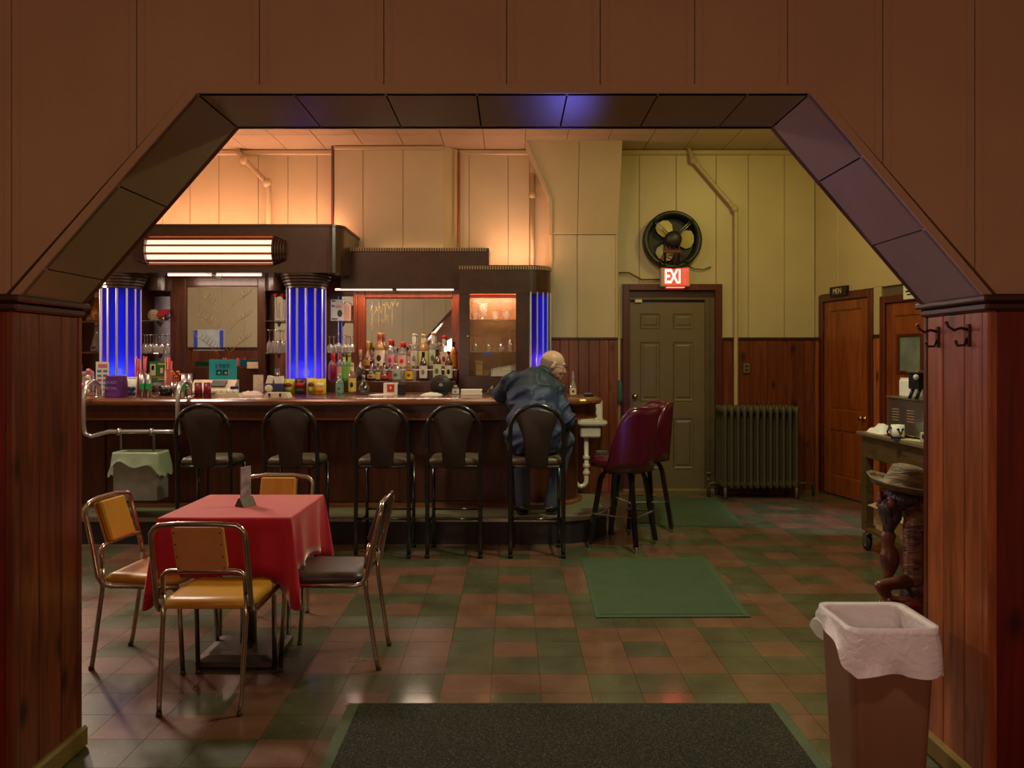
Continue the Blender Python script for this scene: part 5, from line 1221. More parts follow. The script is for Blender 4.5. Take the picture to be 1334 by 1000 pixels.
bottle(442.5, 10, 512, 485, YA, ZA, 'std', 'teal', (86, 170, 150), (180, 220, 200), 'teal-labelled clear bottle standing on the bar beside the snack bags', mark=(200, 40, 50))
bottle(459, 10, 511, 470, YA, ZA, 'std', 'rose', (214, 196, 96), (226, 206, 160), 'bottle with a large yellow label on the bar, second from the snack bags', mark=BLK, neck=W)
bottle(474, 16, 511.5, 482, YA, ZA, 'bell', 'dark', (54, 50, 58), (70, 60, 64), 'squat bell-shaped dark bottle on the bar, next to the yellow-labelled one', mark=(120, 116, 124))
YS = 8.82; g1 = 'bottles on the lower rack step'
for a in ((434, 13, 497, 461, 'std', 'red', None, RED, 'deep red liqueur bottle under the glass shelf beside the blue column', dict(cap_h=.3)),
          (443, 9, 497, 461, 'std', 'clear', (230, 170, 170), (216, 60, 60), 'clear bottle with long pink-red neck wrap next to the deep red liqueur', dict(cap_h=.34)),
          (448.5, 9, 497, 461, 'std', 'green', (110, 190, 70), (30, 150, 60), 'green-capped bottle with leafy green body, first of the two', dict(cap_h=.12, neck=(180, 220, 140))),
          (455, 9, 497, 461, 'std', 'green', (160, 200, 90), (100, 190, 50), 'lighter yellow-green capped bottle beside the first green-capped one', dict(cap_h=.12, neck=(170, 200, 80))),
          (484, 12, 496, 470, 'round', 'dark', (206, 176, 116), BLK, 'dark round-shouldered bottle with an oval cream label below the gold-necked one', dict(mark=(120, 44, 84))),
          (492.5, 7, 496, 473, 'std', 'dark', (214, 196, 130), BLK, 'narrow dark bottle with cream label between two round dark ones', {}),
          (500.5, 11, 496, 472, 'round', 'dark', (206, 84, 66), (40, 34, 36), 'dark round-shouldered bottle with an oval red label', dict(mark=(150, 30, 40))),
          (508, 6, 496, 474, 'std', 'dark', (200, 50, 44), RED, 'slim dark bottle with a red label behind the white carton', {}),
          (516, 12, 496, 473, 'squat', 'clear', (176, 186, 178), (190, 196, 190), 'square-shouldered clear bottle with grey label behind the white carton', dict(mark=(90, 96, 90))),
          (525, 6, 496, 477, 'std', 'clear', None, (190, 180, 150), 'small plain clear bottle beside the square-shouldered one', {}),
          (533, 10, 496, 471, 'std', 'amber', (226, 196, 30), (226, 160, 150), 'bottle with a bright yellow label and pink cap', dict(mark=(120, 90, 30))),
          (551.5, 10, 496, 458, 'std', 'dark', (224, 220, 206), (18, 20, 30), 'dark bottle with white label and long black capsule', dict(cap_h=.18, mark=(130, 126, 120))),
          (569.5, 11, 496, 454, 'std', 'brown', (214, 222, 178), (64, 40, 44), 'brown bottle with pale green label behind the round black plaque', dict(mark=(100, 116, 70), neck=(60, 34, 30))),
          (584.5, 10, 496, 457, 'std', 'brown', (218, 220, 186), (66, 34, 30), 'brown bottle with pale label at the cabinet end of the lower step', dict(mark=BLK)),
          (540, 5, 496, 478, 'squat', 'clear', None, None, 'empty small clear glass flask on the lower rack step', {}),
          (469.5, 12, 496, 455.5, 'long', 'brown', None, (214, 190, 150), 'long-necked tawny bottle against the red wooden mirror frame', dict(cap_h=.2))):
    bottle(a[0], a[1], a[2], a[3], YS, RZ1, a[4], a[5], a[6], a[7], a[8], g1, **a[9])
YS2 = 9.01; g2 = 'bottles on the upper rack step'
for a in ((479.5, 13, 481, 444.5, 'round', 'amber', (206, 150, 74), (216, 178, 84), 'amber bottle with gold foil neck at the red frame', dict(cap_h=.3)),
          (494.5, 14, 481, 433.5, 'std', 'gold', (230, 214, 190), (214, 130, 80), 'tall bottle with white label, black bird print and copper neck', dict(mark=(50, 30, 30), neck=(196, 70, 60), cap_h=.14)),
          (508.5, 10, 481, 442.5, 'std', 'clear', (216, 150, 170), (226, 40, 60), 'clear bottle with magenta print and bright red cap', dict(cap_h=.2, mark=(180, 30, 90))),
          (516, 6, 481, 452, 'std', 'clear', (206, 120, 90), (230, 190, 160), 'slim clear bottle with red and green label between two red-capped ones', dict(mark=(30, 140, 70))),
          (524, 12, 481, 445.5, 'std', 'clear', (230, 190, 184), (230, 50, 50), 'stout clear bottle with red lettering and bright red cap', dict(cap_h=.18, mark=(220, 30, 40))),
          (533.5, 7, 481, 448.5, 'std', 'rose', (196, 170, 170), (196, 150, 150), 'slim bottle with mauve cap beside the tall clear one', {}),
          (539.5, 10, 481, 434.5, 'std', 'clear', (206, 206, 190), (236, 214, 190), 'tall clear bottle with silver-white label and pale stopper', dict(neck=W, mark=(130, 140, 150), cap_h=.07)),
          (551.5, 13, 481, 435.0, 'std', 'gold', (216, 206, 140), (226, 180, 150), 'tall bottle with pale yellow label and dark neck band', dict(neck=CRM, mark=(120, 130, 90), cap_h=.1)),
          (564, 11, 481, 432.5, 'std', 'clear', (206, 214, 186), (230, 190, 160), 'tall clear bottle with pale green label, tallest near the red frame', dict(neck=W, mark=(90, 120, 90), cap_h=.08)),
          (571.5, 7, 481, 446.5, 'std', 'rose', (206, 180, 170), (210, 180, 170), 'short bottle with rosy cap half behind the tall pale-green-labelled one', {}),
          (578.5, 10, 481, 437, 'std', 'clear', (222, 206, 176), (226, 60, 60), 'clear bottle with cream label and red pourer', dict(mark=(150, 40, 50), neck=(220, 206, 180), cap_h=.1)),
          (590.5, 9, 481, 444.5, 'std', 'orange', (226, 140, 40), (24, 24, 28), 'orange-labelled bottle with black cap at the end of the upper step', dict(cap_h=.2)),
          (486.5, 7, 481, 458.5, 'std', 'purple', (96, 40, 90), (180, 160, 150), 'small dark purple bottle with grey cap behind the oval cream label', {})):
    bottle(a[0], a[1], a[2], a[3], YS2, RZ2, a[4], a[5], a[6], a[7], a[8], g2, **a[9])
# left-end shelves
zs0, zs1 = PZ(418, 9.0), PZ(458, 9.0)
bottle(126, 16, 418, 380, 8.99, zs0, 'round', 'orange', None, (220, 180, 140), 'amber glass decanter-like bottle on the upper shelf by the orange board', cap_h=.2)
bottle(116, 7, 418, 411, 8.99, zs0, 'squat', 'clear', None, (200, 190, 170), 'tiny clear salt jar beside the amber bottle', name='jar', cat='jar')
bottle(125.5, 14, 458, 419, 8.99, zs1, 'bell', 'clear', (160, 150, 140), (210, 180, 160), 'clear bell-shaped bottle with dark red remains on the lower shelf by the orange board', mark=(120, 30, 30))
bottle(104.5, 6, 484, 466, 8.6, 1.05 + .33, 'std', 'brown', None, (120, 80, 70), 'small brown bottle on the low ledge by the archway edge')
tag(MB().box(PX(98, 8.6), PX(113, 8.6), 8.55, 8.75, 1.05, 1.38, .006).build('ledge_block', BARW), 'small dark wooden ledge block below the orange side board', 'ledge')

# ================================================================ GLASSES
def stem_glass(h, r, name='stem_glass'):
    """upturned stem glass at the origin, rim down"""
    t = thing(name, '', 'glass', (0, 0, 0))
    MB().lathe([(r * .82, 0), (r, h * .18), (r * .95, h * .34), (r * .55, h * .50), (r * .12, h * .55)], n=14, cap=False).build('bowl', CLEAR, t)
    MB().lathe([(r * .12, h * .55), (r * .10, h * .9), (r * .2, h * .96)], n=8, cap=False).build('stem', CLEAR, t)
    MB().lathe([(r * .2, h * .96), (r * .85, h * .985), (r * .85, h), (0, h)], n=14, cap=False).build('foot', CLEAR, t)
    return t
proto = stem_glass(.19, .036); used = [False]
def put(px, Y, z, hpx, wpx, label, group):
    s_ = (wpx * Y / F / 2 / .036, wpx * Y / F / 2 / .036, hpx * Y / F / .19)
    if not used[0]:
        used[0] = True; o = proto; o.location = (PX(px, Y), Y, z); o.scale = s_; o['label'] = label; o['group'] = group
    else: o = dup(proto, (PX(px, Y), Y, z), 0, label, group, s_)
    return o
gA = 'upturned stem glasses on the niche shelf by the far blue column'
ORD = ('first', 'second', 'third', 'fourth', 'fifth', 'sixth')
for i, (px, y) in enumerate(((188.5, 8.98), (196, 9.0), (203.5, 8.98), (211, 9.0), (218, 8.98), (192, 9.1), (200, 9.1), (208, 9.1))): put(px, y, ZS2, 24, 8.5, 'upturned stem glass, %s from far blue column, %s row under cream disc' % (ORD[i % 5], 'front' if i < 5 else 'back'), gA)
gB = 'upturned stem glasses on the narrow niche shelf'
for i, (px, y) in enumerate(((351, 8.98), (357, 9.02), (363, 8.98), (369, 9.02), (360, 9.12))): put(px, y, ZS2, 30, 8, 'upturned tall stem glass below the rose vases, ' + ('%s from the wide mirror' % ORD[i] if i < 4 else 'the one at the back'), gB)
gC = 'upturned stem glasses under the bear card'
zc_ = PZ(459, 9.1)
for i, (px, y, hh) in enumerate(((429.5, 8.98, 21), (440.5, 8.98, 24), (448.5, 9.02, 21), (458, 8.99, 21), (435, 9.12, 21), (453, 9.12, 21))): put(px, y, zc_, hh, 9, 'upturned stem glass under the bear card, %s from the blue column in the %s row' % (ORD[i % 4], 'front' if i < 4 else 'back'), gC)
gD = 'upturned stem glasses inside the lit cabinet'
for i, (px, hh) in enumerate(((619.5, 20), (636.5, 20), (652.5, 20), (664.5, 29))): put(px, 8.92, CZ2, hh, 10, 'upturned stem glass, %s from the door knob inside the lit cabinet' % ORD[i] if hh < 25 else 'tall upturned stem glass at the blue-corner end of the cabinet shelf', gD)
# cut-glass pieces on the cabinet's upper shelf
def bowlglass(px, w_, hpx, Y, z, label, facets=10, m=CLEAR, name='cut_glass_bowl'):
    x = PX(px, Y); r = w_ / 2 * Y / F; h = hpx * Y / F; t = thing(name, label, 'glass', (x, Y, z), 'cut glass on the upper cabinet shelf')
    MB().lathe([(0, .0), (r * .5, 0), (r * .45, h * .1), (r * .9, h * .4), (r, h)], (x, Y, z), facets, smooth=False, cap=False).build('bowl', m, t)
    MB().lathe([(r, h), (r * 1.05, h * 1.02), (r * .96, h)], (x, Y, z), facets * 2, cap=False).build('rim', WHITE, t); return t
CUT = thin_glass('cut_crystal', (.95, .92, .9), .3, .1, (226, 216, 206), .35)
bowlglass(629, 14, 21, 8.93, CZ1, 'tall ruffled white glass vase on the upper cabinet shelf', 12, CUT, 'glass_vase')
bowlglass(645, 11, 11, 8.92, CZ1, 'low cut-glass cup in the middle of the upper cabinet shelf', 10, CUT); bowlglass(660, 12, 12, 8.92, CZ1, 'low cut-glass cup near the blue corner on the upper cabinet shelf', 10, CUT); bowlglass(618, 9, 9, 8.92, CZ1, 'small cut-glass dish beside the ruffled vase', 10, CUT)
tt = tag(MB().box(PX(630, ky), PX(641, ky), ky - .0075, ky - .0045, PZ(462, ky), PZ(458.5, ky)).build('blue_sticker', cm((60, 90, 190))), 'small blue and white sticker on the cabinet glass', 'sticker')
cb = thing('white_reflection_box', 'white slanted box standing in for a bright reflection in the lit cabinet', 'box', (-.1, 9.0, gz0))  # box put in where a bright white reflection shows in the cabinet
MB().prism([(PX(640, 8.95), gz0), (gx1 + .03, gz0), (gx1 + .03, gz0 + .125), (PX(640, 8.95), gz0 + .07)], 'Y', 8.88, 9.08).build('body', WHITE, cb)
MB().prism([(PX(640, 8.95), gz0 + .071), (gx1 + .03, gz0 + .126), (gx1 + .03, gz0 + .132), (PX(640, 8.95), gz0 + .077)], 'Y', 8.87, 9.09).build('lid', WHITE, cb)
tag(MB().box(PX(619, 8.95), PX(629, 8.95), 8.9, 9.0, gz0, gz0 + .16, .01).build('brown_box', CARD), 'tan box at the bottom of the lit cabinet beside the white one', 'box')

# ================================================================ SMALL THINGS ON THE BAR AND BACK BAR
def cardstand(name, label, x0, x1, y1, y0, Y, z0, m, cat='card', foot=True, tilt=0):
    xa, xb = PX(x0, Y), PX(x1, Y); za, zb_ = PZ(y1, Y), PZ(y0, Y); t = thing(name, label, cat, ((xa + xb) / 2, Y, z0))
    MB().box(xa, xb, Y - .003, Y + .003, max(za, z0) if foot else za, zb_, .001).build('sheet', m, t)
    if foot: MB().prism([(Y, z0), (Y + .09, z0), (Y, z0 + .08)], 'X', (xa + xb) / 2 - .01, (xa + xb) / 2 + .01).build('prop', WHITE, t)
    return t
CYAN = mat('cyan_card', (30, 168, 186), .5, var=.04)
c9 = cardstand('anniversary_card', 'cyan square card reading 1989 propped up behind the cash register', 272.5, 308.5, 496, 468, 8.62, 1.05, CYAN)

text('lettering', '1989', .075, (PX(289, 8.61), 8.6155, PZ(477, 8.61)), cm((20, 60, 90)), c9.children[0], sx=1.1)
for px in (285, 293.5): MB().box(PX(px - 3.6, 8.61), PX(px + 3.6, 8.61), 8.612, 8.617, PZ(488.5, 8.61), PZ(481.5, 8.61), .001).build('picture', cm((16, 40, 70)), c9.children[0]); MB().ell((PX(px + .6, 8.61), 8.612, PZ(485.5, 8.61)), (.016, .002, .014), 8, 6).build('disc', cm((60, 200, 190)), c9.children[0])
MB().box(PX(297.2, 8.61), PX(297.9, 8.61), 8.612, 8.617, PZ(488, 8.61), PZ(481.5, 8.61)).build('picture_edge', cm((220, 120, 60)), c9.children[0])
# cash register
cr = thing('cash_register', 'beige cash register with a dark keypad on the back counter under the cyan card', 'register', (PX(274, 8.5), 8.65, 1.05))
ra, rb, rz0, rz1 = PX(246, 8.4), PX(303, 8.4), 1.05, PZ(495, 8.4)
MB().prism([(8.30, rz0), (8.30, rz1 - .11), (8.42, rz1 - .09), (8.55, rz1), (8.60, rz1), (8.60, rz0)], 'X', ra, rb).build('case', CREAM, cr)
MB().box(ra + .02, rb - .02, 8.293, 8.30, 1.06, rz1 - .135, .003).build('drawer', mat('register_drawer', (186, 180, 140), .45), cr)
MB().obox((PX(285, 8.47), 8.475, rz1 - .036), (.15, .10, .012), rx=.6).build('keypad', BLACKP, cr)
MB().obox((PX(257, 8.47), 8.47, rz1 - .04), (.05, .03, .010), rx=.6).build('slot', BLACKP, cr)
tag(MB().box(PX(301, 8.25), PX(309, 8.25), 8.22, 8.29, ZT - .3, PZ(503, 8.25), .004).build('blue_pack', cm((40, 60, 120))), 'small blue pack beside the cash register', 'pack')
MB().box(-3.95, -2.6, 8.2, 8.62, .95, 1.05, .006).build('counter_extension', BARW, bb)
MB().box(-5.4, .4, 8.0, 8.25, 0, .885, .006).build('underbar', mat('underbar_steel', (110, 110, 106), .4, .8), bar)
# green framed advert
ga = cardstand('green_sign', 'green picture sign with white printed cups standing among the straws', 194.5, 218, 497, 471, 8.5, 1.05, mat('green_print', (24, 120, 66), .5, var=.06))
def onface(parent, Y, x0, x1, y1, y0, col, nm='print'): return MB().box(PX(x0, Y), PX(x1, Y), Y - .005, Y - .002, PZ(y1, Y), PZ(y0, Y)).build(nm, cm(col), parent)
s0 = ga.children[0]
onface(s0, 8.5, 196, 203, 489, 474, (206, 214, 170)); onface(s0, 8.5, 197.5, 201, 482, 476, (60, 140, 80)); onface(s0, 8.5, 209, 212.5, 486, 479, (224, 214, 190)); onface(s0, 8.5, 206, 216, 475, 473, (190, 190, 90)); onface(s0, 8.5, 196, 217, 492, 490.5, (216, 90, 70)); onface(s0, 8.5, 206, 216, 495, 493, (180, 190, 110))
# row-print card display at the left
cdsp = cardstand('lighter_display', 'tall white card display with rows of coloured packs beside the purple bucket', 125, 142, 516, 471, 7.6, ZT, WHITE)
s0 = cdsp.children[0]
for i in range(6):
    for xx in (127, 134.5):
        onface(s0, 7.6, xx, xx + 5.6, 486 + i * 6 - 1.2, 481.5 + i * 6, ((70, 120, 170), (60, 150, 110), (170, 70, 110))[(i + (xx > 130)) % 3], 'pack')
onface(s0, 7.6, 128, 140, 479, 474, (190, 120, 130))
# purple bucket
bk = thing('ice_bucket', 'purple plastic bucket with faint lettering on the bar by the rail hoop', 'bucket', (PX(151.5, 7.25), 7.25, ZT))
r_ = 14.5 * 7.25 / F; hB = 28 * 7.25 / F
MB().lathe([(0, 0), (r_, 0), (r_ * 1.02, .01), (r_ * .86, hB - .01), (r_ * .9, hB), (r_ * .82, hB), (r_ * .92, .02), (0, .02)], (PX(151.5, 7.25), 7.25, ZT), 22).build('body', mat('purple_plastic', (104, 52, 128), .3, var=.1, trans=.0), bk)
for i, (tx_, sz) in enumerate((('BUCKET', .034), ('SPECIAL', .034))):
    text('lettering', tx_, sz, (PX(150, 7.25), 7.25 - r_ * .93 - .004, ZT + hB * (.68 - i * .26)), cm((150, 130, 170)), bk)
# cups, straws, shakers
def cup(px, wb, wt, yb, yt, Y, z, m, label, name='tumbler', cat='cup', group=None, band=None, parts=True):
    x = PX(px, Y); rb_, rt = wb / 2 * Y / F, wt / 2 * Y / F; h = (yb - yt) * Y / F; t = thing(name, label, cat, (x, Y, z), group)
    MB().lathe([(0, 0), (rb_, 0), (rt, h), (rt * .92, h), (rb_ * .9, .01), (0, .01)], (x, Y, z), 16).build('body', m, t)
    MB().lathe([(rt, h - .008), (rt * 1.05, h - .004), (rt * 1.02, h + .002), (rt * .95, h)], (x, Y, z), 16, cap=False).build('rim', m, t)
    if band: k = lambda f: rb_ + (rt - rb_) * f; MB().lathe([(k(.42) + .001, h * .34), (k(.55) + .001, h * .58)], (x, Y, z), 16, cap=False).build('band', band, t)
    return t
gr = cm((20, 150, 80)); BL = cm((206, 212, 226), .35)
for px, lb in ((185.5, 'first from the purple bucket'), (193.5, 'second from the purple bucket'), (240, 'standing by the chrome rail hoop'), (247, 'next to the cash register')):
    cup(px, 6.4, 6.8, 520, 489.5, 7.2, ZT, STEEL, 'steel drink shaker with green band on the bar, ' + lb, 'shaker', 'shaker', 'steel shakers with green bands', gr)
for px, lb in ((258.5, 'dark red plastic tumbler on the bar, nearer the rail hoop'), (270, 'dark red plastic tumbler on the bar, under the cyan card')):
    cup(px, 10.5, 8.6, 520, 501, 7.2, ZT, mat('dark_red_plastic', (120, 16, 50), .3), lb, 'tumbler', 'cup', 'dark red tumblers')
nc = cup(172.5, 9, 12, 520, 494, 7.2, ZT, WHITE, 'white paper cup with dark blue foliage print beside the purple bucket', 'paper_cup')
for i in range(6): MB().ell((PX(170 + (i % 3) * 2.6, 7.16), 7.14, ZT + .035 + .03 * (i // 3) + .012 * (i % 2)), (.02, .012, .02), 8, 6).build('print', cm((26, 30, 80)), nc)
st = cup(184, 12, 12, 512, 479, 7.7, ZT, mat('magenta_tub', (150, 50, 90), .5), 'magenta tub full of red and pink straws behind the steel shakers', 'straw_tub', 'tub')
rr = random.Random(5)
for i in range(9):
    a = rr.uniform(0, 6.28); x, y = PX(184, 7.7) + .03 * math.cos(a), 7.7 + .03 * math.sin(a)
    MB().tube([(x, y, ZT + .05), (x + .018 * math.cos(a), y + .02 * math.sin(a), PZ(464 + rr.uniform(-1, 4), 7.7))], .006, 6).build('straw', cm(((216, 70, 60), (226, 150, 140), (190, 40, 70))[i % 3]), st)
st2 = cup(219.5, 9, 10, 529, 481, 8.3, 1.05, mat('rose_tub', (170, 80, 70), .5), 'rosy tub of orange-red straws behind the green sign', 'straw_tub', 'tub')
for i in range(7):
    a = rr.uniform(0, 6.28); x, y = PX(219.5, 8.3) + .02 * math.cos(a), 8.3 + .02 * math.sin(a)
    MB().tube([(x, y, 1.06), (x + .012 * math.cos(a), y, PZ(465 + rr.uniform(-1, 6), 8.3))], .006, 6).build('straw', cm(((226, 90, 50), (230, 170, 150), (206, 50, 60))[i % 3]), st2)
og = cup(229, 10, 11, 512, 496, 7.7, ZT, CLEAR, 'glass with orange paper umbrellas near the rail hoop', 'garnish_glass', 'glass')
for i in range(5):
    x, z = PX(224.5 + i * 2.4, 7.7), PZ(485 + (i % 3) * 3, 7.7); t_ = MB(); t_.lathe([(.024, 0), (.012, .012), (0, .02)], (x, 7.7, z), 8); t_.tube([(x, 7.7, z + .01), (PX(229, 7.7), 7.7, ZT + .02)], .002, 4); t_.build('paper_umbrella', cm((226, 120, 40)), og)
for px, lb in ((197, 'short stemmed glass with dark red drink, nearer the shakers'), (206, 'short stemmed glass with dark red drink, nearer the silver dish')):
    t = thing('wine_glass', lb, 'glass', (PX(px, 7.6), 7.6, ZT), 'stemmed glasses with dark red drink'); x = PX(px, 7.6)
    MB().lathe([(.03, 0), (.03, .003), (.005, .008), (.005, .05)], (x, 7.6, ZT), 12).build('stem', CLEAR, t); MB().lathe([(.004, .05), (.03, .07), (.034, .10), (.03, .12)], (x, 7.6, ZT), 12, cap=False).build('bowl', CLEAR, t); MB().lathe([(.0, .054), (.027, .071), (.031, .092), (0, .092)], (x, 7.6, ZT), 12).build('drink', cm((90, 16, 26), .3), t)
dsh = thing('silver_dish', 'dark silver dish with folded foil by the rail hoop', 'dish', (PX(216, 7.6), 7.6, ZT)); MB().lathe([(0, 0), (.05, 0), (.07, .03), (.085, .07), (.08, .07), (.06, .03), (0, .01)], (PX(216, 7.6), 7.6, ZT), 16).build('bowl', BLACKM, dsh); MB().ell((PX(219, 7.6), 7.56, ZT + .075), (.05, .03, .022), 9, 6).build('foil', STEEL, dsh)
fl_ = thing('party_favours', 'loose bunch of pink and white party favours on the bar by the archway', 'favours', (PX(114, 7.55), 7.55, ZT))
for i in range(12): MB().ell((PX(109 + rr.uniform(0, 12), 7.55), 7.55 + rr.uniform(-.03, .03), ZT + .03 + rr.uniform(0, .2)), (.026, .02, .022), 8, 6).build('favour', cm(((206, 120, 130), (224, 206, 200), (170, 60, 90), (230, 190, 150))[i % 4]), fl_)
MB().lathe([(.05, 0), (.055, .1), (.05, .22), (.0, .22)], (PX(114, 7.55), 7.56, ZT), 12).build('jar', CLEAR, fl_)
# snack bags
def snack(px, w_, yb, yt, Y, z, col, col2, label, col3=None):
    x = PX(px, Y); wd = w_ * Y / F; h = (yb - yt) * Y / F; t = thing('snack_bag', label, 'snack bag', (x, Y, z), 'snack bags on the bar'); rings = []
    for f, th in ((0, .004), (.05, .012), (.2, .034), (.5, .04), (.8, .03), (.93, .010), (1, .004)):
        k = .94 + .06 * math.sin(PI * f); rings.append([(x + wd / 2 * k * c_, Y + th * s_, z + .001 + h * f) for c_, s_ in ((-1, 0), (-.7, -.7), (0, -1), (.7, -.7), (1, 0), (.7, .7), (0, 1), (-.7, .7))])
    MB().loft(rings, smooth=True).build('bag', cm(col, .3), t)
    MB().ell((x, Y - .034, z + h * .62), (wd * .33, .012, h * .14), 10, 6).build('logo_patch', cm(col2), t)
    if col3: MB().ell((x, Y - .036, z + h * .28), (wd * .36, .012, h * .12), 10, 6).build('print', cm(col3), t)
snack(377, 14, 512, 491.5, 7.74, ZT, (206, 206, 60), (140, 30, 80), 'yellow-green snack bag at the far end of the four on the bar', (90, 140, 60))
snack(391.5, 16, 512, 490.5, 7.70, ZT, (70, 20, 24), (190, 20, 30), 'dark red and black snack bag on the bar', (40, 60, 40))
snack(406, 12, 512, 490.5, 7.76, ZT, (226, 206, 70), (110, 50, 70), 'yellow snack bag with purple print between the dark and the orange-printed one', (150, 160, 60))
snack(417.5, 15, 512, 491, 7.71, ZT, (232, 206, 60), (240, 234, 200), 'yellow snack bag with orange-red spot next to the teal-labelled bottle', (220, 100, 50))
# napkin caddy and white things
nk = thing('napkin_caddy', 'navy caddy filled with white napkins and cups on the bar', 'caddy', (PX(358, 7.7), 7.7, ZT))
MB().box(PX(346, 7.7), PX(371, 7.7), 7.64, 7.76, ZT, PZ(499, 7.7), .008).build('bin', cm((52, 50, 90)), nk); MB().obox((PX(353, 7.7), 7.7, PZ(496, 7.7)), (.06, .09, .09), ry=.25).build('napkins', WHITE, nk); MB().obox((PX(364, 7.7), 7.7, PZ(496, 7.7)), (.07, .09, .085), ry=-.12).build('napkins', WHITE, nk)
MB().lathe([(.0, 0), (.036, 0), (.036, .006), (.02, .01), (0, .01)], (PX(350, 7.63), 7.638, PZ(506, 7.63)), 14, M=Matrix.Rotation(PI / 2, 4, 'X')).build('tape_roll', CREAM, nk)
cardstand('menu_card', 'pale upright menu card on the bar in front of the mirror frame', 330, 343, 511, 488, 7.8, ZT, mat('menu_paper', (206, 194, 170), .6, var=.12, vscale=40), 'menu')
tag(MB().box(PX(322.5, 9.08), PX(336.5, 9.08), 9.06, 9.085, PZ(480, 9.08), PZ(471.5, 9.08), .002).build('price_tag', mat('cream_tag', (222, 200, 160), .6)), 'small cream paper tag on the bottom edge of the far mirror frame', 'tag')
crumple('bar_towel', 'folded white bar towel on the bar beside the pale menu card', 'towel', (PX(326, 7.6), 7.65, ZT), (.22, .16, .045), mat('white_towel', (226, 206, 196), .9), 8.2)
tr_ = thing('condiment_tray', 'white compartment tray with dark slots on the bar behind the second bar stool', 'tray', (PX(359, 7.3), 7.35, ZT))
MB().prism([(PX(343, 7.2), ZT), (PX(375.5, 7.2), ZT), (PX(372.5, 7.2), ZT + .04), (PX(346, 7.2), ZT + .04)], 'Y', 7.2, 7.34).build('tray', CREAM, tr_)
for px in (351, 365): MB().box(PX(px - 1.2, 7.2), PX(px + 1.2, 7.2), 7.194, 7.203, ZT + .006, ZT + .034).build('slot', BLACKP, tr_)
tr2 = thing('condiment_tray', 'white compartment tray with pale jars on the bar under the blue pack', 'tray', (PX(300, 7.3), 7.35, ZT))
MB().prism([(PX(277, 7.25), ZT), (PX(312, 7.25), ZT), (PX(310, 7.25), ZT + .03), (PX(280, 7.25), ZT + .03)], 'Y', 7.25, 7.38).build('tray', CREAM, tr2)
for px in (284, 292, 300, 307): MB().lathe([(.022, 0), (.024, .035), (0, .04)], (PX(px, 7.3), 7.31, ZT + .028), 10).build('jar', PORC, tr2)
# white carton, plaque etc. before the bottle rack
wc = thing('white_carton', 'white carton with a red emblem on the bar in front of the dark bottles', 'carton', (PX(508, 7.78), 7.78, ZT))
MB().box(PX(499.5, 7.72), PX(517.5, 7.72), 7.72, 7.8, ZT, PZ(498.5, 7.72), .003).build('box', WHITE, wc); MB().box(PX(504, 7.71), PX(513.5, 7.71), 7.715, 7.721, PZ(510.5, 7.71), PZ(500.5, 7.71)).build('red_panel', cm((196, 30, 36)), wc)
MB().prism([(PX(508.7, 7.71), PZ(502, 7.71)), (PX(510.4, 7.71), PZ(505.2, 7.71)), (PX(508.7, 7.71), PZ(507.4, 7.71)), (PX(507, 7.71), PZ(505.2, 7.71))], 'Y', 7.712, 7.716).build('emblem', cm((220, 190, 150)), wc)
tag(MB().box(PX(518.5, 7.76), PX(527.5, 7.76), 7.74, 7.82, ZT, PZ(500, 7.76), .004).build('black_caddy', BLACKP), 'small black box beside the white carton', 'box')
pl = thing('round_plaque', 'round black printed plaque leaning in front of the pale-labelled bottles', 'plaque', (PX(574, 7.78), 7.78, ZT))
MB().lathe([(0, -.006), (.098, -.006), (.101, 0), (.098, .006), (0, .006)], (PX(574, 7.78), 7.79, ZT + .088), 28, M=Matrix.Rotation(PI / 2, 4, 'X')).build('disc', mat('plaque_black', (26, 30, 32), .45), pl)
MB().box(PX(569, 7.76), PX(579, 7.76), 7.78, 7.784, ZT + .115, ZT + .125).build('printed_line', cm((90, 70, 60)), pl); MB().ell((PX(574, 7.76), 7.783, ZT + .09), (.02, .002, .016), 10, 6).build('printed_crest', cm((150, 146, 136)), pl); MB().box(PX(567, 7.76), PX(581, 7.76), 7.74, 7.83, ZT, ZT + .02, .004).build('stand', BLACKP, pl)
crumple('paper_pile', 'loose pile of white slips in front of the round plaque', 'paper', (PX(562, 7.6), 7.62, ZT), (.2, .14, .03), WHITE, 2.2)
crumple('paper_slips', 'flat white slips on the bar by the white carton', 'paper', (PX(495, 7.6), 7.66, ZT), (.22, .12, .014), WHITE, 5.2)
bottle(593.5, 9, 512, 500, 7.75, ZT, 'squat', 'clear', (206, 206, 200), (220, 220, 214), 'small white-labelled bottle between the plaque and the napkin stack', name='bottle', mark=(120, 124, 124))
ns = thing('napkin_stack', 'flat stack of white napkins on the bar below the lit cabinet', 'napkins', (PX(614, 7.7), 7.7, ZT))
for i in range(3): MB().box(PX(600.5, 7.68) + .003 * (i % 2), PX(628, 7.68) - .004 * (i == 1), 7.62, 7.78, ZT + i * .018, ZT + (i + 1) * .018 - .001, .004).build('napkin_layer', WHITE, ns)
crumple('cloth_hat', 'small dark cloth hat on the bar behind the man', 'hat', (PX(643, 7.7), 7.7, ZT), (.13, .14, .10), BLACKP, 6.6)
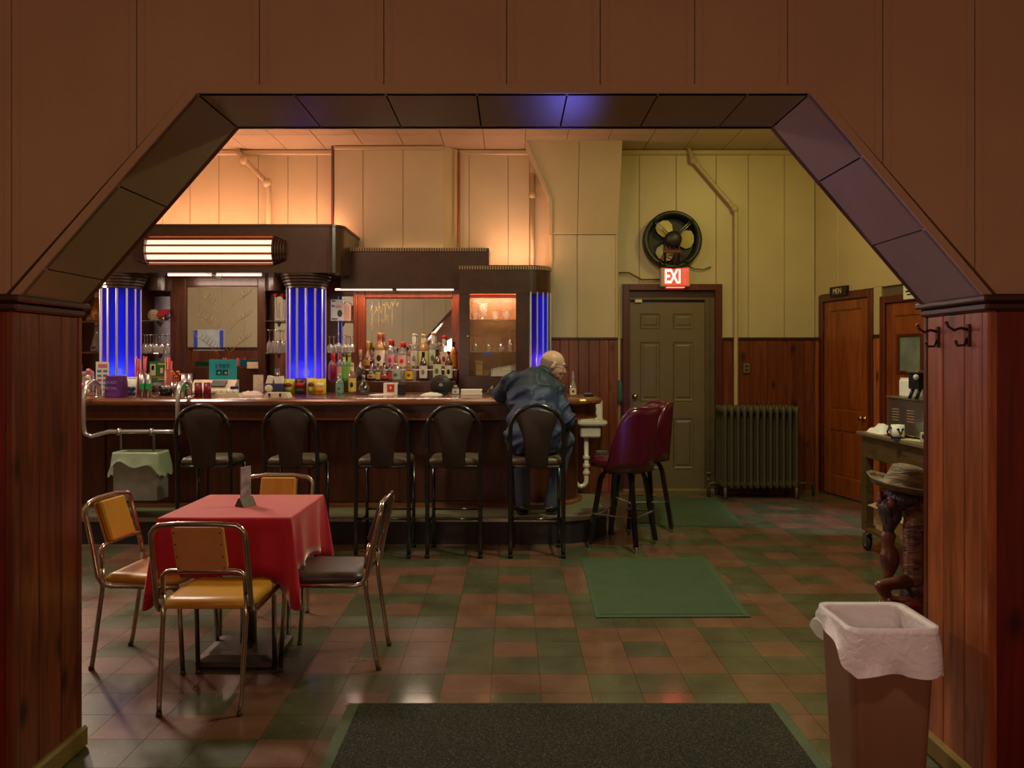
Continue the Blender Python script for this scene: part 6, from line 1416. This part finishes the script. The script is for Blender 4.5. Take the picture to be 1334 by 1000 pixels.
# niche things
dk = thing('coaster_disc', 'round cream disc with printed rings on the niche shelf by the far column', 'disc', (PX(199, 9.05), 9.05, ZS1))
MB().lathe([(0, -.004), (.062, -.004), (.062, .004), (0, .004)], (PX(199.5, 9.05), 9.06, ZS1 + .062), 24, M=Matrix.Rotation(PI / 2, 4, 'X')).build('disc', mat('cream_disc', (222, 206, 160), .5), dk)
for r_2 in (.05, .03, .01): MB().lathe([(r_2 - .003, -.0055), (r_2 + .003, -.0055)], (PX(199.5, 9.05), 9.0605, ZS1 + .062), 24, M=Matrix.Rotation(-PI / 2, 4, 'X'), cap=False).build('printed_ring', cm((60, 44, 40)), dk)
rf = thing('red_ornament', 'red wing-shaped ornament beside the cream disc', 'ornament', (PX(212, 9.02), 9.02, ZS1))
MB().prism([(PX(204, 9.02), ZS1 + .05), (PX(208, 9.02), ZS1 + .12), (PX(222, 9.02), ZS1 + .125), (PX(219, 9.02), ZS1 + .06), (PX(211, 9.02), ZS1 + .045)], 'Y', 9.01, 9.03).build('wing', cm((150, 20, 40)), rf); MB().lathe([(0, 0), (.03, 0), (.035, .03), (.01, .05), (0, .05)], (PX(213, 9.02), 9.02, ZS1), 12).build('base', BRASS, rf)
bw = tag(MB().ell((PX(219, 9.02), 8.99, ZS1 + .035), (.03, .02, .035), 10, 8).build('dark_figurine', cm((30, 30, 60))), 'small dark figurine at the mirror edge of the niche shelf', 'figurine')
bp_ = cardstand('bear_card', 'white sheet with a dark bear print on the shelf beside the blue column', 431, 447.5, 417.5, 390, 8.97, PZ(417.5, 8.97), mat('pale_blue_sheet', (206, 214, 222), .5, var=.05), foot=False)
s0 = bp_.children[0]
onface(s0, 8.97, 432, 437, 393, 391, (60, 90, 150)); onface(s0, 8.97, 432, 436, 400, 397, (90, 110, 160)); onface(s0, 8.97, 432, 440, 416, 414.5, (40, 50, 70))
MB().ell((PX(442.5, 8.96), 8.965, PZ(408, 8.96)), (.028, .003, .04), 10, 8).build('printed_bear', cm((60, 46, 44)), s0); MB().ell((PX(441, 8.96), 8.965, PZ(399, 8.96)), (.04, .002, .02), 10, 8).build('printed_patch', cm((206, 150, 150)), s0)
pk = thing('arched_card', 'pale pink round-topped card behind the bear card', 'card', (PX(452, 9.0), 9.0, PZ(417.5, 9.0)))
xa, xb, za = PX(447.5, 9.0), PX(457, 9.0), PZ(417.5, 9.0); r9 = (xb - xa) / 2
MB().prism([(xa, za), (xb, za)] + arc(((xa + xb) / 2, PZ(394, 9.0) - r9), r9, 0, PI, 8), 'Y', 8.995, 9.003).build('card', cm((226, 186, 176)), pk)
MB().prism([(xa + .012, za + .012), (xb - .012, za + .012)] + arc(((xa + xb) / 2, PZ(394, 9.0) - r9), r9 - .012, 0, PI, 8), 'Y', 8.993, 8.9955).build('inner_panel', cm((214, 166, 156)), pk)
for px, lb in ((362, 'bud vase with a red rose, full in view on the niche shelf'), (371, 'bud vase with a red rose, half behind the blue column')):
    x, y = PX(px, 9.02), 9.02; t = thing('bud_vase', lb, 'vase', (x, y, ZS1), 'bud vases with red roses')
    MB().lathe([(0, 0), (.02, 0), (.024, .03), (.018, .12), (.022, .19)], (x, y, ZS1), 10, cap=False).build('vase', CLEAR, t); MB().tube([(x, y, ZS1 + .02), (x - .02, y, ZS1 + .26)], .003, 5).build('stalk', cm((40, 80, 40)), t)
    q = MB()
    for k_ in range(6): a = k_ * 1.05; q.ell((x - .02 + .014 * math.cos(a), y + .014 * math.sin(a), ZS1 + .275), (.014, .014, .02), 7, 5)
    q.build('rose', cm((176, 12, 26)), t)
# by the man's side
bt = bottle(746.5, 8.5, 518, 485, 7.35, ZT, 'long', 'clear', (206, 186, 150), (190, 120, 110), 'clear long-neck beer bottle with patterned label on the rounded bar end', mark=(70, 60, 90), neck=(150, 130, 150), cap_h=.05)
MB().lathe([(0, .02), (.026, .02), (.026, .10), (0, .10)], (PX(746.5, 7.35), 7.35, ZT), 12).build('beer', cm((110, 60, 20), .3), bt)
ph = thing('cell_phone', 'small dark flip phone lying on the rounded bar end', 'phone', (PX(767, 7.35), 7.35, ZT))
MB().obox((PX(767, 7.4), 7.4, ZT + .012), (.085, .05, .022), rz=.25, b=.006).build('body', cm((40, 44, 52), .3), ph); MB().obox((PX(766, 7.4), 7.395, ZT + .026), (.06, .04, .006), rz=.25, b=.002).build('lid', cm((120, 130, 140), .3), ph)
# ================================================================ THE SEATED MAN
SKIN = mat('skin', (196, 158, 132), .5, var=.06, vscale=14)
JACK = mat('navy_jacket', (40, 54, 84), .62, var=.04, vscale=5, bump=.25, bscale=14, dist=.02)
YOKE = mat('dark_teal_yoke', (24, 44, 58), .6, var=.03, vscale=5)
JEANS = mat('faded_jeans', (70, 80, 100), .8, var=.15, vscale=8, bump=.12, bscale=40)
SHOE = mat('dark_shoe', (30, 26, 24), .45)
HAIR = mat('grey_hair', (132, 120, 104), .8, var=.2, vscale=30, bump=.4, bscale=120)
man = thing('person', 'bald man in dark blue jacket and jeans hunched on a bar stool', 'person', (.19, 6.5, .76))
hipL, hipR = (.06, 6.52, .86), (.27, 6.52, .86)
kneeL, kneeR = (.07, 6.96, .83), (.45, 6.92, .85)
ankL, ankR = (.095, 7.0, .30), (.33, 7.0, .30)
shL, shR = (.0, 6.74, 1.335), (.345, 6.74, 1.275)
elL, elR = (-.085, 6.84, 1.235), (.445, 6.64, 1.02)
wrL, wrR = (.10, 7.10, 1.235), (.455, 6.86, .955)
headc = Vector((.342, 6.87, 1.474))
fwd = Vector((.93, .16, -.32)).normalized(); upv = Vector((.34, .02, .94)); side = fwd.cross(upv).normalized(); upv = side.cross(fwd).normalized()
HM = Matrix((( side.x, fwd.x, upv.x), (side.y, fwd.y, upv.y), (side.z, fwd.z, upv.z)))     # head frame: x right, y face, z up
def hp(x, y, z): return headc + HM @ Vector((x, y, z))
def bones(q, k):            # limbs and trunk; k adds thickness for clothing
    q.ell((.17, 6.53, .88), (.185 + k, .15 + k, .13 + k)); q.ell((.175, 6.59, 1.02), (.185 + k, .165 + k, .17 + k)); q.ell((.175, 6.67, 1.19), (.185 + k, .145 + k, .19 + k), rot=Matrix.Rotation(-.3, 3, 'X'))
    q.ell((.18, 6.72, 1.31), (.155 + k, .115 + k, .11 + k))
def hand(q, w0, d, up, s_=1., curl=.5):
    d = Vector(d).normalized(); up = Vector(up).normalized(); sd = d.cross(up).normalized(); w0 = Vector(w0)
    pc = w0 + d * .05 * s_; Rm = Matrix((sd, d, up)).transposed()
    q.ell(pc, (.043 * s_, .052 * s_, .018 * s_), rot=Rm)
    for i, (ox, ln) in enumerate(((-.033, .066), (-.011, .078), (.011, .074), (.032, .056))):
        p0 = w0 + d * .085 * s_ + sd * ox * s_; p1 = p0 + (d * math.cos(curl * .6) - up * math.sin(curl * .6)) * ln * .5 * s_; p2 = p1 + (d * math.cos(curl * 1.5) - up * math.sin(curl * 1.5)) * ln * .5 * s_
        q.cap(p0, .0098 * s_, p1, .0092 * s_, 8); q.cap(p1, .0092 * s_, p2, .0078 * s_, 8)
    t0 = w0 + d * .03 * s_ - sd * .035 * s_; t1 = t0 + (d * .6 - sd * .7 - up * .2).normalized() * .035 * s_; t2 = t1 + (d * .9 - sd * .2 - up * .3).normalized() * .03 * s_
    q.cap(t0, .013 * s_, t1, .0115 * s_, 8); q.cap(t1, .0112 * s_, t2, .009 * s_, 8)
q = MB(); bones(q, 0)
for a, b, r0, r1 in ((hipL, kneeL, .085, .06), (hipR, kneeR, .085, .06), (kneeL, ankL, .058, .04), (kneeR, ankR, .058, .04), (shL, elL, .055, .042), (shR, elR, .055, .042), (elL, wrL, .042, .028), (elR, wrR, .042, .028)): q.cap(a, r0, b, r1)
q.cap((.21, 6.76, 1.34), .065, hp(0, -.03, -.05), .06)
hand(q, wrL, (.9, .35, 0), (0, 0, 1), 1., .4); hand(q, wrR, (-.15, .95, -.2), (.1, .2, 1), 1., .5)
q.ell(hp(0, -.012, .035), (.076, .098, .082), rot=HM); q.ell(hp(0, .03, -.02), (.068, .07, .085), rot=HM); q.ell(hp(0, .045, -.065), (.052, .052, .045), rot=HM)
q.ell(hp(0, .082, -.095), (.024, .022, .018), rot=HM)                                      # chin
q.cap(hp(0, .088, .018), .011, hp(0, .116, -.026), .0155, 8)                               # nose
for s_ in (-1, 1):
    q.ell(hp(s_ * .014, .106, -.03), (.010, .012, .009), rot=HM); q.ell(hp(s_ * .03, .084, .034), (.028, .014, .010), rot=HM)   # nostril, brow
    q.ell(hp(s_ * .04, .062, -.03), (.024, .026, .026), rot=HM)                           # cheek
    q.ell(hp(s_ * .077, -.012, -.008), (.010, .021, .034), rot=HM @ Matrix.Rotation(-.25, 3, 'X'))   # ear
q.ell(hp(0, .098, -.055), (.022, .010, .007), rot=HM); q.ell(hp(0, .095, -.067), (.02, .011, .008), rot=HM)   # lips
me = remesh(q, .0085, 2); me.materials.append(SKIN); body_ = link('body', me, man)
for s_ in (-1, 1):
    MB().ell(hp(s_ * .031, .083, .014), (.012, .012, .010), 10, 8).build('eye', WHITE, man); MB().ell(hp(s_ * .031, .0925, .012), (.005, .004, .005), 8, 6).build('iris', cm((40, 34, 30)), man)
MB().ell(hp(0, .105, -.061), (.018, .004, .002), 8, 5, rot=HM).build('mouth_line', cm((110, 60, 54)), man)
q = MB()        # fringe of hair round the back, crown left bald
for i in range(21):
    a = PI * (.04 + .92 * i / 20) + PI; x, y = .077 * math.cos(a), -.012 + .098 * math.sin(a) * 1.0
    for z, f in ((.018, 1.0), (-.004, .975), (-.026, .93), (-.046, .86)): q.ell(hp(x * f, y * f, z), (.009, .009, .014))
me = remesh(q, .006, 3); me.materials.append(HAIR); link('hair', me, man)
q = MB()
for s_ in (-1, 1):
    c_ = hp(s_ * .034, .108, .012); q.tube([c_ + HM @ Vector((.024 * math.cos(t), 0, .017 * math.sin(t))) for t in [i * PI / 7 for i in range(14)]], .0018, 5, closed=True)
    q.tube([hp(s_ * .058, .106, .016), hp(s_ * .077, .05, .016), hp(s_ * .083, -.01, .012)], .0018, 5)
q.tube([hp(-.01, .111, .014), hp(.01, .111, .014)], .0018, 5); q.build('glasses', BLACKM, man)
# jacket
q = MB(); bones(q, .03)
q.ell((.175, 6.54, .93), (.235, .19, .15))
for a, b, r0, r1 in ((shL, elL, .082, .068), (shR, elR, .086, .07), (elL, wrL, .066, .05), (elR, wrR, .066, .048)): q.cap(a, r0, b, r1)
q.cap(shL, .085, (.2, 6.77, 1.37), .085); q.cap(shR, .088, (.23, 6.78, 1.36), .085)
q.cap((.2, 6.73, 1.37), .08, (.27, 6.82, 1.395), .066)
me = remesh(q, .011, 3)
for v in me.vertices:
    n_ = mnoise.noise(v.co * 7); n2 = mnoise.noise(Vector((v.co.x * 4, v.co.y * 3, v.co.z * 13)))
    n3 = (1 - abs(mnoise.noise(Vector((v.co.x * 3.5 + v.co.z * 3.5, v.co.y * 2, (v.co.z - v.co.x) * 7))))) ** 4
    v.co += v.normal * (.010 * n_ + .008 * n2 + .034 * (n3 - .4))
    if v.co.z < .795: v.co.z = .795 + (v.co.z - .795) * .15
me.materials.append(JACK); me.materials.append(YOKE)
for p in me.polygons:
    c_ = p.center
    if c_.z > 1.285 - .06 * (c_.x - .17) + .03 * math.sin(c_.x * 9) and c_.y < 6.95: p.material_index = 1
jk = link('jacket', me, man)
nb = Vector((.262, 6.81, 1.392)); nx_ = (headc - nb).normalized(); ny_ = (Vector((-.5, -.75, .45)) - nx_ * nx_.dot(Vector((-.5, -.75, .45)))).normalized(); nz_ = nx_.cross(ny_)
q = MB(); ring = []                     # turned-up collar
for k_ in range(2):
    pts = []
    for i in range(15):
        a = -2.3 + 4.6 * i / 14; r = .086 - .008 * k_
        pts.append(nb + nx_ * (.045 * k_ - .012) + (ny_ * math.cos(a) + nz_ * math.sin(a)) * r)
    ring.append(pts)
q.loft(ring, closed=False, caps=False, smooth=True); o = q.build('collar', YOKE, man); md = o.modifiers.new('s', 'SOLIDIFY'); md.thickness = .012
# jeans and shoes
q = MB(); q.ell((.17, 6.53, .87), (.20, .165, .115))
for a, b, r0, r1 in ((hipL, kneeL, .10, .076), (hipR, kneeR, .10, .08), (kneeL, (ankL[0], ankL[1], ankL[2] - .0), .074, .062), (kneeR, (ankR[0], ankR[1], ankR[2] - .0), .076, .062)): q.cap(a, r0, b, r1)
me = remesh(q, .012, 3)
for v in me.vertices: v.co += v.normal * .006 * mnoise.noise(Vector((v.co.x * 9, v.co.y * 9, v.co.z * 16)))
me.materials.append(JEANS); link('jeans', me, man)
for (ax, ay, az), tox in ((ankL, -.02), (ankR, .03)):
    q = MB(); q.ell((ax, ay - .015, .262), (.042, .06, .042)); q.ell((ax + tox * .5, ay + .06, .255), (.046, .075, .036)); q.ell((ax + tox, ay + .13, .25), (.044, .065, .03))
    me = remesh(q, .009, 3)
    for v in me.vertices: v.co.z = max(v.co.z, .226)
    me.materials.append(SHOE); sh = link('shoe', me, man)
    MB().loft([[(ax + x + tox * (y + .06) / .25, ay + y, z) for x, y in ((-.04, -.07), (.04, -.07), (.05, .02), (.048, .13), (.03, .19), (-.03, .19), (-.048, .13), (-.05, .02))] for z in (.2215, .236)]).build('sole', RUBBER, sh)

# ================================================================ CARVED WOODEN FIGURE BY THE JAMB
sv = thing('carved_figure', 'carved wooden old man in a wide hat, dark beard, between trash can and cart', 'statue', (1.95, 4.0, 0))
def carved(name, c1, c2, bs, strength=.6, dirn=(3, 3, 26)):
    m, nt, out = newmat(name); b = nd(nt, 'BsdfPrincipled', Roughness=.36); nt.links.new(b.outputs[0], out.inputs[0]); b.inputs['Coat Weight'].default_value = .25
    tc = nd(nt, 'TexCoord').outputs['Object']; mp = nd(nt, 'Mapping'); mp.inputs['Scale'].default_value = dirn; nt.links.new(tc, mp.inputs[0])
    n = nd(nt, 'TexNoise', Scale=bs, Detail=3., Distortion=1.); nt.links.new(mp.outputs[0], n.inputs[0])
    nt.links.new(ramp(nt, n.outputs[0], [(.35, lin(c1)), (.65, lin(c2))]), b.inputs['Base Color'])
    bp = nd(nt, 'Bump', Strength=strength, Distance=.012); nt.links.new(n.outputs[0], bp.inputs['Height']); nt.links.new(bp.outputs[0], b.inputs['Normal']); return m
CW = carved('carved_red_wood', (82, 44, 38), (136, 78, 66), 1.2, .25, (4, 4, 12)); CSL = carved('carved_sleeve', (74, 48, 42), (146, 104, 84), 2.0, 1.0, (5, 5, 24)); CHAT = carved('carved_hat', (84, 66, 50), (138, 114, 86), 1.6, .9, (7, 7, 34))
CHAT.node_tree.nodes['Principled BSDF'].inputs['Roughness'].default_value = .65; CHAT.node_tree.nodes['Principled BSDF'].inputs['Coat Weight'].default_value = 0; CBD = carved('carved_beard', (30, 26, 36), (82, 70, 88), 2.2, 1.0, (22, 22, 4))
SY = 4.0
def sp(px, py, dy=0): return P(px, py, SY + dy)
q = MB()
q.cap(sp(1183, 654), .05, sp(1196, 676), .062)                                   # neck
q.ell(sp(1165, 652, -.01), (.048, .065, .062)); q.ell(sp(1153, 660, -.01), (.03, .035, .04))       # head
q.ell(sp(1161, 654, -.082), (.018, .014, .024))                                  # ear
q.cap(sp(1149, 645), .014, sp(1145.5, 657), .018, 8)                              # nose
q.cap(sp(1189, 755, -.10), .036, sp(1146, 763, -.16), .026); q.cap(sp(1146, 763, -.16), .026, sp(1157, 778, -.16), .024)      # forearm and wrist
hand(q, sp(1155, 774, -.16), (.55, .1, -.8), (-.6, -.5, -.3), .9, .6)
q.ell(sp(1159, 727, -.02), (.046, .045, .075)); q.cap(sp(1159, 738, -.02), .035, sp(1155, 756, -.03), .018); q.cap(sp(1156, 712, -.02), .026, sp(1157, 698, -.02), .036)  # gourd under the beard
q.cap(sp(1212, 690), .11, sp(1216, 770), .12)                                    # trunk
me = remesh(q, .008, 2); me.materials.append(CW); link('figure', me, sv)
q = MB(); q.cap(sp(1189, 682, -.09), .044, sp(1189, 752, -.10), .046); q.ell(sp(1195, 676, -.05), (.06, .07, .05)); q.cap(sp(1204, 690, -.0), .055, sp(1206, 750, 0), .05)
me = remesh(q, .009, 2); me.materials.append(CSL); link('sleeve', me, sv)
q = MB(); q.cap(sp(1206, 765, .0), .06, sp(1205, 850, .0), .07); q.cap(sp(1225, 765, .05), .06, sp(1228, 850, .03), .07); me = remesh(q, .01, 2); me.materials.append(CSL); link('trousers', me, sv)
q = MB(); q.ell(sp(1172, 648, -.02), (.078, .085, .048)); q.ell(sp(1156, 662, -.035), (.042, .05, .05)); q.ell(sp(1160, 674, -.03), (.044, .05, .05)); q.ell(sp(1160, 668, -.015), (.05, .06, .062)); q.cap(sp(1162, 672, -.02), .046, sp(1156, 694, -.02), .022); q.ell(sp(1190, 650, .03), (.06, .06, .05)); q.cap(sp(1147, 666), .014, sp(1150, 676), .012)
me = remesh(q, .007, 2); me.materials.append(CBD); link('beard', me, sv)
q = MB(); q.ell(sp(1161.5, 655, -.105), (.017, .012, .024)); q.ell(sp(1163, 656, -.112), (.008, .008, .012)); me = remesh(q, .004, 1); me.materials.append(CW); link('ear', me, sv)
q = MB(); q.cap(sp(1147, 643, -.02), .014, sp(1146, 652, -.02), .017, 8); q.cap(sp(1146.5, 660, -.02), .012, sp(1147, 668, -.02), .014, 8); me = remesh(q, .005, 1); me.materials.append(CW); link('face', me, sv)
HMt = Matrix.Translation(sp(1180, 634)) @ Matrix.Rotation(.20, 4, 'Y') @ Matrix.Rotation(.12, 4, 'X')
pr = [(.0, .108), (.05, .106), (.084, .092), (.098, .04), (.108, .012), (.14, .0), (.17, .004), (.19, .02), (.186, .024), (.166, -.008), (.13, -.016), (.07, -.014), (0, -.012)]
q = MB(lambda x, y, z: HMt @ Vector((x, y * .85, z + .006 * math.sin(3 * math.atan2(y, x)) * min(1, math.hypot(x, y) / .15) ** 2))); q.lathe(pr, n=30); q.build('hat', CHAT, sv)
MB().box(*sum(zip(tuple(sp(1165, 806, -.22)), tuple(sp(1185, 775, -.08))), ()), .01).build('carved_block', mat('carved_red_block', (128, 44, 32), .45), sv)
q = MB(); q.ell(sp(1181, 776, -.05), (.028, .05, .055)); q.build('dark_shoe', CBD, sv)
for i in range(4): MB().cap(sp(1146 + i * 4, 784 - i * .8, -.2), .010, sp(1151 + i * 4, 792, -.23), .012, 8).build('toe', CW, sv)
q = MB(); q.lathe([(0, 0), (.24, 0), (.25, .03), (.235, .27), (.2, .295), (0, .30)], (1.97, 4.02, 0), 20); q.build('stump_base', CSL, sv)
